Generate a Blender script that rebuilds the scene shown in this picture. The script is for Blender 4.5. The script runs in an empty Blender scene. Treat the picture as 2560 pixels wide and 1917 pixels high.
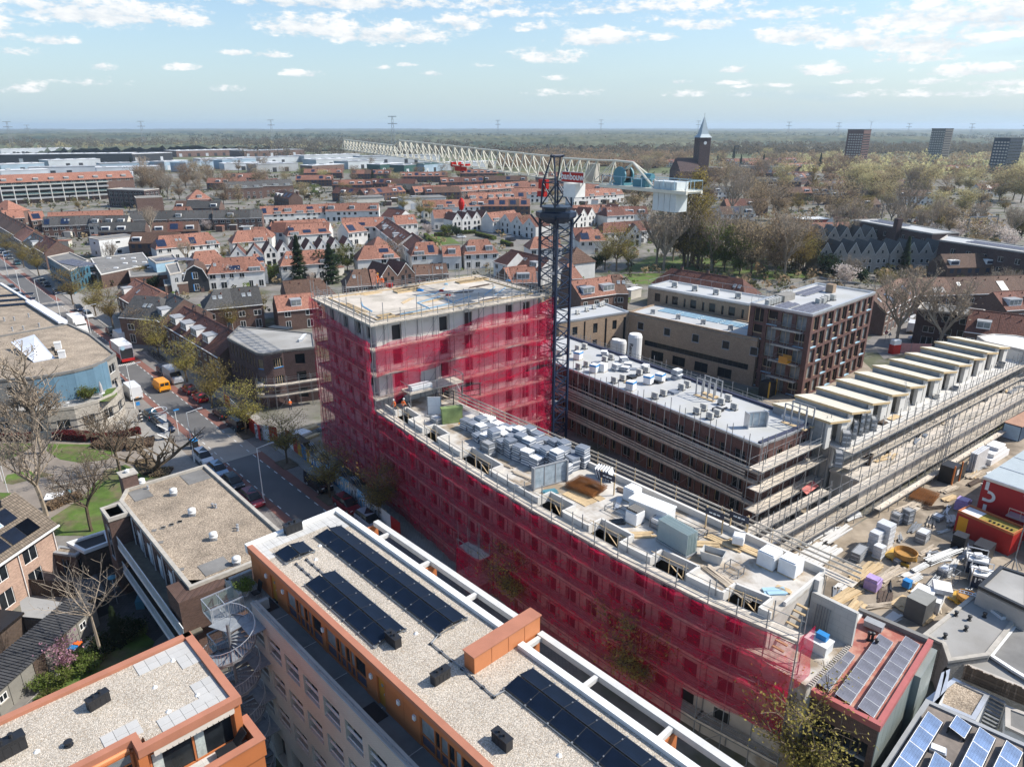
import bpy,math as Zq,random
import numpy as np
from mathutils import Vector,Matrix
random.seed(7);RU=random.uniform;Zr=range;Ze=enumerate;HP=Zq.pi/2;RNG=np.random.default_rng(7)
sc=bpy.context.scene
COL=sc.collection
rad=Zq.radians
CAMZ,FPX,PITCH=45.0,1774.0,rad(19.88)
cam=bpy.data.cameras.new('camera');cam.sensor_width=36;cam.lens=36*FPX/2560;cam.clip_start=.5;cam.clip_end=40000
camo=bpy.data.objects.new('camera',cam);COL.objects.link(camo)
camo.location=(0,0,CAMZ);camo.rotation_euler=(HP-PITCH,0,0);sc.camera=camo
SUN_AZ,SUN_EL=rad(5),rad(44)
sd=Vector((Zq.cos(SUN_AZ)*Zq.cos(SUN_EL),Zq.sin(SUN_AZ)*Zq.cos(SUN_EL),Zq.sin(SUN_EL)))
sl=bpy.data.lights.new('sun','SUN');sl.energy=4.3;sl.angle=rad(.6);sl.color=(1,.95,.87)
so=bpy.data.objects.new('sun',sl);COL.objects.link(so);so.rotation_euler=sd.to_track_quat('Z','Y').to_euler()
sc.view_settings.view_transform='Standard';sc.view_settings.look='None'
sc.view_settings.exposure=0.55;sc.view_settings.gamma=1;sc.view_settings.use_curve_mapping=False
world=bpy.data.worlds.new('World');sc.world=world;world.use_nodes=True
world.cycles.sampling_method='MANUAL';world.cycles.sample_map_resolution=256
sc.cycles.max_bounces=5;sc.cycles.diffuse_bounces=2;sc.cycles.glossy_bounces=2;sc.cycles.transparent_max_bounces=24
sc.cycles.transmission_bounces=2;sc.cycles.volume_bounces=0;sc.cycles.use_denoising=True
def W(px,py,z=0.0):
 u=(px-1280)/FPX;v=(958.5-py)/FPX
 dz=-Zq.sin(PITCH)+v*Zq.cos(PITCH);dy=Zq.cos(PITCH)+v*Zq.sin(PITCH)
 t=(z-CAMZ)/dz
 return Vector((u*t,dy*t,z))
def tl(n,x,y):
 ox,oy,s={3:(0,400,3.45),4:(640,400,3.45),5:(1280,400,3.45),6:(1920,400,3.45),13:(0,840,3.45),14:(640,840,3.45),15:(1280,840,3.45),16:(1920,840,3.45),23:(0,1300,2.684),24:(640,1300,2.684),25:(1280,1300,2.684),26:(1920,1300,2.684)}[n]
 return ox+x/s,oy+y/s
def Wt(n,x,y,z=0.0):return W(*tl(n,x,y),z)
def build_sky():
 nt=world.node_tree;N=nt.nodes;L=nt.links
 bg=N['Background'];out=N['World Output']
 sky=N.new('ShaderNodeTexSky');sky.sky_type='NISHITA';sky.sun_disc=False
 sky.sun_elevation=SUN_EL;sky.sun_rotation=HP-SUN_AZ;sky.air_density=1.0;sky.dust_density=1.2;sky.ozone_density=2.2;sky.altitude=50
 tc=N.new('ShaderNodeTexCoord');sep=N.new('ShaderNodeSeparateXYZ');L.new(tc.outputs['Generated'],sep.inputs[0])
 def M(op,a,b=None,c=None,clamp=False):
  n=N.new('ShaderNodeMath');n.operation=op;n.use_clamp=clamp
  for i,q in Ze((a,b,c)):
   if q is None:continue
   if hasattr(q,'links'):L.new(q,n.inputs[i])
   else:n.inputs[i].default_value=q
  return n.outputs[0]
 X,Y,Z=sep.outputs
 az=M('ARCTAN2',X,Y);el=M('ARCSINE',Z)
 cb=N.new('ShaderNodeCombineXYZ');L.new(az,cb.inputs[0]);L.new(M('MULTIPLY',el,2.3),cb.inputs[1])
 n1=N.new('ShaderNodeTexNoise');n1.inputs['Scale'].default_value=30;n1.inputs['Detail'].default_value=7;n1.inputs['Roughness'].default_value=.62;L.new(cb.outputs[0],n1.inputs['Vector'])
 nz=M('SUBTRACT',n1.outputs[0],.5)
 n2=N.new('ShaderNodeTexNoise');n2.inputs['Scale'].default_value=90;n2.inputs['Detail'].default_value=6;n2.inputs['Roughness'].default_value=.6;L.new(cb.outputs[0],n2.inputs['Vector'])
 nf=M('SUBTRACT',n2.outputs[0],.5)
 CL=[(260,35,200,42,1.),(480,55,60,16,.9),(130,102,50,11,.9),(830,5,330,26,1.),(800,72,150,34,1),(960,90,180,30,1.),(1150,62,75,26,.9),(1500,98,115,27,1.05),(1340,70,90,12,.5),(1260,38,160,10,.6),(1650,95,40,10,.9),(1760,65,65,14,.95),(1690,60,40,14,.8),(1370,145,105,20,.8),(590,133,40,9,.85),(675,139,38,9,.85),(260,170,28,8,.8),(455,170,40,9,.8),(760,186,48,10,.9),(1080,186,32,7,.9),(1015,163,24,6,.8),(1390,197,30,8,.7),(1840,176,45,9,.9),(2060,178,70,16,1),(2000,92,105,26,1.),(2170,105,100,34,1.),(2330,110,110,40,1.05),(2290,145,90,16,.9),(2480,98,50,15,.9),(2350,45,170,38,1.),(2520,30,120,60,1.05),(2180,60,50,18,.8),(2450,178,100,15,.85),(1700,206,30,6,.8),(1820,208,45,6,.8),(1920,216,60,6,.7),(2150,206,50,7,.7),(2320,206,45,8,.7),(1600,22,300,16,.6),(1900,40,260,14,.5),(1450,233,50,9,.6),(1360,235,40,8,.5),(1720,235,60,8,.5),(1900,238,90,8,.5),(2100,240,100,9,.5),(2420,235,160,10,.55),(60,222,50,12,.5),(20,130,50,9,.6),(560,225,50,7,.4),(240,208,60,8,.4),(2500,210,60,9,.6),(1200,165,26,5,.5),(950,170,28,6,.7),(1240,5,60,20,.9),(1700,5,200,10,.7),(-300,60,240,40,1),(-800,120,200,30,1),(2900,60,260,45,1),(3300,150,220,30,1),(500,-120,260,50,1),(1300,-160,320,60,1),(2200,-140,280,60,1),(1800,-330,300,70,1),(800,-350,260,70,1),(2900,-250,260,60,1),(-400,-200,260,60,1)]
 dens=None;shade=None
 for(px,py,hw,hh,st)in CL:
  d=W(px,py,1)-Vector((0,0,CAMZ))if py>400 else None
  u=(px-1280)/FPX;v=(958.5-py)/FPX
  dd=Vector((u,Zq.cos(PITCH)+v*Zq.sin(PITCH),-Zq.sin(PITCH)+v*Zq.cos(PITCH))).normalized()
  a0=Zq.atan2(dd.x,dd.y);e0=Zq.asin(dd.z)
  ra=hw/FPX*1.0;re=hh/FPX*1.12
  dx=M('MULTIPLY',M('SUBTRACT',az,a0),1/ra);dy=M('MULTIPLY',M('SUBTRACT',el,e0),1/re)
  dy2=M('MAXIMUM',dy,M('MULTIPLY',dy,-1.9))
  r2=M('ADD',M('MULTIPLY',dx,dx),M('MULTIPLY',dy2,dy2))
  m=M('MULTIPLY',M('SUBTRACT',1.0,r2),st)
  m=M('MAXIMUM',m,-1.2)
  sh=M('MULTIPLY',M('MAXIMUM',m,0.0),dy)
  dens=m if dens is None else M('MAXIMUM',dens,m)
  shade=sh if shade is None else M('ADD',shade,sh)
 d1=M('ADD',dens,M('ADD',M('MULTIPLY',nz,4.2),M('MULTIPLY',nf,2.4)))
 mask=N.new('ShaderNodeMapRange');mask.interpolation_type='SMOOTHSTEP';L.new(d1,mask.inputs[0]);mask.inputs[1].default_value=-.1;mask.inputs[2].default_value=.95
 n3=N.new('ShaderNodeTexNoise');n3.inputs['Scale'].default_value=3;n3.inputs['Detail'].default_value=8;n3.inputs['Roughness'].default_value=.65
 cb2=N.new('ShaderNodeCombineXYZ');L.new(az,cb2.inputs[0]);L.new(M('MULTIPLY',el,7),cb2.inputs[1]);L.new(cb2.outputs[0],n3.inputs['Vector'])
 veil=M('MULTIPLY',M('SUBTRACT',n3.outputs[0],.50,clamp=True),1.8,clamp=True)
 veil=M('MULTIPLY',veil,M('ADD',.5,M('MULTIPLY',az,.8),clamp=True))
 low=M('MULTIPLY',M('POWER',M('SUBTRACT',1.0,M('MULTIPLY',M('MAXIMUM',el,0),3.0),clamp=True),2.4),.85)
 tone=M('ADD',.86,M('ADD',M('MULTIPLY',shade,.3),M('MULTIPLY',nz,1.3)),clamp=False)
 tone=M('MINIMUM',M('MAXIMUM',tone,.62),1.06)
 cc=N.new('ShaderNodeMix');cc.data_type='RGBA';cc.inputs[6].default_value=(3.5,3.85,4.2,1);cc.inputs[7].default_value=(5.6,5.55,5.45,1)
 L.new(M('MULTIPLY',M('SUBTRACT',tone,.62),2.2,clamp=True),cc.inputs[0])
 hz=N.new('ShaderNodeMix');hz.data_type='RGBA';hz.inputs[7].default_value=(2.75,3.6,4.15,1)
 gm=N.new('ShaderNodeHueSaturation');gm.inputs['Saturation'].default_value=1.12;gm.inputs['Value'].default_value=.95;L.new(sky.outputs[0],gm.inputs['Color'])
 L.new(gm.outputs[0],hz.inputs[6]);L.new(M('ADD',low,M('MULTIPLY',veil,.75),clamp=True),hz.inputs[0])
 mx=N.new('ShaderNodeMix');mx.data_type='RGBA';L.new(hz.outputs[2],mx.inputs[6]);L.new(cc.outputs[2],mx.inputs[7]);L.new(M('MULTIPLY',mask.outputs[0],.93),mx.inputs[0])
 L.new(mx.outputs[2],bg.inputs[0]);bg.inputs[1].default_value=.137;L.new(bg.outputs[0],out.inputs[0])
build_sky()
MATS={}
def mat(name,col,rough=.8,var=.12,nscale=1.5,bump=0.,bscale=30.,metal=0.,spec=.3,orand=0.,kind=None,col2=None,p=None):
 if name in MATS:return MATS[name]
 m=bpy.data.materials.new(name);m.use_nodes=True;MATS[name]=m
 nt=m.node_tree;N=nt.nodes;L=nt.links;b=N['Principled BSDF']
 b.inputs['Roughness'].default_value=rough;b.inputs['Metallic'].default_value=metal;b.inputs['Specular IOR Level'].default_value=spec
 col=tuple(col)+(1,)
 tc=N.new('ShaderNodeTexCoord');vec=tc.outputs['Object']
 def noise(s,d=4,v=None):
  n=N.new('ShaderNodeTexNoise');n.inputs['Scale'].default_value=s;n.inputs['Detail'].default_value=d;n.inputs['Roughness'].default_value=.6;L.new(v or vec,n.inputs['Vector']);return n.outputs[0]
 def mr(s,a,b2,lo=.3,hi=.7):
  n=N.new('ShaderNodeMapRange');L.new(s,n.inputs[0]);n.inputs[1].default_value=lo;n.inputs[2].default_value=hi;n.inputs[3].default_value=a;n.inputs[4].default_value=b2;return n.outputs[0]
 def val(c,f):
  n=N.new('ShaderNodeVectorMath');n.operation='SCALE';L.new(c,n.inputs[0])if hasattr(c,'links')else setattr(n.inputs[0],'default_value',c[:3]);L.new(f,n.inputs[3]);return n.outputs[0]
 def mixc(f,a,c):
  n=N.new('ShaderNodeMix');n.data_type='RGBA'
  if hasattr(f,'links'):L.new(f,n.inputs[0])
  else:n.inputs[0].default_value=f
  for i,q in((6,a),(7,c)):
   if hasattr(q,'links'):L.new(q,n.inputs[i])
   else:n.inputs[i].default_value=tuple(q)[:3]+(1,)
  return n.outputs[2]
 def uvz():
  s=N.new('ShaderNodeSeparateXYZ');L.new(vec,s.inputs[0]);a=N.new('ShaderNodeMath');a.operation='ADD';L.new(s.outputs[0],a.inputs[0]);L.new(s.outputs[1],a.inputs[1])
  c=N.new('ShaderNodeCombineXYZ');L.new(a.outputs[0],c.inputs[0]);L.new(s.outputs[2],c.inputs[1]);return c.outputs[0]
 def brick(v,w,h,c1,c2,mo,ms=.01,off=.5):
  t=N.new('ShaderNodeTexBrick');L.new(v,t.inputs['Vector']);t.inputs['Scale'].default_value=1;t.inputs['Brick Width'].default_value=w;t.inputs['Row Height'].default_value=h
  t.inputs['Mortar Size'].default_value=ms;t.inputs['Color1'].default_value=tuple(c1)[:3]+(1,);t.inputs['Color2'].default_value=tuple(c2)[:3]+(1,);t.inputs['Mortar'].default_value=tuple(mo)[:3]+(1,);t.offset=off;t.inputs['Bias'].default_value=0;return t
 hgt=None;c=None
 if kind=='brick':
  w,h=p or(.22,.066)
  t=brick(uvz(),w,h,[q*1.2 for q in col[:3]],[q*.72 for q in col[:3]],col2 or[min(1,q*1.2+.06)for q in col[:3]],ms=.09*h*1.3)
  c=t.outputs[0];hgt=t.outputs[1]
 elif kind=='tile':
  s=N.new('ShaderNodeSeparateXYZ');L.new(vec,s.inputs[0])
  cx=N.new('ShaderNodeCombineXYZ');L.new(s.outputs[0],cx.inputs[0]);mm=N.new('ShaderNodeMath');mm.operation='MULTIPLY';mm.inputs[1].default_value=1.25;L.new(s.outputs[1],mm.inputs[0]);L.new(mm.outputs[0],cx.inputs[1])
  t=brick(cx.outputs[0],.27,.36,[q*1.18 for q in col[:3]],[q*.8 for q in col[:3]],[q*.35 for q in col[:3]],ms=.028,off=0)
  c=t.outputs[0];hgt=t.outputs[1]
 elif kind=='gravel':
  v=N.new('ShaderNodeTexVoronoi');v.inputs['Scale'].default_value=p or 16;L.new(vec,v.inputs['Vector'])
  sx=N.new('ShaderNodeSeparateColor');L.new(v.outputs['Color'],sx.inputs[0])
  c=mixc(mr(sx.outputs[0],0,1,.0,1.),[q*1.42 for q in col[:3]],[q*.62 for q in col[:3]])
  c=mixc(mr(sx.outputs[1],0,.6,.6,1.),c,col2 or(.42,.30,.18));c=mixc(mr(v.outputs['Distance'],0,.5,.35,.9),c,[q*.25 for q in col[:3]]);hgt=v.outputs['Distance']
 elif kind=='panel':
  t=brick(vec,.165,.165,col[:3],[q*1.15 for q in col[:3]],col2 or[q*1.8+.01 for q in col[:3]],ms=.004,off=0);c=t.outputs[0]
 elif kind=='corr':
  wv=N.new('ShaderNodeTexWave');wv.wave_type='BANDS';wv.bands_direction='X';wv.inputs['Scale'].default_value=p or 3.;L.new(vec,wv.inputs['Vector'])
  c=mixc(wv.outputs[1],[q*.7 for q in col[:3]],[q*1.12 for q in col[:3]]);hgt=wv.outputs[1]
 elif kind=='slab':
  w,h=p or(.6,.6)
  t=brick(vec,w,h,[q*1.06 for q in col[:3]],[q*.92 for q in col[:3]],col2 or[q*.5 for q in col[:3]],ms=.012,off=0 if w==h else.5);c=t.outputs[0];hgt=t.outputs[1]
 elif kind=='block':
  w,h=p or(1.,.5)
  t=brick(uvz(),w,h,[q*1.03 for q in col[:3]],[q*.95 for q in col[:3]],col2 or[q*.75 for q in col[:3]],ms=.012);c=t.outputs[0];hgt=t.outputs[1]
 elif kind=='stain':
  c=mixc(mr(noise(p or.25,5),0,1,.46,.62),col[:3],col2)
 src=c if c is not None else col[:3]
 if var or orand:
  f=mr(noise(nscale,5),1-var,1+var)
  src=val(src,f)
  src=val(src,mr(noise(nscale*.13+.03,3),1-var*.7,1+var*.7))
 if orand:
  oi=N.new('ShaderNodeObjectInfo');src=val(src,mr(oi.outputs['Random'],1-orand,1+orand,0,1))
 if hasattr(src,'links'):L.new(src,b.inputs['Base Color'])
 else:b.inputs['Base Color'].default_value=col
 if bump:
  bp=N.new('ShaderNodeBump');bp.inputs['Strength'].default_value=bump;bp.inputs['Distance'].default_value=.03
  if hgt is not None:
   inv=N.new('ShaderNodeMath');inv.operation='SUBTRACT';inv.inputs[0].default_value=1;L.new(hgt,inv.inputs[1]);L.new(inv.outputs[0],bp.inputs['Height'])
  else:L.new(noise(bscale,3),bp.inputs['Height'])
  L.new(bp.outputs[0],b.inputs['Normal'])
 return m
def c7(name,col,rough=.08,var=.5):
 return mat(name,col,rough,var,.7,spec=.35)
af=mat('white paint',(.72,.72,.70),.6,.06)
aX=mat('white render',(.62,.61,.58),.85,.1,.6,orand=.06)
a7=mat('cream render',(.52,.49,.43),.85,.1,.6,orand=.06)
aq=mat('grey paint',(.3,.31,.32),.6,.1)
at=mat('dark trim',(.03,.032,.036),.5,.1)
a5=c7('window glass',(.018,.022,.026),.15)
bv=c7('pale blind and reflection glass',(.24,.26,.26),.2)  # pale colour doubles as painted reflection on the red block's panes
a8=mat('orange clay tiles',(.31,.145,.10),.8,.16,2,.5,orand=.17,kind='tile')
bL=mat('red brown tiles',(.165,.07,.05),.8,.18,2,.5,orand=.25,kind='tile')
bM=mat('brown tiles',(.145,.085,.06),.8,.18,2,.5,orand=.25,kind='tile')
bZ=mat('grey tiles',(.085,.083,.08),.75,.18,2,.5,orand=.25,kind='tile')
ci=mat('dark slate',(.018,.028,.036),.5,.2,2,.4,orand=.15,kind='tile')
am=mat('brown brick',(.115,.068,.052),.85,.15,1,.3,orand=.2,kind='brick')
aK=mat('dark purple brick',(.062,.036,.034),.85,.15,1,.3,orand=.1,kind='brick')
bD=mat('dark red brick',(.115,.055,.045),.85,.15,1,.3,orand=.1,kind='brick')
b7=mat('sand brick',(.30,.215,.145),.85,.1,1,.3,kind='brick')
aU=mat('grey brick',(.26,.245,.22),.85,.1,1,.3,kind='brick')
bO=mat('salmon brick',(.40,.27,.205),.85,.1,1,.3,kind='brick')
aF=mat('orange cladding',(.46,.155,.055),.55,.07,.8,spec=.35)
bE=mat('salmon coping',(.40,.17,.105),.5,.10,.8)
b3=mat('beige glazed brick',(.52,.49,.44),.6,.05,.6,.2,kind='block',p=(.22,.08),col2=(.40,.38,.35))
cq=mat('pale roof gravel',(.51,.455,.38),.95,.09,.5,.7,kind='gravel',p=20)
by=mat('brown roof gravel',(.35,.285,.215),.95,.26,.42,.8,kind='gravel',p=12,col2=(.2,.15,.1))
cN=mat('pale paving slabs',(.52,.51,.48),.85,.05,1,.2,kind='slab',p=(.6,.6),col2=(.40,.39,.37))
c4=mat('blue black solar cells',(.004,.008,.018),.3,.2,1,spec=.22,kind='panel',col2=(.008,.014,.03))
c8=mat('sky tinted solar cells',(.12,.19,.33),.6,.2,.8,spec=.15,kind='panel',col2=(.02,.03,.06))  # pale blue of the reflected sky is put into the cell colour
bB=mat('grey solar cells',(.115,.12,.15),.55,.15,.8,spec=.2,kind='panel',col2=(.055,.06,.075))
ao=mat('aluminium',(.55,.56,.57),.35,.08,metal=.6)
ak=mat('galvanised steel',(.24,.25,.26),.5,.2,3,metal=.35)
dl=mat('rusty rebar',(.25,.10,.028),.85,.3,6)
aM=mat('concrete',(.45,.415,.37),.9,.12,.6,.2,8)
ap=mat('pale precast concrete',(.58,.56,.52),.85,.07,.5,.1,8)
cl=mat('dusty slab screed',(.53,.475,.405),.9,.12,.5,.15,10,kind='stain',col2=(.40,.36,.30),p=.35)
cm=mat('wet stained deck',(.52,.49,.44),.7,.12,.8,.1,8,kind='stain',col2=(.27,.21,.145),p=.34)
be=mat('pale grey roofing',(.45,.455,.45),.6,.07,.4,.05,kind='stain',col2=(.40,.40,.375),p=.2)
aC=mat('grey bitumen',(.18,.175,.165),.9,.2,.5,.1)
bh=mat('light bitumen',(.33,.32,.30),.9,.15,.4,.1,kind='stain',col2=(.24,.23,.21),p=.2)
aG=mat('weathered planks',(.44,.37,.285),.85,.22,3,.1,orand=.2)
an=mat('fresh timber',(.52,.385,.22),.75,.15,3,.05,orand=.12)
aD=mat('dark timber',(.09,.065,.05),.85,.25,4,.2)
bn=mat('grey insulation',(.175,.20,.24),.8,.1,3,orand=.12)
au=mat('white insulation face',(.66,.665,.66),.8,.06,3,orand=.1)
bz=mat('white polystyrene',(.74,.74,.73),.8,.05,3)
bS=mat('plastic wrap',(.60,.61,.62),.3,.12,3,.5,12,spec=.6)
cF=mat('lilac wrap',(.42,.30,.55),.4,.15,3)
cO=mat('asphalt',(.125,.122,.12),.9,.1,.25,.2,60)
cP=mat('red bike lane',(.20,.095,.075),.9,.1,.5,.2,60)
ca=mat('grey pavement bricks',(.20,.185,.17),.9,.12,.6,.2,kind='slab',p=(.3,.3),col2=(.14,.13,.12))
b4=mat('worn concrete crossing',(.30,.27,.235),.9,.1,.3)
cG=mat('road marking',(.62,.62,.6),.7,.15,3)
dJ=mat('kerb stone',(.36,.35,.33),.9,.1)
bo=mat('lawn',(.085,.14,.026),.95,.25,.8,.4,20,kind='stain',col2=(.13,.115,.06),p=.3)
dm=mat('soil',(.13,.10,.07),.95,.25,1.2,.5,6)
cd=mat('sandy site ground',(.33,.275,.21),.95,.2,.6,.5,4,kind='stain',col2=(.185,.15,.11),p=.2)
aH=mat('signal red',(.42,.02,.018),.4,.08)
dE=mat('red roof membrane',(.33,.075,.065),.5,.15,.8)
ce=mat('bright orange yellow',(.78,.33,.01),.35,.05,spec=.5)
b8=mat('crane cream',(.66,.63,.53),.45,.07)
bF=mat('crane navy',(.007,.018,.045),.4,.15,spec=.5)
bA=mat('machine teal',(.07,.21,.26),.4,.1,spec=.5)
aJ=mat('bright blue',(.03,.22,.52),.5,.1)
a9=mat('pale blue',(.35,.52,.62),.5,.1)
cJ=mat('blue metal cladding',(.13,.225,.30),.5,.08,.7,.3,kind='slab',p=(1.1,1.1),col2=(.09,.16,.22))
ag=mat('black plastic',(.018,.019,.022),.45,.2,spec=.5)
cQ=mat('tyre',(.015,.015,.015),.8,.1)
aT=mat('bark',(.12,.092,.062),.95,.25,4)
b5=mat('pale bark',(.30,.245,.185),.95,.2,4)
ba=mat('stone',(.40,.37,.32),.9,.15,2)
cR=mat('skin',(.45,.27,.19),.6,.05)
cj=mat('orange hi-vis',(.85,.16,.03),.6,.1)
cS=mat('navy cloth',(.02,.025,.045),.8,.1)
bP=mat('machine yellow',(.55,.33,.05),.5,.15)
def aQ(name,col,vr=.35,tr=.45):
 m=bpy.data.materials.new(name);m.use_nodes=True;nt=m.node_tree;N=nt.nodes;L=nt.links;b=N['Principled BSDF']
 b.inputs['Roughness'].default_value=.8;b.inputs['Specular IOR Level'].default_value=.1
 tc=N.new('ShaderNodeTexCoord');n=N.new('ShaderNodeTexNoise');n.inputs['Scale'].default_value=.9;n.inputs['Detail'].default_value=5;L.new(tc.outputs['Object'],n.inputs['Vector'])
 oi=N.new('ShaderNodeObjectInfo');h=N.new('ShaderNodeHueSaturation');h.inputs['Color'].default_value=tuple(col)+(1,)
 def mr(s,a,c,lo=0,hi=1):
  k=N.new('ShaderNodeMapRange');L.new(s,k.inputs[0]);k.inputs[1].default_value=lo;k.inputs[2].default_value=hi;k.inputs[3].default_value=a;k.inputs[4].default_value=c;return k.outputs[0]
 mu=N.new('ShaderNodeMath');mu.operation='MULTIPLY';L.new(mr(n.outputs[0],1-vr,1+vr,.3,.7),mu.inputs[0]);L.new(mr(oi.outputs['Random'],.75,1.25),mu.inputs[1])
 L.new(mu.outputs[0],h.inputs['Value']);L.new(mr(oi.outputs['Random'],.485,.515),h.inputs['Hue']);L.new(h.outputs[0],b.inputs['Base Color'])
 t=N.new('ShaderNodeBsdfTranslucent');L.new(h.outputs[0],t.inputs[0]);mx=N.new('ShaderNodeMixShader');mx.inputs[0].default_value=tr
 L.new(b.outputs[0],mx.inputs[1]);L.new(t.outputs[0],mx.inputs[2]);L.new(mx.outputs[0],N['Material Output'].inputs[0]);return m
l_bud=aQ('yellow green buds',(.31,.25,.075));l_brn=aQ('brown twigs',(.32,.235,.145));l_pale=aQ('pale yellow buds',(.44,.375,.20))
l_grn=aQ('fresh green leaves',(.15,.19,.045));l_dk=aQ('evergreen needles',(.03,.05,.022));l_bare=aQ('bare branches',(.30,.24,.18))
l_wht=aQ('white blossom',(.60,.52,.47));l_red=aQ('dark red hedge leaves',(.17,.035,.03));l_oli=aQ('olive forest',(.115,.115,.06));l_pink=aQ('pink blossom',(.60,.33,.40))
l_far=aQ('far brown wood',(.15,.125,.085));l_farg=aQ('far green wood',(.065,.085,.055))
def netmat():
 m=bpy.data.materials.new('pink debris netting');m.use_nodes=True;nt=m.node_tree;N=nt.nodes;L=nt.links
 N.remove(N['Principled BSDF'])
 tc=N.new('ShaderNodeTexCoord');n=N.new('ShaderNodeTexNoise');n.inputs['Scale'].default_value=.7;n.inputs['Detail'].default_value=8;n.inputs['Roughness'].default_value=.75
 mp=N.new('ShaderNodeMapping');mp.inputs['Scale'].default_value=(1,1,2.2);L.new(tc.outputs['Object'],mp.inputs[0]);L.new(mp.outputs[0],n.inputs['Vector'])
 r=N.new('ShaderNodeMapRange');L.new(n.outputs[0],r.inputs[0]);r.inputs[1].default_value=.36;r.inputs[2].default_value=.64;r.inputs[3].default_value=.26;r.inputs[4].default_value=.60
 d=N.new('ShaderNodeBsdfDiffuse');d.inputs[0].default_value=(.66,.018,.075,1)
 t=N.new('ShaderNodeBsdfTranslucent');t.inputs[0].default_value=(.85,.025,.11,1)
 a=N.new('ShaderNodeMixShader');a.inputs[0].default_value=.45;L.new(d.outputs[0],a.inputs[1]);L.new(t.outputs[0],a.inputs[2])
 p=N.new('ShaderNodeBsdfTransparent');p.inputs[0].default_value=(1,.9,.93,1)
 x=N.new('ShaderNodeMixShader');L.new(r.outputs[0],x.inputs[0]);L.new(p.outputs[0],x.inputs[1]);L.new(a.outputs[0],x.inputs[2]);L.new(x.outputs[0],N['Material Output'].inputs[0]);return m
dC=netmat()
def clearmat(name,col,a):
 m=bpy.data.materials.new(name);m.use_nodes=True;nt=m.node_tree;N=nt.nodes;L=nt.links;b=N['Principled BSDF']
 b.inputs['Base Color'].default_value=tuple(col)+(1,);b.inputs['Roughness'].default_value=.1
 p=N.new('ShaderNodeBsdfTransparent');x=N.new('ShaderNodeMixShader');x.inputs[0].default_value=a;L.new(p.outputs[0],x.inputs[1]);L.new(b.outputs[0],x.inputs[2]);L.new(x.outputs[0],N['Material Output'].inputs[0]);return m
bq=clearmat('clear railing glass',(.20,.30,.30),.45)
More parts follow.
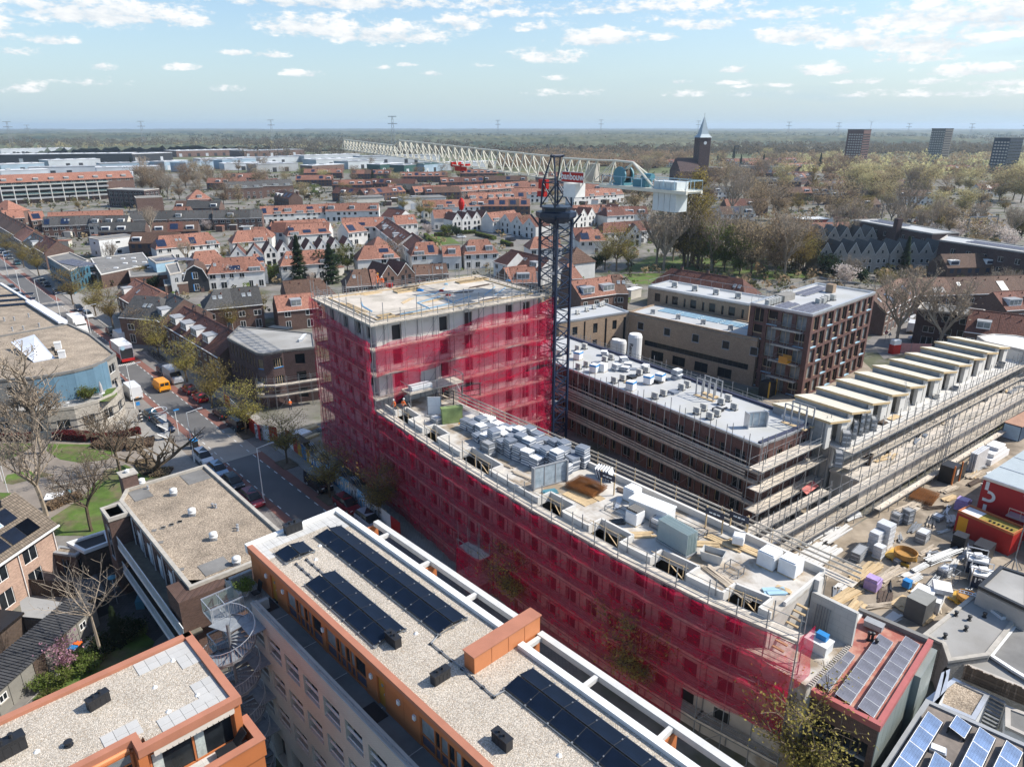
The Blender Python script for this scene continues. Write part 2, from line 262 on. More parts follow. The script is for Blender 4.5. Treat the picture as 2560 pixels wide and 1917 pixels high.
class MB:
 def __init__(s):s.v=[];s.f=[];s.mi=[];s.m=0
 def quad(s,a,b,c,d):
  n=len(s.v);s.v+=[tuple(a),tuple(b),tuple(c),tuple(d)];s.f.append((n,n+1,n+2,n+3));s.mi.append(s.m)
 def face(s,pts):
  n=len(s.v);s.v+=[tuple(p)for p in pts];s.f.append(tuple(Zr(n,n+len(pts))));s.mi.append(s.m)
 def box(s,x0,x1,y0,y1,z0,z1):
  n=len(s.v);s.v+=[(x0,y0,z0),(x1,y0,z0),(x1,y1,z0),(x0,y1,z0),(x0,y0,z1),(x1,y0,z1),(x1,y1,z1),(x0,y1,z1)]
  s.f+=[(n,n+3,n+2,n+1),(n+4,n+5,n+6,n+7),(n,n+1,n+5,n+4),(n+1,n+2,n+6,n+5),(n+2,n+3,n+7,n+6),(n+3,n,n+4,n+7)];s.mi+=[s.m]*6;return s
 def bG(s,cx,cy,cz,lx,ly,lz,rz=0,tilt=0):
  b=MB();b.m=s.m;b.box(-lx/2,lx/2,-ly/2,ly/2,-lz/2,lz/2);M=Matrix.Translation((cx,cy,cz))@Matrix.Rotation(rz,4,'Z')@Matrix.Rotation(tilt,4,'X');s.add(b,M);return s
 def add(s,o,M=None):
  n=len(s.v);s.v+=[tuple(M@Vector(p))for p in o.v]if M is not None else o.v
  s.f+=[tuple(i+n for i in f)for f in o.f];s.mi+=o.mi
 def aE(s,pts,z0,z1,top=None):
  a=sum(pts[i][0]*pts[(i+1)%len(pts)][1]-pts[(i+1)%len(pts)][0]*pts[i][1]for i in Zr(len(pts)))
  if a<0:pts=pts[::-1]
  n=len(s.v);k=len(pts);s.v+=[(p[0],p[1],z0)for p in pts]+[(p[0],p[1],z1)for p in pts]
  for i in Zr(k):s.f.append((n+i,n+(i+1)%k,n+k+(i+1)%k,n+k+i));s.mi.append(s.m)
  s.f.append(tuple(Zr(n+k,n+2*k)));s.mi.append(s.m if top is None else top);s.f.append(tuple(Zr(n+k-1,n-1,-1)));s.mi.append(s.m);return s
 def ad(s,p,q,r,n=4,r2=None):
  p=Vector(p);q=Vector(q);d=q-p
  if d.length<1e-5:return s
  d.normalize();a=d.cross(Vector((0,0,1))if abs(d.z)<.9 else Vector((1,0,0))).normalized();b=d.cross(a);r2=r if r2 is None else r2
  k=len(s.v)
  for c,rr in((p,r),(q,r2)):
   for i in Zr(n):
    t=2*Zq.pi*(i+.5)/n;s.v.append(tuple(c+(a*Zq.cos(t)+b*Zq.sin(t))*rr))
  for i in Zr(n):s.f.append((k+i,k+n+i,k+n+(i+1)%n,k+(i+1)%n));s.mi.append(s.m)
  s.f.append(tuple(Zr(k,k+n)));s.f.append(tuple(Zr(k+2*n-1,k+n-1,-1)));s.mi+=[s.m]*2;return s
 def lathe(s,cx,cy,prof,n=12):
  k=len(s.v)
  for r,z in prof:
   for i in Zr(n):t=2*Zq.pi*i/n;s.v.append((cx+r*Zq.cos(t),cy+r*Zq.sin(t),z))
  for j in Zr(len(prof)-1):
   for i in Zr(n):s.f.append((k+j*n+i,k+j*n+(i+1)%n,k+(j+1)*n+(i+1)%n,k+(j+1)*n+i));s.mi.append(s.m)
  s.f.append(tuple(Zr(k+n-1,k-1,-1)));s.f.append(tuple(Zr(k+(len(prof)-1)*n,k+len(prof)*n)));s.mi+=[s.m]*2;return s
 def wall(s,p,q,z0,z1,av=(),al=.25,back=None):
  """outer wall skin from p to q, outside on the right hand; holes = (u0,u1,za,zb) with reveals"""
  p=Vector((p[0],p[1],0));q=Vector((q[0],q[1],0));u=(q-p);Ln=u.length;u.normalize();n=Vector((u.y,-u.x,0))
  xs=sorted({0,Ln,*[h[0]for h in av],*[h[1]for h in av]});zs=sorted({z0,z1,*[h[2]for h in av],*[h[3]for h in av]})
  xs=[x for x in xs if-1e-6<=x<=Ln+1e-6];zs=[z for z in zs if z0-1e-6<=z<=z1+1e-6]
  P=lambda x,z,d=0:p+u*x-n*d+Vector((0,0,z))
  for i in Zr(len(xs)-1):
   for j in Zr(len(zs)-1):
    cx=(xs[i]+xs[i+1])/2;cz=(zs[j]+zs[j+1])/2
    if any(h[0]<cx<h[1]and h[2]<cz<h[3]for h in av):continue
    s.quad(P(xs[i],zs[j]),P(xs[i+1],zs[j]),P(xs[i+1],zs[j+1]),P(xs[i],zs[j+1]))
  for a,b,c,d in av:
   s.quad(P(a,c),P(b,c),P(b,c,al),P(a,c,al));s.quad(P(a,d),P(a,d,al),P(b,d,al),P(b,d))
   s.quad(P(a,c),P(a,c,al),P(a,d,al),P(a,d));s.quad(P(b,c),P(b,d),P(b,d,al),P(b,c,al))
   if back is not None:
    m=s.m;s.m=back;s.quad(P(a,c,al),P(b,c,al),P(b,d,al),P(a,d,al));s.m=m
  return s
 def mesh(s,name,mats,smooth=False):
  me=bpy.data.meshes.new(name);me.from_pydata(s.v,[],s.f)
  for m in(mats if isinstance(mats,(list,tuple))else[mats]):me.materials.append(m)
  if any(s.mi):me.polygons.foreach_set('material_index',s.mi)
  if smooth:me.polygons.foreach_set('use_smooth',[True]*len(me.polygons))
  me.update();return me
 def aa(s,name,mats,parent=None,loc=None,rz=0,smooth=False):return aj(name,s.mesh(name,mats,smooth),parent,loc,rz)
def aj(name,me,parent=None,loc=None,rz=0,scale=None,rot=None):
 o=bpy.data.objects.new(name,me);COL.objects.link(o)
 if parent is not None:o.parent=parent
 if loc is not None:o.location=loc
 if rot is not None:o.rotation_euler=rot
 elif rz:o.rotation_euler=(0,0,rz)
 if scale is not None:o.scale=scale if hasattr(scale,'__len__')else(scale,)*3
 return o
def tag(o,ae=None,cat=None,ah=None,kind=None):
 if ae and len(ae.split())>16:ae=ae.replace('in row ','')
 if ae:o['label']=ae
 if cat:o['category']=cat
 if ah:o['group']=ah
 if kind:o['kind']=kind
 return o
def ab(name,ae,cat,loc=(0,0,0),rz=0,ah=None):
 o=bpy.data.objects.new(name,None);COL.objects.link(o);o.empty_display_size=.5;o.location=loc;o.rotation_euler=(0,0,rz);return tag(o,ae,cat,ah)
def stuff(o):o['kind']='stuff';return o
class Fr:
 """local frame of a thing: origin and x axis from two points"""
 def __init__(s,a,b):
  s.o=Vector((a[0],a[1]));d=Vector((b[0],b[1]))-s.o;s.L=d.length;s.rz=Zq.atan2(d.y,d.x);s.u=d.normalized();s.v=Vector((-s.u.y,s.u.x))
 def l(s,w):d=Vector((w[0],w[1]))-s.o;return(d.dot(s.u),d.dot(s.v))
 def w(s,x,y,z=0):p=s.o+s.u*x+s.v*y;return Vector((p.x,p.y,z))
 def px(s,px,py,z):return s.l(W(px,py,z))
 def t(s,n,x,y,z):return s.l(Wt(n,x,y,z))
 def ab(s,name,ae,cat,ah=None,z=0):return ab(name,ae,cat,(s.o.x,s.o.y,z),s.rz,ah)
MC={}
def ai(key,fn):
 if key not in MC:MC[key]=fn()
 return MC[key]
ORD=['first','second','third','fourth','fifth','sixth','seventh','eighth','ninth','tenth','eleventh','twelfth','thirteenth','fourteenth','fifteenth','sixteenth','seventeenth','eighteenth','nineteenth','twentieth']
def a6(i):
 if i<20:return ORD[i]
 t=['','','twenty','thirty','forty','fifty','sixty','seventy','eighty','ninety'][(i+1)//10]
 if(i+1)%10==0:return t[:-1]+'ieth'
 return t+'-'+ORD[(i+1)%10-1]
def b6(w,h,kind='w',nx=2,pr=.03):
 def f():
  b=MB();t=.07
  b.box(-w/2,w/2,-pr,.05,0,t);b.box(-w/2,w/2,-pr,.05,h-t,h);b.box(-w/2,-w/2+t,-pr,.05,t,h-t);b.box(w/2-t,w/2,-pr,.05,t,h-t)
  for i in Zr(1,nx):x=-w/2+w*i/nx;b.box(x-.035,x+.035,-pr*.8,.05,t,h-t)
  b.m=1;b.box(-w/2+t*.9,w/2-t*.9,-pr*.35,.04,t*.9,h-t*.9)
  b.m=2;b.box(-w/2-.05,w/2+.05,-pr-.06,.0,-.07,-.002)
  fm={'w':af,'d':at,'g':aq,'o':aF,'y':an,'a':ao}[kind[0]]
  return b.mesh('window',[fm,bv if kind[-1]=='p' else a5,ba if kind[0]=='w' else fm])
 return ai(('win',w,h,kind,nx,pr),f)
def aW(parent,x,y,z,ang,w,h,kind='w',nx=2,pr=.03,name='window'):
 return aj(name,b6(w,h,kind,nx,pr),parent,(x,y,z),ang)
dj=aT
def aw(key,h,spread,leaf,trunkm,seed,nleaf,levels=3,lsize=.22,trunk_h=.28,shape='oval',up=.6,clump=1.0,twig=True,r0=None,sub=5):
 r=random.Random(seed);tb=MB();cb=MB();ends=[]
 def grow(p,d,ln,rr,lv):
  n=3 if lv<levels else 2;q=p
  for i in Zr(n):
   d2=(d+Vector((r.uniform(-1,1),r.uniform(-1,1),r.uniform(-.3,.8)))*(.16 if lv else.05)).normalized()
   nq=q+d2*ln/n;r1=rr*(1-.3*i/n);r2=rr*(1-.3*(i+1)/n)
   (tb if lv<=1 else cb).ad(q,nq,r1,5 if lv==0 else(4 if lv==1 else 3),r2)
   q=nq;d=d2
   if lv>=2:ends.append((q,d,lv))
   if lv>=1 and i<n-1 and lv<levels:
    s=Vector((r.uniform(-1,1),r.uniform(-1,1),r.uniform(0,.7))).normalized();grow(q,(d+s*.9).normalized(),ln*.55,r2*.6,lv+1)
  if lv<levels:
   for k in Zr(sub if lv==0 else 3):
    a=2*Zq.pi*(k+r.random()*.6)/(sub if lv==0 else 3);s=Vector((Zq.cos(a),Zq.sin(a),up+r.uniform(-.1,.5)))
    grow(q,(d*(.55 if lv else.5)+s.normalized()*(.75 if lv else.8)).normalized(),ln*(.62 if lv else.95)*r.uniform(.8,1.15),rr*.5,lv+1)
 R0=r0 or h*.022;H=h*trunk_h
 grow(Vector((0,0,0)),Vector((0,0,1)),H,R0,0)
 if shape=='oval':
  q=Vector((0,0,H));
  for i in Zr(6):
   nq=q+Vector((r.uniform(-.15,.15),r.uniform(-.15,.15),(h-H)/6));tb.ad(q,nq,R0*.7*(1-i/6.5),4,R0*.7*(1-(i+1)/6.5));q=nq
   for k in Zr(4):
    a=r.uniform(0,6.28);ww=spread*.5*Zq.sin(Zq.pi*min(1,(i+1.2)/7.2))**.7
    grow(q,Vector((Zq.cos(a),Zq.sin(a),up+.25)).normalized(),ww*r.uniform(.8,1.15),R0*.25,max(1,levels-1))
 E=np.array([e[0]for e in ends])if ends else np.zeros((1,3))
 cx=max(1e-3,np.percentile(np.hypot(E[:,0],E[:,1]),95));cz=max(E[:,2].max()-H,.1)
 fx=spread*.5/cx;fz=(h-H)/cz
 def sq(v):z=v[2];return(v[0]*(fx if z>H*.9 else 1+(fx-1)*max(0,z/H)**6),v[1]*(fx if z>H*.9 else 1+(fx-1)*max(0,z/H)**6),H+(z-H)*fz if z>H else z)
 tb.v=[sq(v)for v in tb.v];cb.v=[sq(v)for v in cb.v]
 E=np.array([sq(e)for e in E])
 n=nleaf
 c=E[RNG.integers(0,len(E),n)]+RNG.normal(0,1,(n,3))*np.array([.34,.34,.3])*clump
 a=RNG.normal(0,1,(n,3));a/=np.linalg.norm(a,axis=1)[:,None];b=np.cross(a,RNG.normal(0,1,(n,3)));b/=np.linalg.norm(b,axis=1)[:,None]
 s=lsize*RNG.uniform(.5,1.3,(n,1));
 V=np.stack([c-a*s,c+b*s*.55,c+a*s,c-b*s*.55],1).reshape(-1,3)
 k=len(cb.v);nb=len(cb.f);cb.v+=[tuple(x)for x in V];cb.f+=[(k+4*i,k+4*i+1,k+4*i+2,k+4*i+3)for i in Zr(n)];cb.mi+=[1]*n
 return tb.mesh('trunk',trunkm),cb.mesh('crown',[trunkm,leaf])
def cn(h,w,seed,leaf=None,n=1500):
 r=random.Random(seed);tb=MB();tb.ad((0,0,0),(0,0,h*.95),h*.02,5,.03)
 z=RNG.uniform(.04,1,n)**1.0;rr=w/2*(1-z)**.8*np.sqrt(RNG.uniform(.35,1,n))*(1+.22*np.sin(z*h*4));a=RNG.uniform(0,6.283,n)
 c=np.stack([np.cos(a)*rr,np.sin(a)*rr,z*h],1);d=np.stack([np.cos(a),np.sin(a),-.35+0*a],1);t=np.stack([-np.sin(a),np.cos(a),0*a],1)
 s=(.28*w/4+.12)*RNG.uniform(.6,1.4,(n,1));V=np.stack([c-t*s*.6,c+d*s,c+t*s*.6,c-d*s*.4+np.array([0,0,.2])*s],1).reshape(-1,3)
 cb=MB();cb.v=[tuple(x)for x in V];cb.f=[(4*i,4*i+1,4*i+2,4*i+3)for i in Zr(n)];cb.mi=[0]*n
 return tb.mesh('trunk',aT),cb.mesh('crown',leaf or l_dk)
def ay(proto,loc,ae,ah=None,s=1.0,rz=None,sz=None,name='tree',cat='tree'):
 t=ab(name,ae,cat,loc,RU(0,6.28)if rz is None else rz,ah)
 t.scale=(s,s,s if sz is None else sz)
 aj('trunk',proto[0],t);aj('crown',proto[1],t);return t
PR={}
def dn():
 for i in Zr(2):
  PR['bud%d'%i]=aw('b',9,6.5,l_bud,aT,11+i,3900,3,.11,.25,up=.75,clump=1.2)
  PR['brn%d'%i]=aw('b',13,10,l_brn,aT,31+i,2600,3,.22,.22,up=.6,clump=2.2)
  PR['pal%d'%i]=aw('b',12,10,l_pale,aT,51+i,4200,3,.24,.22,up=.5,clump=2.0)
  PR['grn%d'%i]=aw('b',10,8,l_grn,aT,61+i,3600,3,.2,.2,up=.5,clump=1.7)
  PR['bare%d'%i]=aw('b',14,10,l_bare,b5,71+i,800,4,.2,.24,shape='open',up=.7,clump=.9,sub=5)
  PR['con%d'%i]=cn(12,4,81+i)
 PR['pop']=aw('b',18,7,l_bud,aT,91,4600,3,.2,.15,up=1.4,clump=1.5)
 PR['wht']=aw('b',6,6,l_wht,aT,93,2200,3,.24,.2,up=.4,clump=1.0)
 PR['bush']=aw('b',2.4,3.2,l_grn,aT,95,1500,3,.16,.1,shape='open',up=.5,clump=.9)
 PR['dbush']=aw('b',5,5,l_dk,aT,96,2200,3,.25,.1,shape='open',up=.5,clump=1.3)
dn()
def aV(name,pts,z,m,kind='structure',parent=None):
 b=MB();b.face([(p[0],p[1],0)for p in pts])
 a=sum(pts[i][0]*pts[(i+1)%len(pts)][1]-pts[(i+1)%len(pts)][0]*pts[i][1]for i in Zr(len(pts)))
 if a<0:b.v=b.v[::-1]
 o=b.aa(name,m,parent,(0,0,z));
 if parent is None:o['kind']=kind
 return o
c5=mat('distant fields',(.105,.125,.055),.95,.2,.02,kind='stain',col2=(.16,.13,.085),p=.004)
dq=mat('town paving',(.20,.185,.165),.95,.2,.4,kind='stain',col2=(.10,.105,.06),p=.09)
aV('ground',[(-9000,-200),(9000,-200),(9000,14000),(-9000,14000)],-.3,c5)
aV('town_ground',[(-300,15),(160,15),(420,260),(420,760),(-520,760),(-520,200)],0,dq)
ST=Fr(Wt(14,600,1510),Wt(13,1190,255))
def bu(x0,x1,y0,y1):return[ST.w(x0,y0),ST.w(x1,y0),ST.w(x1,y1),ST.w(x0,y1)]
aV('street',bu(-40,330,-.15,4.0),.012,cO)
aV('bike_lane',bu(-40,330,-1.45,-.15),.016,cP);aV('bike_lane',bu(-40,330,4.0,5.0),.016,cP)
aV('parking_strip',bu(-40,330,5.0,7.2),.012,ca);aV('parking_strip',bu(-40,330,-3.3,-1.45),.012,ca)
aV('crossing',bu(22,34,-1.4,4.6),.02,b4);aV('crossing',bu(86,98,-1.4,4.6),.02,b4);aV('crossing',bu(137,152,-1.4,4.6),.02,b4);aV('crossing',bu(205,214,-1.4,4.6),.02,b4)
dr=mat('pavement tiles',(.30,.28,.25),.9,.1,.6,.2,kind='slab',p=(.3,.3),col2=(.2,.19,.17))
def br(x0,x1,y0,y1):
 b=MB();p=bu(x0,x1,y0,y1);b.aE([(q.x,q.y)for q in p],0,.12);o=b.aa('pavement',dr);o['kind']='structure'
br(-40,22,-7,-3.3);br(34,86,-6.8,-3.3);br(98,330,-7.5,-3.3);br(-40,19,7.2,9);br(19,137,7.2,12);br(150,330,7.2,10)
b=MB()
for yy in(-.02,3.85):
 x=-38
 while x<300:b.box(x,x+1.0,yy-.06,yy+.06,0,.004);x+=2.35
mk=b.aa('lane_marking',cG,None,(ST.o.x,ST.o.y,.022),ST.rz);mk['kind']='structure'
b=MB()
for i in Zr(12):b.box(79+.0,80.2,-.1+i*.34,.1+i*.34,0,.004)
mk=b.aa('lane_marking',cG,None,(ST.o.x,ST.o.y,.03),ST.rz);mk['kind']='structure'
ds=mat('dark yard paving',(.075,.07,.066),.95,.25,.8,.2,kind='slab',p=(.3,.3),col2=(.045,.042,.04))
def aN(name,pts,z,m,kind='structure'):return aV(name,[Wt(*p,0)for p in pts],z,m,kind)
def aI(t,wm,p,q,z0,z1,rows,w,pitch,kind='w',al=.18,nx=2,start=None,back=None,mats=None,cs=(),winrows=None,name='wall',jitter=None):
 p=Vector((p[0],p[1]));q=Vector((q[0],q[1]));u=q-p;Ln=u.length;u.normalize();n=Vector((u.y,-u.x));rz=Zq.atan2(u.y,u.x)
 k=max(1,int((Ln-.6)/pitch))if w else 0;s=start if start is not None else(Ln-(k-1)*pitch)/2 if k else 0
 av=[];wins=[]
 for ri,(z,h)in Ze(rows):
  for i in Zr(k):
   c=s+i*pitch
   if c-w/2<.15 or c+w/2>Ln-.15 or(ri,i)in cs:continue
   av.append((c-w/2,c+w/2,z,z+h));pp=p+u*c-n*al;wins.append((pp,z,h))
 b=MB();b.wall(p,q,z0,z1,av,al)
 b.aa(name,wm,t)
 for pp,z,h in wins:aW(t,pp.x,pp.y,z,rz,w,h,kind,nx)
def aL(t,pts,z,m,par=.3,pw=.3,pm=None,ph=None):
 b=MB();b.aE(pts,z-.3,z);b.aa('roof',m,t)
 if par:
  b=MB();P=[Vector((p[0],p[1]))for p in pts];n=len(P)
  a=sum(P[i].x*P[(i+1)%n].y-P[(i+1)%n].x*P[i].y for i in Zr(n))
  if a<0:P=P[::-1]
  def off(d):
   r=[]
   for i in Zr(n):
    e1=(P[i]-P[i-1]).normalized();e2=(P[(i+1)%n]-P[i]).normalized();n1=Vector((-e1.y,e1.x));n2=Vector((-e2.y,e2.x));k=(n1+n2)/(1+n1.dot(n2))if 1+n1.dot(n2)>.2 else n1;r.append(P[i]+k*d)
   return r
  O=off(-.04);I=off(pw)
  for i in Zr(n):
   j=(i+1)%n;za,zb=z-.12,z+par
   b.quad((O[i].x,O[i].y,za),(O[j].x,O[j].y,za),(O[j].x,O[j].y,zb),(O[i].x,O[i].y,zb))
   b.quad((O[i].x,O[i].y,zb),(O[j].x,O[j].y,zb),(I[j].x,I[j].y,zb),(I[i].x,I[i].y,zb))
   b.quad((I[i].x,I[i].y,zb),(I[j].x,I[j].y,zb),(I[j].x,I[j].y,z-.05),(I[i].x,I[i].y,z-.05))
  b.aa('coping',pm or aM,t)
def aA(name,ae,cat,fr,pts,z,wm,rm,rows=(),w=1.2,pitch=3,kind='w',par=.3,pm=None,faces=None,ah=None,z0=0,al=.15,nx=2,specs=None):
 """flat-roofed building: CCW points in the frame; faces = indices that carry windows"""
 t=fr.ab(name,ae,cat,ah)
 a=sum(pts[i][0]*pts[(i+1)%len(pts)][1]-pts[(i+1)%len(pts)][0]*pts[i][1]for i in Zr(len(pts)))
 if a<0:pts=pts[::-1]
 for i in Zr(len(pts)):
  sp=(specs or{}).get(i);on=faces is None or i in faces
  if sp:aI(t,sp.get('m',wm),pts[i],pts[(i+1)%len(pts)],z0,z,sp.get('rows',rows),sp.get('w',w),sp.get('pitch',pitch),sp.get('kind',kind),sp.get('depth',al),sp.get('nx',nx),cs=sp.get('skip',()))
  else:aI(t,wm,pts[i],pts[(i+1)%len(pts)],z0,z,rows if on else(),w if on else 0,pitch,kind,al,nx)
 aL(t,pts,z,rm,par,.3,pm);return t
def aZ(loc,h=.5,r=.12,m=None,ae='',name='roof_vent',ah=None):
 def f():
  b=MB();b.lathe(0,0,[(r*1.6,0),(r*1.6,.06),(r,.08),(r,h*.7),(r*1.5,h*.72),(r*1.5,h*.95),(r*.5,h)],10);return b.mesh('vent',m or ag)
 return tag(aj(name,ai(('pv',h,r,(m or ag).name),f),None,loc),ae,'roof vent',ah)
def dF(loc,s=1.0,ae='',ah=None):
 t=ab('roof_ventilator',ae,'roof ventilator',loc,.3,ah)
 aj('base',ai('cwb',lambda:MB().box(-.35,.35,-.35,.35,0,.22).mesh('base',aq)),t,scale=s)
 def f():
  b=MB();b.lathe(0,0,[(.3,.22),(.42,.3),(.44,.5),(.34,.56),(.40,.62),(.42,.78),(.2,.9),(.0,.92)],14);return b.mesh('cowl',af,True)
 aj('cowl',ai('cwc',f),t,scale=s);return t
def aR(t,pts,z,h=1.0,m=None,fill=None,post=1.2,bal=0,r=.03,mid=True):
 b=MB();P=[Vector((p[0],p[1],z if len(p)<3 else p[2]))for p in pts]
 for a,c in zip(P[:-1],P[1:]):
  L_=(c-a).length;n=max(1,round(L_/post))
  for i in Zr(n+1):q=a.lerp(c,i/n);b.ad(q,q+Vector((0,0,h)),r)
  up=Vector((0,0,h));b.ad(a+up,c+up,r*1.2)
  if mid:b.ad(a+up*.93,c+up*.93,r*.6);b.ad(a+up*.08,c+up*.08,r*.6)
  if bal:
   k=int(L_/bal)
   for i in Zr(k+1):q=a.lerp(c,i/k);b.ad(q+up*.08,q+up*.93,.011,3)
 o=b.aa('railing',m or ak,t)
 if fill:
  g=MB()
  for a,c in zip(P[:-1],P[1:]):g.quad(a+Vector((0,0,.08)),c+Vector((0,0,.08)),c+Vector((0,0,h*.92)),a+Vector((0,0,h*.92)))
  g.aa('railing_glass',fill,t)
 return o
def bN(w,d,m=None):
 def f():
  b=MB();b.box(-w/2,w/2,-d/2,d/2,0,.035);b.m=1;b.box(-w/2+.02,w/2-.02,-d/2+.02,d/2-.02,.03,.039);return b.mesh('solar_panel',[at if m is not c8 and m is not bB else ao,m or c4])
 return ai(('pvm',w,d,(m or c4).name),f)
def bI(fr,x0,y0,n,z,ae,pw=1.66,pd=1.06,tilt=11,single=False,ah='solar arrays on the gravel roof'):
 t=fr.ab('solar_array',ae,'solar panels',ah);t.location=fr.w(x0,y0,z)
 a=rad(tilt);hh=.16+pd*Zq.sin(a)
 for i in Zr(n):
  cx=(i+.5)*(pw+.01)
  aj('solar_panel',bN(pw,pd),t,(cx,pd/2*Zq.cos(a),.14+pd/2*Zq.sin(a)),rot=(a,0,0))
  aj('solar_panel',bN(pw,pd),t,(cx,2*pd*Zq.cos(a)+.08-pd/2*Zq.cos(a),.14+pd/2*Zq.sin(a)),rot=(-a,0,0))
 b=MB()
 for i in Zr(n+1):
  x=i*(pw+.01)
  b.box(x-.025,x+.025,-.12,2*pd+.15,.06,.11);b.ad((x,pd*.98,.1),(x,pd*.98,hh),.02)
  for yy in(-.08,2*pd+.1):b.box(x-.04,x+.04,yy-.05,yy+.05,.1,.19)
  for yy in(pd*.33,pd*1.72):b.box(x-.03,x+.03,yy-.04,yy+.04,hh*.62,hh*.8)
  for yy in(.02,pd,2*pd):b.box(x-.10,x+.10,yy-.10,yy+.10,0,.06)
 b.ad((-.1,-.1,.1),(n*(pw+.01)+.1,-.1,.1),.018);b.ad((0,2*pd+.1,.1),(n*(pw+.01),2*pd+.1,.1),.018)
 b.aa('mounting_frame',ak,t);return t
A=Fr(W(620,1362,16.3),W(1220,1917,16.3));AZ=16.0
tA=A.ab('apartment_building','beige glazed brick apartment block with orange penthouse storey and gravel roof carrying dark solar panels','building')
AX=36
b=MB();b.box(-.1,AX,.02,7.55,AZ-.4,AZ-.05);b.aa('roof',cq,tA)
b=MB()
b.box(-.15,AX,-.06,.34,AZ-.12,AZ+.16);b.aa('coping',bE,tA)
b=MB();b.box(-.15,AX,-.035,.0,AZ-.5,AZ-.1);b.box(-.12,AX,0,.05,AZ-.5,AZ-.1);b.aa('fascia',aF,tA)
b=MB();b.box(-.5,-.1,-.06,7.6,AZ-.5,AZ+.2);b.box(-.5,19.95,7.25,7.7,AZ-.6,AZ+.22);b.box(21.1,AX,7.0,7.45,AZ-.6,AZ+.22);b.aa('white_coping',af,tA)
PY=.22
def penthouse():
 segs=[(-.4,2.55,'panel'),(2.55,3.6,'door'),(3.6,5.1,'panel'),(5.1,9.9,'win'),(9.9,10.4,'panel'),(10.4,15.1,'win'),(15.1,16.2,'panel'),(16.2,17.2,'door'),(17.2,19.0,'panel'),(19.0,20.5,'panel'),(20.5,25.3,'win'),(25.3,26.0,'panel'),(26.0,31,'win'),(31,AX,'panel')]
 z0,z1=12.95,AZ-.3
 bk=MB();bk.box(-.4,AX,PY+.35,7.3,z0,z1-.1);bk.aa('penthouse_core',at,tA)
 for a,c,k in segs:
  if k=='panel':
   n=max(1,round((c-a)/1.25))
   for i in Zr(n):
    x0=a+(c-a)*i/n;x1=a+(c-a)*(i+1)/n;b=MB();b.box(x0+.012,x1-.012,PY,PY+.3,z0,z1);b.aa('cladding_panel',aF,tA)
   b=MB();b.box(c-.55 if c-a>.8 else(a+c)/2-.1,c-.33 if c-a>.8 else(a+c)/2+.1,PY-.12,PY-.002,z0+1.55,z0+1.85);b.aa('wall_lamp',af,tA)
  elif k=='door':
   d=MB();d.box(a+.12,c-.1,PY+.12,PY+.2,z0,z0+2.2);do=d.aa('door',mat('ochre door',(.46,.20,.03),.5,.1),tA)
   h=MB();h.box(c-.3,c-.2,PY+.05,PY+.12,z0+1.0,z0+1.1);h.aa('handle',ao,do)
   g=MB();g.lathe(0,0,[(.11,0),(.11,.02)],12);aj('porthole',g.mesh('porthole',bv),do,((a+c)/2,PY+.12,z0+1.55),rot=(HP,0,0))
   b=MB();b.box(a,a+.12,PY,PY+.3,z0,z1);b.box(c-.1,c,PY,PY+.3,z0,z1);b.box(a+.12,c-.1,PY+.02,PY+.22,z0+2.2,z0+2.3);b.m=1;b.box(a+.12,c-.1,PY+.1,PY+.14,z0+2.3,z1);b.aa('door_frame',[aF,a5],tA)
   b=MB();b.box(a-.2,c+.3,PY-.9,PY-.1,z0,z0+.025);b.aa('doormat',ag,tA)
  else:
   n=6;xs=[a,a+(c-a)*.26,a+(c-a)*.36,a+(c-a)*.5,a+(c-a)*.62,a+(c-a)*.73,c]
   b=MB();b.box(a,c,PY+.06,PY+.2,z1-.1,z1);b.box(a,c,PY+.03,PY+.2,z0,z0+.12);b.box(a,c,PY+.05,PY+.17,z0+.85,z0+.92)
   for x in xs:b.box(x-.04,x+.04,PY+.04,PY+.2,z0+.1,z1-.1)
   fr_=b.aa('window',aF,tA)
   for i in Zr(n):
    g=MB();g.box(xs[i]+.04,xs[i+1]-.04,PY+.12,PY+.15,z0+.92,z1-.1);g.aa('pane',a5 if i%2==1 or i==5 else bv,fr_)
    g=MB();g.box(xs[i]+.04,xs[i+1]-.04,PY+.12,PY+.15,z0+.12,z0+.85);g.aa('pane',mat('frosted violet glass',(.10,.09,.115),.35,.2),fr_)
penthouse()
b=MB();b.box(3.4,AX,-1.15,PY+.3,12.6,12.95);b.aa('walkway_floor',aC,tA)
b=MB();b.box(3.2,AX,-1.55,-1.15,12.55,13.75);b.box(3.2,3.5,-1.15,-.4,12.55,13.75);b.aa('walkway_parapet',b3,tA)
b=MB();b.box(3.15,AX,-1.6,-1.12,13.75,13.83);b.aa('parapet_coping',aM,tA)
b=MB()
b.ad((3.2,-1.42,13.98),(AX,-1.42,13.98),.035,6)
for i in Zr(26):b.ad((3.3+i*1.3,-1.42,13.8),(3.3+i*1.3,-1.42,13.98),.018)
b.aa('handrail',ak,tA)
b=MB()
for i in Zr(8):b.box(5+i*3.9,5.05+i*3.9,-1.1,PY,12.951,12.97)
b.aa('floor_joint',aM,tA)
av=[]
for r in Zr(4):
 for k in Zr(-1,13):
  x=5.25+k*2.52
  if x<2.7:continue
  if r<3:av.append((x-2.6,x-2.6+1.9,10.75-2.95*r,12.35-2.95*r))
av+=[(x,x+1.9,.3,3.2)for x in(1.2,4,6.8,9.6,12.4,15.2,18,20.8,23.6,26.4)]
b=MB();b.wall((2.6,-1.55),(AX,-1.55),0,12.6,av,.55);b.aa('front_wall',b3,tA)
b=MB();b.box(2.6,AX,-.9,7.3,0,12.55);b.aa('core',at,tA)
b=MB();b.box(2.7,AX,7.3,9.2,0,12.9);b.aa('rear_wall',b3,tA)
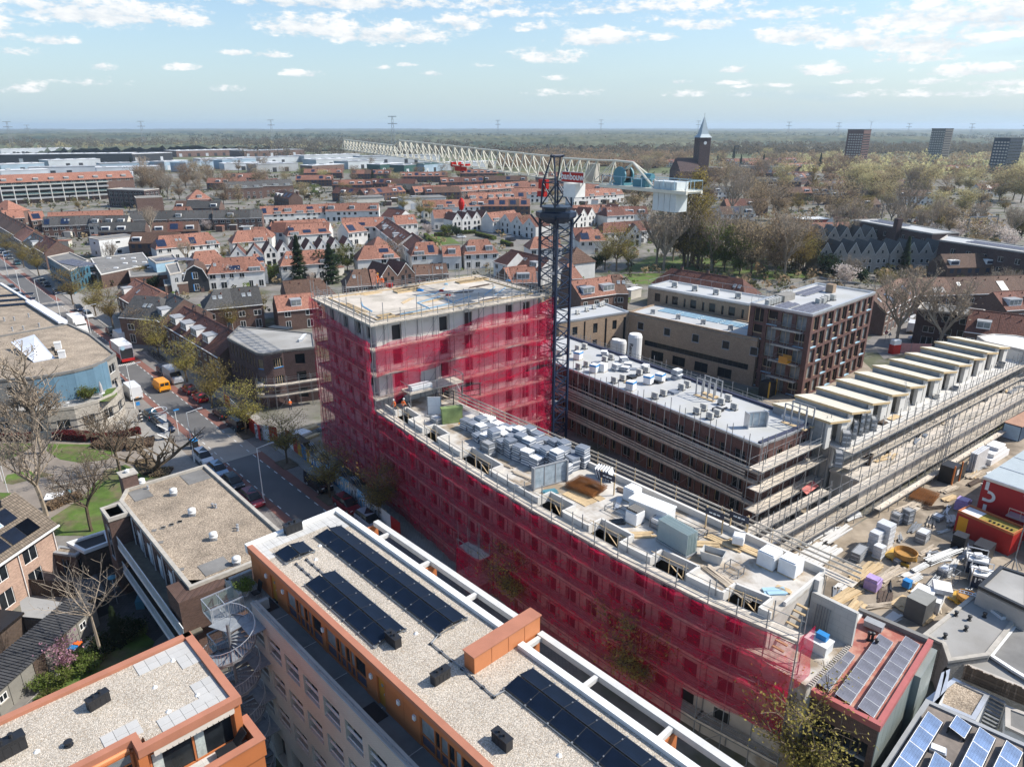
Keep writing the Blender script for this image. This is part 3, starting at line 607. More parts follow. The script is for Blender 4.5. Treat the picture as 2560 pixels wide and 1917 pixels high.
b=MB();b.wall((2.6,9.2),(2.6,-1.55),0,12.6);b.wall((-.42,7.6),(-.42,PY),0,AZ-.3);b.box(-.4,2.6,0.3,7.4,0,12.9);b.aa('side_wall',mat('white glazed brick',(.45,.44,.41),.6,.06,.6,.25,kind='brick',p=(.22,.08),col2=(.33,.32,.3)),tA)
for(x0,x1,za,zb)in av:
 x0+=2.6;x1+=2.6
 if za>1:
  w=aj('window',b6(1.9,1.6,'d',2,.02),tA,((x0+x1)/2,-1.0,za));r=MB();hz=za
  [r.ad((x0,-1.4,za+q_),(x1,-1.4,za+q_),.04)for q_ in(.12,.8,.95)]
  r.aa('railing',af,w,(-(x0+x1)/2,1.0,-za))
 else:aj('window',b6(1.9,2.9,'g',2,.02),tA,((x0+x1)/2,-1.0,za))
b=MB();b.box(3.0,19.95,8.75,9.2,15.55,15.95);b.box(21.0,AX,8.75,9.2,15.55,15.95)
for x in(5.0,10.1,15.2,21.1,25.6,30.6):b.box(x,x+.28,7.3,8.75,15.62,15.9)
b.aa('pergola',mat('off white beams',(.56,.55,.52),.7,.08),tA)
b=MB();b.box(2.6,AX,7.4,9.3,12.9,13.0);b.aa('terrace_floor',mat('brown terrace boards',(.16,.11,.085),.9,.3,1.5),tA)
for x in(2.8,10.3,20.2,30.7):MB().box(x,x+.2,7.45,9.15,13,15.55).aa('party_wall',aF,tA)
aR(tA,[(2.9,9.1),(10,9.1)],13,1.1,af,bq,1.6);aR(tA,[(10.5,9.1),(20,9.1)],13,1.1,af,bq,1.6);aR(tA,[(21,9.1),(30.6,9.1)],13,1.1,af,bq,1.6)
b=MB();x0,x1=20.1,20.95;b.box(x0,x1,3.75,9.05,12.9,17.1);b.aa('ridge_wall',aF,tA)
for i in Zr(4):MB().box(x1,x1+.02,3.77+i*1.32,3.73+(i+1)*1.32,15.95,17.08).aa('cladding_panel',mat('sunlit orange cladding',(.52,.20,.085),.55,.08,.8),tA)  # lighter orange puts the sunlight on this side into the panel colour
b=MB();b.box(x0-.06,x1+.08,3.68,9.12,17.1,17.17);b.aa('cap',bE,tA)
b=MB()
for i in Zr(4):
 for j in Zr(11):
  if i<2 or j>8 or j<1:b.box(-.05+i*.6,.53+i*.6,.42+j*.6,1.0+j*.6,AZ-.05,AZ+.01)
b.aa('paving_slabs',cN,tA)['kind']='stuff'
bI(A,2.0,4.3,9,AZ-.05,'long double row of black solar panels beside the white parapet on the gravel roof')
bI(A,6.9,.9,5,AZ-.05,'short double row of black solar panels beside the orange parapet',)
bI(A,2.0,1.1,1,AZ-.05,'single pair of dark solar panels near the far roof corner')
bI(A,23.0,4.2,7,AZ-.05,'double row of solar panels beyond the orange ridge wall at the lower edge')
def bs(fr,x,y,z,ae,rz=0,s=1.0):
 t=fr.ab('vent_box',ae,'roof vent','black ventilation boxes on the gravel roofs');t.location=fr.w(x,y,z);t.rotation_euler[2]+=rz;t.scale=(s,)*3
 aj('body',ai('bbx',lambda:MB().box(-.55,.55,-.22,.22,0,.62).mesh('body',ag)),t)
 def f():
  b=MB();b.box(-.58,.58,-.25,.25,.62,.68);b.lathe(-.2,0,[(.07,.68),(.07,.82),(.1,.84)],8);b.lathe(.15,0,[(.07,.68),(.07,.85),(.1,.87)],8)
  for i in Zr(4):b.box(-.5+i*.27,-.3+i*.27,-.235,-.22,.1,.5)
  return b.mesh('lid',ag)
 aj('lid',ai('bbl',f),t);return t
bs(A,15.7,1.9,AZ-.05,'black vent box at the end of the short solar row');bs(A,20.0,2.1,AZ-.05,'black vent box standing alone before the orange ridge wall',HP);bs(A,25.6,1.6,AZ-.05,'black vent box nearest the camera on the long gravel roof')
bs(A,.1,3.5,AZ-.05,'long low black box on the white coping at the far roof corner',HP,1.2)
def cK(fr,pts,z,ae):
 t=fr.ab('cable_tray',ae,'cable tray');b=MB()
 for p,q in zip(pts[:-1],pts[1:]):b.ad((p[0],p[1],z+.08),(q[0],q[1],z+.08),.045,5)
 b.aa('cable',ak,t);n=0
 for p,q in zip(pts[:-1],pts[1:]):
  L_=Zq.dist(p,q);k=max(1,int(L_/.75))
  for i in Zr(k):x=p[0]+(q[0]-p[0])*i/k;y=p[1]+(q[1]-p[1])*i/k;aj('foot',ai('cft',lambda:MB().box(-.09,.09,-.09,.09,0,.1).mesh('foot',ag)),t,(x,y,z))
cK(A,[(17.05,4.2),(17.3,3.5),(20.2,3.5),(23.0,3.4),(23.1,4.1)],AZ-.05,'dark cable tray on feet crossing the gravel between the solar rows')
cK(A,[(4.2,1.6),(6.8,1.6)],AZ-.05,'short cable run between the pair of panels and short solar row');cK(A,[(4.2,2.4),(6.8,2.4)],AZ-.05,'second cable run beside the pair of solar panels')
for i,(x,y)in Ze(((15.9,3.4),(4.6,2.9),(3.2,4.0),(28,3.2))):
 b=MB();b.lathe(0,0,[(.16,0),(.12,.05),(.03,.12),(0,.2)],8);tag(b.aa('roof_anchor',af,None,A.w(x,y,AZ-.05)),['white roof anchor between the two solar rows','white roof anchor by the pair of panels','white roof anchor by the long row start','white roof anchor near the lower frame edge'][i],'roof anchor','roof anchors')
t=A.ab('garden_chair','dark folding garden chair on the roof walkway beside the orange wall','chair');t.location=A.w(1.7,-.55,12.95)
MB().box(-.28,.28,-.28,.28,.4,.46).aa('seat',ag,t);MB().bG(0,.34,.82,.56,.06,.85,0,-.25).aa('backrest',ag,t)
for sx in(-.25,.25):
 for sy in(-.25,.25):MB().ad((sx,sy,0),(sx,sy*.6,.42),.02).aa('leg',ak,t)
t=A.ab('potted_palm','green palm in a white pot at the end of the roof walkway','plant');t.location=A.w(.9,-1.0,12.95)
b=MB();b.lathe(0,0,[(.22,0),(.34,.5),(.36,.5)],12);b.aa('pot',af,t);aj('crown',PR['bush'][1],t,(0,0,.3),scale=.42)
b=MB();b.box(-.6,3.3,-1.55,.2,12.5,12.95);b.box(-.8,-.5,-1.7,.2,11.8,13.8);b.box(-.8,1.6,-1.75,-1.5,12.2,13.8);b.aa('planter_wall',mat('pale glazed brick',(.33,.32,.29),.6,.06,.6,.25,kind='brick',p=(.22,.08)),tA)
B=Fr(W(473,1578,15.5),W(599,1739,15.5));BZ=15.3
tB=B.ab('apartment_building','orange trimmed penthouse with gravel roof, striped awnings and glazed front at lower left','building')
rp=[(0,0),(0,-24),(6.35,-24),(6.35,-4.75),(7.3,-4.75),(7.3,0)]
b=MB();b.aE(rp,BZ-.35,BZ-.02);b.aa('roof',cq,tB)
b=MB();b.box(-.05,.4,-24,0,BZ-.3,BZ+.2);b.box(-.05,7.4,-.4,.05,BZ-.3,BZ+.2);b.box(7.0,7.4,-4.95,-.4,BZ-.3,BZ+.199);b.box(6.0,7.4,-5.3,-4.95,BZ-.3,BZ+.198);b.box(6.0,6.42,-24,-5.3,BZ-.3,BZ+.2);b.aa('coping',bE,tB)
b=MB();b.box(0.1,6.6,-24,-.1,0,BZ-.35);b.aa('wall',aF,tB)
MB().box(6.6,7.25,-.42,-.02,12.2,BZ-.3).aa('corner_pier',aF,tB);MB().box(6.45,7.35,-5.35,-4.9,12.2,BZ-.3).aa('corner_pier',aF,tB)
b=MB();b.box(0,8.9,-24,.3,9.8,12.3);b.aa('lower_storey',aF,tB);MB().box(.3,8.6,-23.8,.1,0,9.8).aa('base_wall',b3,tB)
b=MB();b.box(8.6,9.0,-9,.4,12.3,13.4);b.box(6.7,8.6,.05,.4,12.3,13.4);b.aa('balcony_parapet',aF,tB)
b=MB();b.box(8.55,9.05,-9,.45,13.4,13.47);b.box(6.65,8.55,0.0,.45,13.4,13.47);b.aa('parapet_coping',bE,tB)
b=MB();b.box(6.7,8.55,-9,0,12.3,12.34);b.aa('balcony_floor',cN,tB)
def cT(y0,y1,x,ae):
 t=B.ab('awning',ae,'awning','rolled striped awnings')
 b=MB();b.ad((x+.12,y0,BZ-.28),(x+.12,y1,BZ-.28),.13,8);b.aa('roller',mat('copper tube',(.62,.26,.11),.35,.08,spec=.5),t)
 b=MB();n=max(4,int((y1-y0)/.28));
 for i in Zr(n):
  a=y0+(y1-y0)*i/n;c=y0+(y1-y0)*(i+1)/n;m_=(a+c)/2
  b.box(x+.2,x+.215,a,c,BZ-.62,BZ-.36);b.aE([(x+.2,a+.02),(x+.215,a+.02),(x+.215,c-.02),(x+.2,c-.02)],BZ-.70,BZ-.62)
 b.aa('valance',mat('awning cloth',(.62,.55,.47),.8,.1),t)
cT(-4.6,-.4,7.15,'orange rolled awning with scalloped valance over the balcony nearest the stair');cT(-10,-5.5,6.3,'orange rolled awning with scalloped valance set back at the frame bottom')
for(y0,y1,x,n)in((-4.75,-.45,6.75,2),(-10,-5.5,6.62,2)):
 b=MB();w=(y1-y0)/n
 for i in Zr(n+1):b.box(x,x+.12,y0+i*w-.05,y0+i*w+.05,12.34,BZ-.4)
 b.box(x,x+.12,y0,y1,12.34,12.45);b.box(x,x+.1,y0,y1,14.35,14.42)
 fo=b.aa('window',aF,tB)
 for i in Zr(n):
  MB().box(x+.03,x+.05,y0+i*w+.05,y0+(i+1)*w-.05,12.45,14.35).aa('pane',a5,fo);MB().box(x+.03,x+.05,y0+i*w+.05,y0+(i+1)*w-.05,14.42,14.9).aa('pane',bv,fo)
  MB().box(x+.051,x+.06,y0+i*w+.1,y0+i*w+.6,12.45,14.35).aa('curtain',mat('pale curtain',(.40,.44,.41),.8,.2,6),fo)
def cf(fr,x,y,nx,ny,z,ae):
 t=fr.ab('paving_slabs',ae,'paving slabs','paving slab patches on the gravel');t.location=fr.w(x,y,z)
 for i in Zr(nx):
  for j in Zr(ny):aj('slab',ai('slb',lambda:MB().box(.01,.59,.01,.59,0,.05).mesh('slab',mat('slab face',(.47,.46,.435),.85,.06,1,orand=.05))),t,(i*.6,j*.6,0))
cf(B,.45,-3.45,2,5,BZ-.03,'pale slabs along the back parapet by the far corner');cf(B,.45,-.45-1.2+.2,4,2,BZ-.03,'pale slabs running down the side parapet by the corner')
cf(B,4.4,-1.65,3,2,BZ-.03,'pale slabs beside the stair-side parapet');cf(B,5.75,-3.9,2,6,BZ-.03,'pale slabs along the awning-side parapet');cf(B,4.9,-6.4,2,3,BZ-.03,'square patch of pale slabs by the notch in the parapet')
bs(B,*B.t(23,665,1235,15.3),BZ-.02,'black rounded vent box in the middle of the lower left gravel roof',HP+.2);bs(B,*B.t(23,70,1560,15.3),BZ-.02,'larger black vent box at the left frame edge',HP+.1,1.3)
aZ(tuple(B.w(*B.t(23,462,1508,15.3),BZ-.02)),.3,.14,None,'small round black vent cap on the lower left roof')
for i,(x,y)in Ze(((1160,940),(1040,1118),(1325,1172),(1130,1280),(245,1550))):
 b=MB();b.lathe(0,0,[(.16,0),(.12,.05),(.03,.12),(0,.2)],8);tag(b.aa('roof_anchor',af,None,B.w(*B.t(23,x,y,15.3),BZ-.02)),'white roof anchor %s on the lower left roof'%['near the back slabs','in the middle','near the stair side','near the awning side','at far left'][i],'roof anchor','roof anchors')
t=B.ab('sun_lounger','black folded lounger on the orange balcony behind the parapet','lounger');t.location=B.w(7.6,-1.2,12.34)
MB().bG(0,0,.45,.6,1.1,.07).aa('seat',ag,t);MB().bG(0,.75,.75,.6,.9,.07,0,.8).aa('backrest',ag,t);MB().box(-.28,.28,-.5,.5,0,.06).aa('base',ag,t)
SC=A.w(4.0,-3.6);
t=ab('spiral_staircase','galvanised spiral staircase with bar railings linking the two penthouse walkways','staircase',(SC.x,SC.y,0),A.rz)
MB().ad((0,0,0),(0,0,13.6),.11,8).aa('column',ak,t)
cg=mat('steel tread',(.28,.30,.32),.45,.15,4,metal=.2)
def sector(a0,a1,r0,r1,z0,z1,n=2):
 b=MB();P=[(r0*Zq.cos(a0),r0*Zq.sin(a0))]+[(r1*Zq.cos(a0+(a1-a0)*i/n),r1*Zq.sin(a0+(a1-a0)*i/n))for i in Zr(n+1)]+[(r0*Zq.cos(a1),r0*Zq.sin(a1))];b.aE(P,z0,z1);return b
trd=sector(0,rad(23),.1,1.75,0,.045).mesh('tread',cg)
NS=76;dz=12.9/NS;a0=rad(150);st=rad(21.2)
rl=MB();bl=MB();strg=MB()
for i in Zr(NS):
 a=a0-(NS-i)*st;z=(i+1)*dz;aj('tread',trd,t,(0,0,z),a)
 a2=a+st;p1=Vector((1.75*Zq.cos(a),1.75*Zq.sin(a),z));p2=Vector((1.75*Zq.cos(a2),1.75*Zq.sin(a2),z+dz))
 rl.ad(p1+Vector((0,0,1.0)),p2+Vector((0,0,1.0)),.03,5);rl.ad(p1+Vector((0,0,.12)),p2+Vector((0,0,.12)),.015,3)
 strg.quad(p1-Vector((0,0,.12)),p2-Vector((0,0,.12)),p2+Vector((0,0,.08)),p1+Vector((0,0,.08)))
 for k in Zr(3):q=p1.lerp(p2,k/3);bl.ad(q+Vector((0,0,.1)),q+Vector((0,0,1.0)),.013,3)
rl.aa('handrail',ao,t);bl.aa('balusters',ao,t)['kind']='stuff';strg.aa('stringer',ak,t)
for k in Zr(4):
 z=12.9-2.95*k;la=a0;
 o=sector(rad(95),rad(205),.1,1.75,z-.06,z,6).aa('landing',cg,t)
 MB().box(-1.1,1.3,.9,2.2,z-.08,z-.02).aa('bridge',cg,t)
 aR(t,[(-1.7,1.9),(-1.7,-.3)],z,1.05,ao,None,1.1,.12);aR(t,[(-1.75,.6),(-3.2,.6)],z,1.05,ao,bq,1.1)
 MB().box(-3.4,-1.7,-.4,1.9,z-.1,z-.03).aa('gallery_floor',cg,t);aR(t,[(-3.4,2),(-3.4,-.4),(-1.7,-.4)],z,1.05,ao,bq,1.3)
 MB().box(-.1,.1,1.0,2.2,z-.25,z-.1).aa('beam',ak,t)
C=Fr(W(513,1160,8.9),W(690,1315,8.9));CZ=8.6
tC=C.ab('gallery_flats','low brown brick flats with weathered gravel roof and white railed access galleries','building')
cp=[(0,0),(0,-8.3),(2.4,-9.6),(22.3,-9.6),(22.3,0)]
aL(tC,cp,CZ,by,.28,.3,ba)
aI(tC,am,(0,0),(0,-8.3),0,CZ,((1,1.5),(3.9,1.5),(6.7,1.2)),1.2,2.6);aI(tC,am,(0,-8.3),(2.4,-9.6),0,CZ,(),0,3)
aI(tC,am,(2.4,-9.6),(22.3,-9.6),0,CZ,((.9,1.5),(3.7,1.5),(6.5,1.4)),1.1,2.3);aI(tC,am,(22.3,-9.6),(22.3,0),0,CZ,(),0,3);aI(tC,am,(22.3,0),(0,0),0,CZ,((1,1.5),(3.9,1.5),(6.7,1.2)),1.6,3)
b=MB();b.aE([(2.7,-9.7),(2.7,-11.5),(5.6,-11.5),(5.6,-9.7)],0,CZ);b.aa('stair_tower',am,tC);aL(tC,[(2.7,-9.7),(2.7,-11.5),(5.6,-11.5),(5.6,-9.7)],CZ,aC,.25,.25,ba)
aW(tC,4.6,-11.5,4.0,0,1.2,3.6,'g',1);
b=MB();b.aE([(20.4,-9.6),(20.4,-10.9),(23.5,-10.9),(23.5,-6)],5.4,CZ);b.aa('projecting_bay',am,tC)
for z in(5.6,2.7):
 MB().box(5.6,24,-11.05,-9.6,z-.25,z).aa('gallery_floor',mat('mossy gallery floor',(.17,.155,.12),.95,.2),tC)
 b=MB();b.box(5.6,24.3,-11.2,-11.05,z-.3,z+.1);b.ad((5.6,-11.12,z+1.1),(24.3,-11.12,z+1.1),.05);b.aa('gallery_edge',af,tC)
 for i in Zr(10):MB().box(5.7+i*1.86,7.5+i*1.86,-11.15,-11.11,z+.12,z+1.05).aa('rail_panel',mat('rail panels',(.36,.42,.44),.5,.1),tC)
for i in Zr(6):MB().ad((6.5+i*3,-9.72,0),(6.5+i*3,-9.72,CZ),.06).aa('downpipe',af,tC)
for i in Zr(5):
 z=5.6;MB().box(7.6+i*3,8.5+i*3,-9.63,-9.58,z,z+2.1).aa('door',af,tC)
tch=C.ab('chimney_stack','square brick chimney block with grey cap at the far corner of the gravel roof','chimney');tch.location=C.w(-.6,-7.8)
MB().box(-.75,.75,-.75,.75,0,10.2).aa('stack',am,tch);MB().box(-.85,.85,-.85,.85,10.2,10.32).aa('cap',ba,tch);MB().lathe(0,0,[(.2,10.32),(.25,10.6),(.0,10.75)],8).aa('cowl',af,tch)
for i,(n,x,y)in Ze(((13,1225,1285),(13,1500,1370),(13,1660,1545),(23,1435,130),(23,1590,295))):
 dF(tuple(C.w(*C.t(n,x,y,CZ),CZ)),.9,'white round roof ventilator on the brown gravel roof, %s from the far corner'%ORD[i],'white ventilators on the brown gravel roof')
for i,(n,x,y)in Ze(((13,1277,1320),(13,1835,1475),(13,1862,1480),(23,1595,70),(23,1553,425),(13,2050,1656))):
 aZ(tuple(C.w(*C.t(n,x,y,CZ),CZ)),.45,.09,aq,'small grey vent pipe on the brown gravel roof, %s from the chimney'%ORD[i],ah='vent pipes on the brown gravel roof')
for i,(n,x,y)in Ze(((13,1550,1600),(13,1480,1630),(13,1410,1650),(23,1090,55),(23,1150,30),(23,1208,12),(23,1035,70),(23,1080,150),(23,1220,330))):
 tag(MB().box(-.2,.2,-.2,.2,0,.06).aa('rubber_tile',aC,None,C.w(*C.t(n,x,y,CZ),CZ),.3),'dark square rubber tile on the brown gravel roof, %s of the row'%ORD[i],'rubber tile','rubber tiles on the brown gravel roof')
MB().box(.6,3.3,-8.4,-6.6,CZ,CZ+.05).aa('slab_patch',aC,tC);MB().box(19.3,21.3,-7.9,-5.6,CZ,CZ+.05).aa('slab_patch',aC,tC)
MB().box(.4,3.3,-3.0,-.6,CZ,CZ+.05).aa('slab_patch',aC,tC)
aN('courtyard',[(23,560,100),(23,830,350),(23,1100,760),(23,700,1100),(23,400,900),(23,560,560)],.006,ds)
bc=mat('scaffold boards',(.54,.48,.40),.9,.25,2.5,.1,orand=.18)
def aO(fr,ae,path,levels,z0=0,top=None,aP=1.0,bay=2.4,ax=True,ah='scaffolds round the new buildings',rails=True,brace=True,name='scaffold',bi=1.3,skiprail=()):
 """path: outer line in the frame, building lies to the left of travel"""
 t=fr.ab(name,ae,'scaffold',ah);P=[Vector(p)for p in path];led=MB();n_b=0;jb=MB();npole=0
 pm=ai(('pole',round(levels[-1]+bi-z0,1)),lambda:MB().ad((0,0,0),(0,0,levels[-1]+bi-z0),.045,4).mesh('pole',ak))
 for si,(a,c)in Ze(zip(P[:-1],P[1:])):
  d=(c-a);Ln=d.length;u=d.normalized();v=Vector((-u.y,u.x));k=max(1,round(Ln/bay));rz=Zq.atan2(u.y,u.x)
  for i in Zr(k+1):
   if i==k and si<len(P)-2:continue
   q=a+u*Ln*i/k
   for off in(0.02,aP):
    s=q+v*off
    if npole<290:aj('pole',pm,t,(s.x,s.y,z0),0,scale=(1,1,1+RU(-.02,.05)));npole+=1
    else:led.ad((s.x,s.y,z0),(s.x,s.y,levels[-1]+bi),.035)
   for z in levels:led.ad((q.x,q.y,z-.06),(q.x+v.x*aP,q.y+v.y*aP,z-.06),.03)
  for li,z in Ze(levels):
   for off in(0,aP):s=a+v*off;e=c+v*off;led.ad((s.x,s.y,z-.08),(e.x,e.y,z-.08),.03)
   if rails:
    for h in(.5,1.0):led.ad((a.x,a.y,z+h),(c.x,c.y,z+h),.026)
    if z==levels[-1]:s=a+v*aP;e=c+v*aP;led.ad((s.x,s.y,z+1.0),(e.x,e.y,z+1.0),.026)
   nb=int(aP/.24)
   top_=ax and li>=len(levels)-ax
   for i in Zr(k):
    for j in Zr(nb):
     q=a+u*(Ln*(i+.5)/k)+v*(.06+j*.235+.115)
     if top_ and n_b<290:aj('scaffold_board',ai(('sb',round(Ln/k,1)),lambda:MB().box(-Ln/k/2-.04,Ln/k/2+.04,-.112,.112,0,.045).mesh('scaffold_board',bc)),t,(q.x,q.y,z+RU(0,.012)),rz+RU(-.006,.006));n_b+=1
     else:jb.bG(q.x,q.y,z+.02+.004*(i%2),Ln/k+.06,.215,.04,rz)
   q=a+u*Ln/2;jb.bG(q.x,q.y,z+.12,Ln,.03,.18,rz)
  if brace:
   for i in Zr(0,k,3):
    for li in Zr(len(levels)):
     za=(levels[li-1]if li else z0);s=a+u*Ln*i/k-v*.04;e=a+u*Ln*min(k,i+1)/k-v*.04;led.ad((s.x,s.y,za),(e.x,e.y,levels[li]),.024)
 stuff(led.aa('ledgers',ak,t))
 if jb.v:stuff(jb.aa('boarding',bc,t))
 return t
def net(fr,ae,path,z0,z1,ah='pink debris nets',wav=.10,seed=0,sag=.25,dx=.4,dz=.5,topf=None,botf=None):
 b=MB();P=[Vector(p)for p in path];r=random.Random(seed);S=[0]
 for a,c in zip(P[:-1],P[1:]):S.append(S[-1]+(c-a).length)
 nx=max(2,int(S[-1]/dx));nz=max(2,int((z1-z0)/dz));ph=[r.uniform(0,6.28)for _ in Zr(8)]
 def pos(s):
  for i in Zr(len(S)-1):
   if s<=S[i+1]+1e-6:d=(P[i+1]-P[i]).normalized();return P[i]+d*(s-S[i]),Vector((d.y,-d.x))
  return P[-1],Vector((0,0))
 for i in Zr(nx+1):
  s=S[-1]*i/nx;p,n=pos(s);zt=z1+(topf(s)if topf else 0)-sag*.5*(1-Zq.cos(2*Zq.pi*s/2.4))*.35;zb=z0+(botf(s)if botf else 0)
  for j in Zr(nz+1):
   f=j/nz;z=zb+(zt-zb)*f
   w=wav*(Zq.sin(s*2.6+ph[0])*.5+Zq.sin(s*.9+z*.7+ph[1])*.6+Zq.sin(z*2.9+s*.35+ph[2])*.45+r.uniform(-.35,.35))+abs(Zq.sin(z*1.6))*wav*.4
   q=p+n*(w+wav);b.v.append((q.x,q.y,z))
 for i in Zr(nx):
  for j in Zr(nz):k=i*(nz+1)+j;b.f.append((k,k+nz+1,k+nz+2,k+1));b.mi.append(0)
 o=b.aa('debris_net',dC,None,(fr.o.x,fr.o.y,0),fr.rz,smooth=True);return tag(o,ae,'netting',ah)
TW=Fr(W(925,812,23.6),W(1355,738,23.6));TZ=23.5
tT=TW.ab('tower_block','pale concrete seven storey tower under construction wrapped in pink netting','building')
x0,x1,y0,y1=1.25,25.6,1.2,16.2
fl=3.0;lev=[TZ-.3-fl*(k+1)for k in Zr(7)]
def tface(p,q,cols,w,h=1.7,sill=.75):
 Ln=Zq.dist(p,q);av=[]
 for z in lev:
  for c in cols:
   if c+w/2<Ln:av.append((c-w/2,c+w/2,max(z,0)+sill,max(z,0)+sill+h))
 b=MB();b.wall(p,q,0,TZ-.3,av,.3,back=1);return b
bW=tface((x0,y0),(x1,y0),(2.7,9.3,13.0,19.6,22.5),1.25,1.9,.6);bW.aa('front_wall',[ap,at],tT)
b=tface((x0,y1),(x0,y0),(2.2,6.4,10.2,13),1.3);b.aa('side_wall',[ap,at],tT)
b=tface((x1,y0),(x1,y1),(3,7,11),1.3);b.aa('side_wall',[ap,at],tT);b=tface((x1,y1),(x0,y1),(3,8,13,18),1.3);b.aa('back_wall',[ap,at],tT)
b=MB();b.box(x0-.15,x1+.15,y0-.15,y1+.15,TZ-.3,TZ);b.aa('roof_slab',cl,tT)
b=MB()
for(a,c,d,e)in((x0+.4,x1-.4,y0+.35,y0+.47),(x0+.4,x0+.52,y0+.5,y1-.4),(x1-.5,x1-.38,y0+.5,y1-.4),(x0+.4,x1-.4,y1-.5,y1-.38)):b.box(a,c,d,e,TZ,TZ+.14)
b.aa('edge_formwork',an,tT)['kind']='stuff'
for i,(x,y,w,d)in Ze(((2.5,2.1,1.7,1.0),(10.6,13.0,3.6,1.2),(20.8,13.2,5.0,1.1))):
 b=MB();b.box(x,x+w,y,y+d,TZ-.05,TZ+.004);o=b.aa('dark_opening_sheet',at,tT)  # flat dark sheet on the slab stands in for the shade of an opening
 b=MB();b.box(x-.1,x,y-.1,y+d+.1,TZ,TZ+.22);b.box(x+w,x+w+.1,y-.1,y+d+.1,TZ,TZ+.22);b.box(x,x+w,y-.1,y,TZ,TZ+.22);b.box(x,x+w,y+d,y+d+.1,TZ,TZ+.22);b.aa('kerb',an,o)
tp=[(0,17.4),(0,0),(27.2,0),(27.2,17.4)]
TL=[2.4,5.2,8.2,11.2,14.2,17.2,20.3,TZ-.15]
aO(TW,'tall scaffold round the pink netted tower with poles rising above the roof slab',[(0,17.4),(0,0),(27.2,0),(27.2,17.4),(0,17.4)],TL,0,aP=1.1,bay=2.3,ax=1,bi=1.5)
net(TW,'deep pink net over the street side of the tower, in shade',[(-.12,17.5),(-.12,9),(-.12,-.1)],1.5,TZ-2.0,seed=1,wav=.13,topf=lambda s:-.4*Zq.sin(s/17*3.14)+2.3*(1-s/17),sag=.3)
net(TW,'sunlit pink net across the upper front of the tower',[(0.3,-.12),(27.3,-.12)],TZ-6.4,TZ-2.4,seed=2,topf=lambda s:2.1*(s/27)**1.2+.3*Zq.sin(s*.5)-.2,sag=.3,botf=lambda s:.4*Zq.sin(s*.7))
net(TW,'sunlit pink net on the front of the tower left of the hoist gap',[(2.3,-.12),(6.2,-.12)],TZ-10.4,TZ-6.3,seed=3,botf=lambda s:1.3*Zq.sin(s*.6))
net(TW,'sunlit pink net on the front of the tower from hoist gap to crane',[(9.2,-.12),(27.3,-.12)],TZ-10.2,TZ-6.2,seed=4,botf=lambda s:.5*Zq.sin(s*.5))
net(TW,'lower pink net on the tower front beside the courtyard guard rail',[(11.5,-.12),(27.3,-.12)],2,TZ-10.1,seed=5,wav=.14)
net(TW,'pink net on the tower side behind the crane mast',[(27.35,0),(27.35,17.5)],2,TZ-1.5,seed=6)
t=TW.ab('hoist_platform','loading platform of grey boards standing out from the tower front above the wing','platform')
MB().box(3.4,11,-2.4,-.1,TZ-8.6,TZ-8.45).aa('deck',bc,t);
for x in(3.5,7.2,10.9):MB().ad((x,-2.3,12.9),(x,-2.3,TZ-7.4),.04).aa('post',ak,t);MB().ad((x,-2.3,13.2),(x,-.2,TZ-8.6),.03).aa('brace',ak,t)
aR(t,[(3.4,-.1),(3.4,-2.4),(11,-2.4),(11,-.1)],TZ-8.45,1.0,ak,None,1.8);MB().box(4,6.8,-1.9,-.8,TZ-8.45,TZ-7.9).aa('pipe_bundle',bS,t)
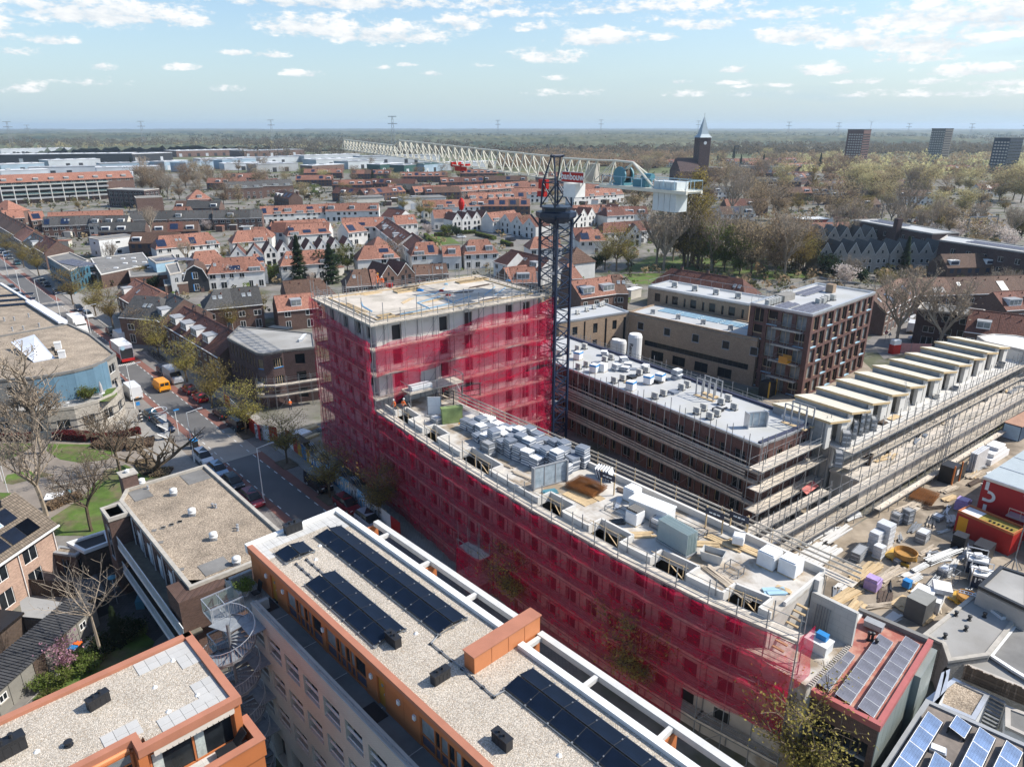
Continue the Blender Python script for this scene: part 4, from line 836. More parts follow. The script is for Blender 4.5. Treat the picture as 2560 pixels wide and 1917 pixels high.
def bH(loc,rz,ae,vest=None,legs=None,hat=None,bend=0,ah=None,top=None,scale=1.0):
 """continuous skinned figure, clothes and helmet as parts"""
 t=ab('person',ae,'person',loc,rz,ah);t.scale=(scale,)*3
 def body():
  V=[(0,0,.98),(0,.0,1.18),(0,.02+bend*.25,1.42),(0,.05+bend*.4,1.55),(0,.06+bend*.5,1.68),(.10,0,.92),(.13,.03+bend*.02,.5),(.14,0,.08),(.15,.14,.03),(-.10,0,.92),(-.13,-.04,.5),(-.15,-.08,.08),(-.16,.06,.03),(.2,bend*.25,1.42),(.29,.02+bend*.3,1.15),(.24,.22+bend*.3,.98),(.22,.29+bend*.3,.95),(-.2,bend*.25,1.42),(-.3,.0+bend*.3,1.14),(-.25,.18+bend*.3,.95),(-.23,.25+bend*.3,.92)]
  E=[(0,1),(1,2),(2,3),(3,4),(0,5),(5,6),(6,7),(7,8),(0,9),(9,10),(10,11),(11,12),(2,13),(13,14),(14,15),(15,16),(2,17),(17,18),(18,19),(19,20)]
  R=[.15,.145,.15,.06,.105,.09,.065,.045,.045,.09,.065,.045,.045,.065,.05,.04,.045,.065,.05,.04,.045]
  me=bpy.data.meshes.new('body');me.from_pydata(V,E,[]);o=bpy.data.objects.new('body',me);COL.objects.link(o)
  md=o.modifiers.new('Skin','SKIN');me.skin_vertices[0].data.foreach_set('radius',[q for r in R for q in(r,r)]);me.skin_vertices[0].data[0].use_root=True
  o.modifiers.new('Sub','SUBSURF').levels=1;dg=bpy.context.evaluated_depsgraph_get();m2=bpy.data.meshes.new_from_object(o.evaluated_get(dg));bpy.data.objects.remove(o)
  m2.materials.clear();m2.materials.append(cR);m2.materials.append(legs or cS);m2.materials.append(top or vest or cj)
  for p in m2.polygons:
   z=p.center.z;p.material_index=0 if z>1.52 or abs(p.center.y)>.23+bend*.3 and z>.85 else(1 if z<.97 else 2);p.use_smooth=True
  return m2
 aj('body',body(),t)
 b=MB();
 def ell(z0,k,rr):
  b.lathe(0,.06+bend*.5,[(.001,z0-.0),(rr*.75,z0+.02),(rr,z0+.06),(rr*.95,z0+.12),(rr*.6,z0+.18),(.001,z0+.2)],10)
 b.lathe(0,.06+bend*.5,[(rr*1.0,1.70+dz_)for rr,dz_ in((.13,0),(.115,.02),(.11,.07),(.07,.12),(.001,.14))],12);b.box(-.06,.06,.16+bend*.5,.22+bend*.5,1.70,1.715)
 b.aa('helmet',hat or af,t)
 b=MB();
 for s in(1,-1):b.box(s*.07-.015,s*.07+.015,-.16+bend*.1,.17+bend*.25,1.2,1.23)
 b.box(-.17,.17,-.155+bend*.1,.165+bend*.22,1.10,1.14);b.aa('reflective_band',mat('reflective band',(.6,.62,.5),.4,.05),t)
 b=MB()
 for s in(1,-1):b.box(s*.035-.01,s*.035+.01,.145+bend*.5,.155+bend*.5,1.655,1.67)
 b.box(-.012,.012,.15+bend*.5,.17+bend*.5,1.62,1.655);b.aa('face_detail',at,t)
 b=MB()
 for s in(1,-1):
  hx,hy,hz=(.22,.30+bend*.3,.94)if s>0 else(-.23,.26+bend*.3,.91)
  for k in Zr(4):b.ad((hx-.03+k*.018,hy,hz),(hx-.03+k*.018,hy+.05,hz-.045-(k%2)*.006),.009,4)
  b.ad((hx-s*.035,hy-.02,hz),(hx-s*.05,hy+.03,hz-.02),.01,4)
 b.aa('fingers',cR,t)
 return t
def pl(fr,n,x,y,z):p=fr.t(n,x,y,z);return tuple(fr.w(p[0],p[1],z))
bH(pl(TW,4,1047,1118,TZ),2.2,'worker in orange vest and black trousers, back turned, at the tower roof edge',hat=cj)
bH(pl(TW,4,1092,1112,TZ),2.8,'worker in orange vest, grey trousers and white helmet on the tower roof',legs=aq)
bH(pl(TW,4,1052,1085,TZ),-.9,'worker in orange jacket and yellow helmet standing behind his two mates',hat=ce)
def aS(name,ae,cat,loc,dims,m,rz=0,ah=None,parts=None):
 t=ab(name,ae,cat,loc,rz,ah);w,d,h=dims;b=MB();b.box(-w/2,w/2,-d/2,d/2,0,h*.86);b.aa('body',m,t);MB().box(-w*.53,w*.53,-d*.53,d*.53,h*.86,h).aa('lid',parts or m,t);return t
aS('toolbox','red toolbox on the tower roof beside the workers','toolbox',pl(TW,4,1152,1095,TZ),(.9,.5,.5),aH)
dk=mat('blue conduit',(.20,.36,.50),.5,.1)
for i,pts in Ze([[(5,2.2),(12.5,3.4),(17.5,5.4)],[(9.5,2.6),(9.8,6.4),(14.2,7.8)],[(3,5.6),(3.3,8.8),(4.1,11)],[(11.6,9.8),(14.4,9.5),(17.4,12)],[(13.6,3.3),(13.9,6.1)],[(19.5,5),(23.6,8.3)],[(20.5,4),(24.5,7)]]):
 b=MB()
 for k in Zr(3):
  for p,q in zip(pts[:-1],pts[1:]):b.ad((p[0]+k*.12,p[1]+k*.16,TZ+.03),(q[0]+k*.12,q[1]+k*.16,TZ+.03),.035,4)
 o=b.aa('conduit_bundle',dk,None,(TW.o.x,TW.o.y,0),TW.rz);tag(o,['long blue conduit run along the front of the tower roof','blue conduits crossing the middle of the tower roof','blue conduits near the left edge of the tower roof','wavy blue conduits at the back middle of the roof','short blue conduit pair near the tower front','blue conduits at the right end of the roof','lower blue conduits at the right end of the roof'][i],'conduit','blue conduits on the tower roof')
def bj(fr,x,y,z,n,ln,w,m,ae,name='board_pile',cat='boards',ah=None,rz=0,spread=.12,th=.05,part='board',seed=0,layers=3):
 r=random.Random(seed+int(x*7)+int(y*13));t=fr.ab(name,ae,cat,ah);t.location=fr.w(x,y,z);t.rotation_euler[2]+=rz
 per=max(1,Zq.ceil(n/layers));key=('hp',ln,w,th,m.name)
 me=ai(key,lambda:MB().box(-ln/2,ln/2,-w/2,w/2,0,th).mesh(part,m))
 for i in Zr(n):
  L_,k=divmod(i,per);aj(part,me,t,(r.uniform(-spread,spread)*2,(k-(per-1)/2)*w*1.05+r.uniform(-spread,spread)*.3,L_*(th+.003)),r.uniform(-spread,spread)*.5,scale=(r.uniform(.8,1),1,1))
 return t
for i,(x,y,z,n,ln,w,rz)in Ze(((4.3,2.2,TZ,3,5,.2,.1),(12.5,6.3,TZ,3,3.8,.2,.2),(16.8,8.6,TZ,3,5,.18,-.3),(2.3,9,TZ,4,6.5,.22,1.5),(19,2.6,TZ,3,4,.2,0),(9.5,8.4,TZ,2,3.5,.2,.6),(22.5,10.2,TZ,3,4,.2,.1),(7.3,15.2,TZ,4,3,.3,0),(13.5,15.7,TZ,3,5,.25,.1))):
 bj(TW,x,y,z,n,ln,w,an if i%2 else aD,'loose %s planks on the tower roof, %s pile from the left corner'%('pale' if i%2 else 'dark',ORD[i]),'plank_pile','planks','planks on the tower roof',rz,.3,part='plank',layers=1)
for i,(n_,x,y,c,s)in Ze(((4,1415,1130,aJ,.8),(4,1600,1132,aH,.7),(4,1655,1170,aH,.6),(4,1640,1075,a9,.6),(4,1410,1045,aH,.3),(4,2175,1045,aJ,.6))):
 b=MB();r=random.Random(i);pts=[(Zq.cos(a)*s*r.uniform(.4,.7),Zq.sin(a)*s*r.uniform(.3,.6))for a in[k*.9 for k in Zr(7)]];b.aE(pts,0,.18*s+.05);b.aE([(p[0]*.6,p[1]*.6)for p in pts],.18*s+.05,.35*s)
 tag(b.aa('tarp_bundle',c,None,pl(TW,n_,x,y,TZ)),['bright blue tarpaulin heap in the middle of the tower roof','red hose heap on the right half of the tower roof','small red machine cover near the tower front','pale blue sheet at the tower back','small red can near the back edge','blue bundle near the back right corner'][i],'tarpaulin')
WG=Fr(W(937,1025,12.85),W(2002,1598,12.85));WZ=12.85
oy=[(0,0),(10,-.9),(20,-1.6),(30,-2.0),(40,-2.0),(48,-1.5),(54.3,-.5)]
def yo(x):
 for a,c in zip(oy[:-1],oy[1:]):
  if x<=c[0]:return a[1]+(c[1]-a[1])*(x-a[0])/(c[0]-a[0])
 return oy[-1][1]
tW=WG.ab('apartment_wing','long four storey wing under construction behind pink netting, deck stacked with materials','building')
fp=[(x,yo(x)+1.3)for x in(0,10,20,30,40,48,51.8)]
lv=[WZ-.3-2.95*(k+1)for k in Zr(4)]
for a,c in zip(fp[:-1],fp[1:]):
 Ln=Zq.dist(a,c);av=[]
 for z in lv:
  for k in Zr(int(Ln/2.5)):av.append((.7+k*2.5,.7+k*2.5+1.3,max(z,0)+.5,max(z,0)+2.4))
 b=MB();b.wall(a,c,0,WZ-.25,av,.35,back=1);b.aa('street_wall',[aM,at],tW)
b=MB();b.wall((51.8,.3),(51.8,8.6),0,WZ-.25);b.wall((51.8,8.6),(0,8.6),0,WZ-.25,[(2+i*3.3,3.6+i*3.3,z+.4,z+2.5)for i in Zr(15)for z in lv[:3]],.3,back=1);b.aa('court_wall',[aM,at],tW)
pits=[(2.9,6.2),(9.3,12.5),(16.9,22.2),(29.3,32.5),(35.6,39.1),(42,45.3),(48.3,51.0)]
xs=[0]+[q for p in pits for q in p]+[51.8]
dt=cm
b=MB()
for i in Zr(len(xs)-1):
 a,c=xs[i],xs[i+1];ia=3.0 if i%2 else 1.3
 b.aE([(a,yo(a)+ia),(c,yo(c)+ia),(c,9.2),(a,9.2)],WZ-.3,WZ-.05)
b.aa('deck',dt,tW)
for(a,c)in pits:
 b=MB()
 def seg(p,q,t_=.2,z0=WZ-.3,z1=WZ+.55):
  p=Vector(p);q=Vector(q);u=(q-p).normalized();v=Vector((-u.y,u.x))*t_/2;e=u*t_/2
  b.aE([(p-v-e)[:],(q-v+e)[:],(q+v+e)[:],(p+v-e)[:]],z0,z1)
 seg((a,yo(a)+1.4),(a,yo(a)+2.9));seg((a+.1,yo(a)+3.0),(c-.1,yo(c)+3.0));seg((c,yo(c)+2.9),(c,yo(c)+1.4));b.aa('pit_wall',ap,tW)
 b=MB();b.aE([(a,yo(a)+1.4),(c,yo(c)+1.4),(c,yo(c)+3.0),(a,yo(a)+3.0)],WZ-3.2,WZ-3.0);b.aa('pit_floor',aM,tW)
 b=MB();
 for k in Zr(3):xx=a+.4+(c-a-.8)*k/2;b.ad((xx,yo(xx)+1.5,WZ-3),(xx,yo(xx)+1.5,WZ+1.1),.03);
 b.ad((a,yo(a)+1.5,WZ+1),(c,yo(c)+1.5,WZ+1),.028);b.ad((a+.2,yo(a)+3.0,WZ-.1),(c-.2,yo(c)+1.4,WZ-.15),.05);b.aa('prop',an,tW)
for i in Zr(len(xs)-1):
 a,c=xs[i],xs[i+1]
 if i%2==0:
  b=MB();b.aE([(a,yo(a)+1.3),(c,yo(c)+1.3),(c,yo(c)+1.48),(a,yo(a)+1.48)],WZ-.3,WZ+.5);b.aa('upstand',ap,tW)
b=MB();b.box(10,51.8,8.1,8.35,WZ-.05,WZ+.55);b.box(51.6,51.8,2.5,8.1,WZ-.05,WZ+.3);b.aa('rear_upstand',ap,tW)
WLv=[2.2,4.9,7.7,10.4,WZ-.1]
aO(WG,'long street side scaffold of the wing, curving gently, weathered boards on top',oy,WLv,0,aP=1.25,bay=2.5,ax=1,bi=1.6)
ro=[(52.5,10.0),(26,10.0),(1,10.0)]
t=WG.ab('scaffold','boarded courtyard side walkway with timber guard rails behind the wing','scaffold','scaffolds round the new buildings')
for i in Zr(22):
 for j in Zr(4):aj('scaffold_board',ai('sbw',lambda:MB().box(-1.22,1.22,-.115,.115,0,.045).mesh('scaffold_board',bc)),t,(2.3+i*2.4,9.1-.62+j*.24,WZ-.1+.004*(i%2)))
 x=1.2+i*2.4;MB().ad((x,9.35,WZ-1.2),(x,9.35,WZ+1.35),.035).aa('post',an,t);MB().ad((x,9.3,0),(x,9.3,WZ-.1),.035).aa('pole',ak,t)
 for z in(WZ+.25,WZ+.7,WZ+1.12):aj('guard_board',ai('gb',lambda:MB().box(-1.22,1.22,-.02,.02,0,.16).mesh('guard_board',bc)),t,(2.4+i*2.4,9.3+.03*(i%2),z),0)
op=[(x,y-.1)for x,y in oy]
net(WG,'upper band of pink net along the wing, sunlit along its top edge',op,WZ-4.0,WZ+.1,seed=11,wav=.12,dx=.45,sag=.6)
net(WG,'middle band of pink net along the street side of the wing',op,WZ-8.0,WZ-3.8,seed=12,wav=.14,dx=.45)
net(WG,'lowest band of pink net along the first half of the wing',[(x,y)for x,y in op if x<21],1.2,WZ-7.7,seed=13,wav=.12)
net(WG,'lowest band of pink net along the far half of the wing',[(24.5,op[2][1]-.2),(30,-2.1),(40,-2.1),(47,-1.7)],1.0,WZ-7.7,seed=14,wav=.12)
net(WG,'bright pink net hanging round the end of the wing',[(54.3,-.6),(54.5,1.4)],WZ-3.6,WZ+.6,seed=15,wav=.12)
net(WG,'red net strip over the wing scaffold near the tower',[(9.2,-1.1),(10.2,-1.15)],WZ-3.8,WZ+.3,seed=16,wav=.08)
net(WG,'pink net round the projecting hoist bay',[(20.6,-1.8),(20.6,-3.6),(24.2,-3.7),(24.4,-1.9)],1.0,WZ-7.2,seed=17,wav=.08)
t=WG.ab('hoist_bay','projecting scaffold bay with grey landing halfway along the netted wing','scaffold');
for z in(2.3,5.2):MB().box(20.7,24.1,-3.5,-1.8,z,z+.08).aa('deck',bc,t)
for x in(20.8,22.4,24.0):
 for y in(-3.4,-2):MB().ad((x,y,0),(x,y,8.2),.035).aa('pole',ak,t)
aR(t,[(20.7,-3.5),(24.1,-3.5)],5.25,1.0,ak)
def cU(fr,x,y,z,n,w,d,rz,ae,ah,m=None,th=.26,jit=.05,name='insulation_stack',cat='insulation',top=None):
 t=fr.ab(name,ae,cat,ah);t.location=fr.w(x,y,z);t.rotation_euler[2]+=rz
 m=m or bn
 def f():
  b=MB();b.box(-w/2,w/2,-d/2,d/2,0,th*.62);b.m=1;b.box(-w/2+.01,w/2-.01,-d/2+.01,d/2-.01,th*.62,th*.97);return b.mesh('insulation_board',[m,au])
 me=ai(('st',w,d,th,m.name),f);me2=ai(('st2',w,d,m.name),lambda:MB().box(-w/2,w/2,-d/2,d/2,0,.1).mesh('insulation_board',m))
 for i in Zr(n):aj('insulation_board',me,t,(RU(-jit,jit),RU(-jit,jit),i*th),RU(-jit,jit))
 if top=='g':aj('insulation_board',me2,t,(0,0,n*th),0)
 return t
k=0;R_=random.Random(5)
for i in Zr(13):
 for j in Zr(4):
  x=11.4+i*1.27+(j%2)*.2;y=3.75+j*1.22+i*.04
  if(i<3 and j<1)or y>8 or(i>10 and j==0):continue
  n=R_.choice((4,5,6,7,8))if i>3 else R_.choice((2,3,4,5))
  row=['nearest the pits','second from the pits','third from the pits','nearest the guard rail'][j]
  cU(WG,x,y,WZ-.04,n,1.15,1.0,R_.uniform(-.16,.16),'stack of grey insulation boards, %s from the tower in the row %s'%(ORD[i],row),'insulation board stacks on the wing deck',top=R_.choice(('g','w','g')),jit=.07)
def cA(fr,x,y,z,n,ae,rz=0):
 t=fr.ab('leaning_boards',ae,'insulation');t.location=fr.w(x,y,z);t.rotation_euler[2]+=rz
 for i in Zr(n):aj('insulation_board',ai('tlt',lambda:(lambda b:(b.box(-.6,.6,-.06,0,0,1.15),setattr(b,'m',1),b.box(-.6,.6,0,.05,0,1.15),b)[-1])(MB()).mesh('insulation_board',[bn,au])),t,(i*.03,i*.28,.05),rot=(.35,0,0))
cA(WG,29.6,7.5,WZ-.05,6,'row of insulation boards leaning over behind the rusty mesh',-1.2);cA(WG,12.2,7.3,WZ-.05,6,'grey boards leaning in a row beside the green cabinet',-1.3)
t=aS('cabinet','green and rust stained metal cabinet before the insulation stacks','cabinet',pl(WG,14,1690,740,WZ),(2.4,.7,1.9),mat('mossy green paint',(.20,.27,.11),.6,.3,1),WG.rz+1.2)
def bT(fr,x,y,z,w,h,ae,rz,nx=3,ah=None,m=None,name='window_frame',d=.5):
 t=fr.ab(name,ae,'window frame',ah);t.location=fr.w(x,y,z);t.rotation_euler[2]+=rz;m=m or aq
 for s in(-w/2,w/2):MB().box(s-.07,s+.07,-d,d,0,h).aa('post',m,t)
 for zz in(0.05,h-.1):MB().box(-w/2+.07,w/2-.07,-.06,.06,zz,zz+.12).aa('rail',m,t)
 for i in Zr(1,nx):MB().box(-w/2+w*i/nx-.04,-w/2+w*i/nx+.04,-.05,.05,.17,h-.1).aa('mullion',m,t)
 for i in Zr(nx):MB().box(-w/2+w*i/nx+.06,-w/2+w*(i+1)/nx-.06,-.015,.015,.17,h-.1).aa('pane',mat('foil wrapped glass',(.34,.40,.44),.25,.25,2,spec=.7),t)
 return t
bT(WG,27.6,2.6,WZ-.05,3.7,2.3,'large grey window element standing upright on the deck',1.35,3,d=.25)
t=WG.ab('glazing_pallet','tall pallet of clear wrapped glazing standing on the wet deck','pallet');t.location=WG.w(42,2.9,WZ);t.rotation_euler[2]-=.1;MB().box(-1.65,1.65,-.65,.65,0,.15).aa('pallet_base',aq,t);MB().box(-1.6,1.6,-.6,.6,.15,2.05).aa('wrap',bq,t)
for k in Zr(7):MB().box(-1.55,1.55,-.52+k*.17,-.48+k*.17,.15,2.0).aa('pane',ao if k%2 else au,t)
def cB(fr,x,y,z,w,d,n,ae,rz=0,m=None,ah=None,layers=4):
 t=fr.ab('rebar_mesh',ae,'rebar mesh',ah);t.location=fr.w(x,y,z);t.rotation_euler[2]+=rz
 for l in Zr(layers):
  b=MB()
  for i in Zr(n):u=-w/2+w*i/(n-1);b.ad((u,-d/2,l*.09+.02*Zq.sin(i)),(u,d/2,l*.09+.03),.02,3)
  for i in Zr(int(n*.7)):u=-d/2+d*i/(int(n*.7)-1);b.ad((-w/2,u,l*.09+.03),(w/2,u,l*.09+.03*Zq.cos(i)),.02,3)
  o=b.aa('mesh_sheet',m or dl,t);o['kind']='stuff';o.rotation_euler=(RU(-.02,.02),0,RU(-.06,.06));o.location=(RU(-.1,.1),0,0)
 return t
cB(WG,30.4,4.6,WZ+.1,3.2,2.3,18,'pile of rusty orange reinforcing mesh on the wing deck',.1,layers=6)
bj(WG,31.2,3.4,WZ-.05,3,3.4,.8,an,'flat formwork panels lying beside the rusty mesh','formwork_panels','formwork',None,0,.1,.07,'formwork_panel',layers=1)
def bd(fr,x,y,z,s,h,ae,cap=None,ah='white wrapped pallets',rz=0):
 t=fr.ab('wrapped_pallet',ae,'pallet',ah);t.location=fr.w(x,y,z);t.rotation_euler[2]+=rz
 for i in Zr(3):MB().box(-s/2,s/2,-s/2+i*s*.44,-s/2+i*s*.44+.12*s,0,.1).aa('pallet_beam',an,t)
 b=MB();b.aE([(-s/2,-s/2+.05),(-s/2+.05,-s/2),(s/2-.05,-s/2),(s/2,-s/2+.05),(s/2,s/2-.05),(s/2-.05,s/2),(-s/2+.05,s/2),(-s/2,s/2-.05)],.1,h*.93);b.aE([(-s*.44,-s*.44),(s*.44,-s*.42),(s*.42,s*.44),(-s*.44,s*.42)],h*.93,h);b.aa('wrapping',bz,t)
 if cap:MB().box(-s/2-.02,s/2+.02,-s/2-.02,s/2+.02,h*.78,h*.94).aa('cap_band',cap,t)
 return t
bd(WG,34.6,6.3,WZ-.05,1.25,1.35,'tall white wrapped pallet with red print behind the pallet racks');bd(WG,37.3,3.4,WZ-.05,1.2,1.25,'white wrapped pallet topped with dark rolls');bd(WG,48.3,6.3,WZ-.05,1.4,1.35,'left one of two white wrapped cubes near the wing end');bd(WG,49.9,6.6,WZ-.05,1.4,1.35,'right one of two white wrapped cubes near the wing end')
for(x,y)in((37.3,3.4),):
 t=WG.ab('roll_bundle','row of dark bitumen rolls on top of the wrapped pallet','rolls');t.location=WG.w(x,y,WZ+1.2)
 for i in Zr(6):MB().ad((-.5+i*.2,-.5,.12),(-.5+i*.2,.5,.12),.1,8).aa('roll',ag,t)
def bC(t,txt,size,loc,rot,m,ext=.004,parent_name='lettering',font_sx=1.0,bold=.02):
 cu=bpy.data.curves.new(parent_name,'FONT');cu.body=txt;cu.size=size;cu.extrude=ext;cu.offset=bold*size;cu.align_x='CENTER';cu.align_y='CENTER'
 o=bpy.data.objects.new('tmp',cu);COL.objects.link(o);dg=bpy.context.evaluated_depsgraph_get();me=bpy.data.meshes.new_from_object(o.evaluated_get(dg));bpy.data.objects.remove(o);me.materials.clear();me.materials.append(m)
 o=aj(parent_name,me,t,loc,rot=rot);o.scale=(font_sx,1,1);return o
t=WG.ab('site_box','pale grey steel storage box on the deck beside the white pallet','storage box');t.location=WG.w(37.6,5.3,WZ-.05);t.rotation_euler[2]+=.1
MB().box(-1.9,1.9,-.75,.75,.1,1.3).aa('body',au,t);MB().box(-1.97,1.97,-.82,.82,1.3,1.42).aa('lid',af,t);
for sx in(-1.6,1.6):MB().box(sx-.1,sx+.1,-.7,.7,0,.1).aa('skid',aq,t)
def bU(fr,x,y,z,w,d,h,n,ae,m=None,ah='steel frame racks',rz=0):
 t=fr.ab('steel_rack',ae,'rack',ah);t.location=fr.w(x,y,z);t.rotation_euler[2]+=rz;b=MB()
 for sx in(-w/2,w/2):
  for sy in(-d/2,d/2):MB().box(sx-.03,sx+.03,sy-.03,sy+.03,0,h).aa('post',m or ak,t)
 for k in Zr(n+1):
  z_=.05+(h-.1)*k/n
  for sy in(-d/2,d/2):MB().box(-w/2,w/2,sy-.02,sy+.02,z_,z_+.05).aa('rail',m or ak,t)
  for sx in(-w/2,w/2):MB().box(sx-.02,sx+.02,-d/2,d/2,z_,z_+.05).aa('rail',m or ak,t)
 if n>1:
  for k in Zr(n):MB().box(-w/2+.05,w/2-.05,-d/2+.05,d/2-.05,.1+(h-.1)*k/n,.1+(h-.1)*(k+.7)/n).aa('load',bS if k%2 else aq,t)
 return t
bU(WG,18.7,2.35,WZ-.05,1.3,1.0,1.6,5,'tall stacked grey steel crates beside the third stair pit');bU(WG,35.5,3.6,WZ-.05,2.6,1.2,.5,1,'low empty steel frame beside the black rolls');bU(WG,41,5.8,WZ-.05,3.2,1.3,.45,1,'low steel frame with pipes behind the glazing pallet');bU(WG,40.0,4.4,WZ-.05,2.8,1.2,.9,2,'long pallet of steel brackets beside the storage box')
bU(WG,47.1,3.3,WZ-.05,1.2,.8,.8,1,'small wire trestle with red hose near the tool skip');bU(WG,8.0,3.4,WZ-.05,1.3,.9,.8,2,'small grey crate near the two workers')
def cs(fr,x,y,z,w,d,h,m,ae,rz=0,fill=None,name='skip',ah=None):
 t=fr.ab(name,ae,'skip',ah);t.location=fr.w(x,y,z);t.rotation_euler[2]+=rz;b=MB();k=.8
 o=[(-w/2,-d/2),(w/2,-d/2),(w/2,d/2),(-w/2,d/2)];i=[(p[0]*k,p[1]*k)for p in o]
 for a in Zr(4):
  c=(a+1)%4;b.quad((*i[a],0),(*i[c],0),(*o[c],h),(*o[a],h));b.quad((i[a][0]*.95,i[a][1]*.95,.03),(o[a][0]*.94,o[a][1]*.94,h),(o[c][0]*.94,o[c][1]*.94,h),(i[c][0]*.95,i[c][1]*.95,.03));b.quad((*o[a],h),(*o[c],h),(o[c][0]*.94,o[c][1]*.94,h),(o[a][0]*.94,o[a][1]*.94,h))
 b.face([(*p,0)for p in i[::-1]]);b.aa('tub',m,t);MB().aE([(p[0]*1.02,p[1]*1.02)for p in i],h*.35,h*.45).aa('load',fill or cd,t)
 MB().box(-w/2-.04,-w/2+.02,-.1,.1,h*.6,h*.8).aa('hook',m,t);return t
cs(WG,45.0,3.6,WZ-.05,1.8,1.1,.8,mat('pale grey enamel',(.5,.5,.48),.5,.1),'pale grey tilting skip with mortar near the wood piles',.3)
for i,(x,y,n,ln,w,rz,mt,l)in Ze(((38.8,1.9,8,2.8,.2,.9,an,'pile of sawn timber beside the glazing pallet'),(44.2,6.4,7,3.4,.22,.05,an,'planks behind the grey skip'),(43.3,5.0,9,2.6,.16,.8,an,'square timbers between pallet and skip'),(47.4,1.9,9,5.2,.2,-.2,aG,'long weathered planks piled beside the fifth pit'),(46.3,6.9,8,4.5,.22,.1,an,'stack of new planks by the rear upstand'),(50.5,3.6,4,1.8,.4,.9,a9,'pale blue sheets on the crates near the wing end'),(50.6,4.2,3,1.2,.3,.2,an,'short offcuts near the wing end'),(36.3,2.2,12,1.1,.14,.9,ag,'bundle of black pipe brackets near the pit'),(28.6,1.6,8,1.5,.2,1.2,bA,'teal formwork beams beside the large window element'),(20.6,2.2,5,3.8,.2,.1,aG,'boards lying along the third pit'),(24.8,1.9,4,3.4,.2,.1,aG,'boards beside the fourth pit'),(6.4,4.2,6,2.5,.18,.5,aq,'grey steel beams by the gate'),(8.4,6.4,5,2.2,.3,.2,ak,'grey wall ties by the far gate'),(10.5,5.9,4,1.6,.5,.5,ce,'yellow printed sacks by the far gate'),(34.2,4.9,7,2.2,.12,-1.0,ao,'thin aluminium profiles beside the sign posts'),(33.3,6.9,4,1.8,.35,.2,aD,'dark boards behind the rebar mesh'))):
 bj(WG,x,y,WZ-.05,n,ln,w,mt,l,'material_pile','building material','piles of material on the wing deck',rz,.12,.07,'plank',layers=2)
def cV(fr,x,y,z,ae,rz=0,n=1,ah='wooden pallets'):
 t=fr.ab('pallet',ae,'pallet',ah);t.location=fr.w(x,y,z);t.rotation_euler[2]+=rz
 for k in Zr(n):
  for i in Zr(3):aj('pallet_beam',ai('plb',lambda:MB().box(-.6,.6,-.05,.05,0,.09).mesh('pallet_beam',an)),t,(0,-.35+i*.35,k*.14))
  for i in Zr(7):aj('pallet_slat',ai('pls',lambda:MB().box(-.045,.045,-.4,.4,.09,.115).mesh('pallet_slat',an)),t,(-.55+i*.183,0,k*.14))
 return t
cV(WG,36.3,4.7,WZ+.1,'tilted empty wooden pallet beside the low rack',.7).rotation_euler[0]=.3;cV(WG,20.9,2.4,WZ-.04,'small pallet with a yellow tag beside the third pit',.2)
t=bd(WG,45.2,6.9,WZ+.2,.9,.8,'white sagging big bag on the timber',None,'white wrapped pallets',.4)
for i,(x,y)in Ze(((32.2,5.6),(44.3,8.3),(42.6,7.3))):
 t=WG.ab('sign_board',['navy sign board on timber posts by the rusty mesh','farther navy sign board at the rear guard rail','nearer navy sign board behind the glazing pallet'][i],'sign','navy sign boards');t.location=WG.w(x,y,WZ);t.rotation_euler[2]+=.1
 for s in(-.75,.75):MB().box(s-.05,s+.05,-.05,.05,0,2.1).aa('post',an,t)
 MB().box(-.85,.85,-.09,-.055,1.35,1.95).aa('panel',bF,t);b=MB();b.box(-.5,-.2,-.1,-.09,1.58,1.7);b.box(-.12,.12,-.1,-.09,1.56,1.72);b.box(.2,.5,-.1,-.09,1.58,1.7);b.aa('emblem',af,t)
bH(pl(WG,14,1195,665,WZ),2.4,'worker in orange vest and white helmet by the tower foot on the wing deck');bH(pl(WG,14,1272,662,WZ),-.5,'worker in orange vest bending slightly, right of his mate on the wing',bend=.25)
for i,(n_,x,y,w,h,mt)in Ze(((14,1540,680,1.6,2.3,au),(14,1630,600,2.2,1.8,at),(14,1855,520,2.4,1.6,at))):
 t=WG.ab('steel_gate',['pale door panel standing upright near the workers','black steel gate left of the green cabinet','black steel gate against the pink net'][i],'gate');t.location=Vector(pl(WG,n_,x,y,WZ));t.rotation_euler[2]+=1.2 if i else.9
 for s in(-w/2,w/2):MB().box(s-.05,s+.05,-.05,.05,0,h).aa('post',mt if i else ak,t)
 for zz in(.1,h*.5,h-.08):MB().box(-w/2,w/2,-.03,.03,zz,zz+.07).aa('rail',mt,t)
 if i==0:MB().box(-w/2,w/2,-.02,.02,.15,h-.1).aa('panel',au,t)
E0=9.4
b=MB();b.box(51.8,55.1,.2,6.6,0,E0);b.aa('end_bay',cm,tW)
b=MB();b.box(51.9,55.3,6.3,6.6,E0,E0+2.9);b.aa('wall_panel',mat('panel blocks',(.48,.47,.44),.85,.06,.6,.2,kind='block'),tW);MB().box(51.85,52.2,6.6,7.3,E0,WZ+.4).aa('wall_panel',ap,tW)
b=MB();
for k in Zr(10):b.box(51.83,52.7,.4+k*.42,.6+k*.42,E0+.02+k*.3,E0+.12+k*.3)
stuff(b.aa('stair_boards',an,tW))
t=aS('crate','bright blue crate of bottles on a pale bench at the wing end','crate',tuple(WG.w(53.9,4.5,E0+.85)),(.75,.5,.45),aJ,WG.rz)
aS('work_bench','pale concrete bench block at the end of the wing','bench',tuple(WG.w(53.8,4.3,E0)),(1.6,1.2,.85),au,WG.rz)
for i in Zr(6):MB().ad((52.5+i*.2,6.1-.1*(i%2),E0),(52.5+i*.2,6.2,E0+2.2),.04).aa('prop',ak,tW)
b=MB()
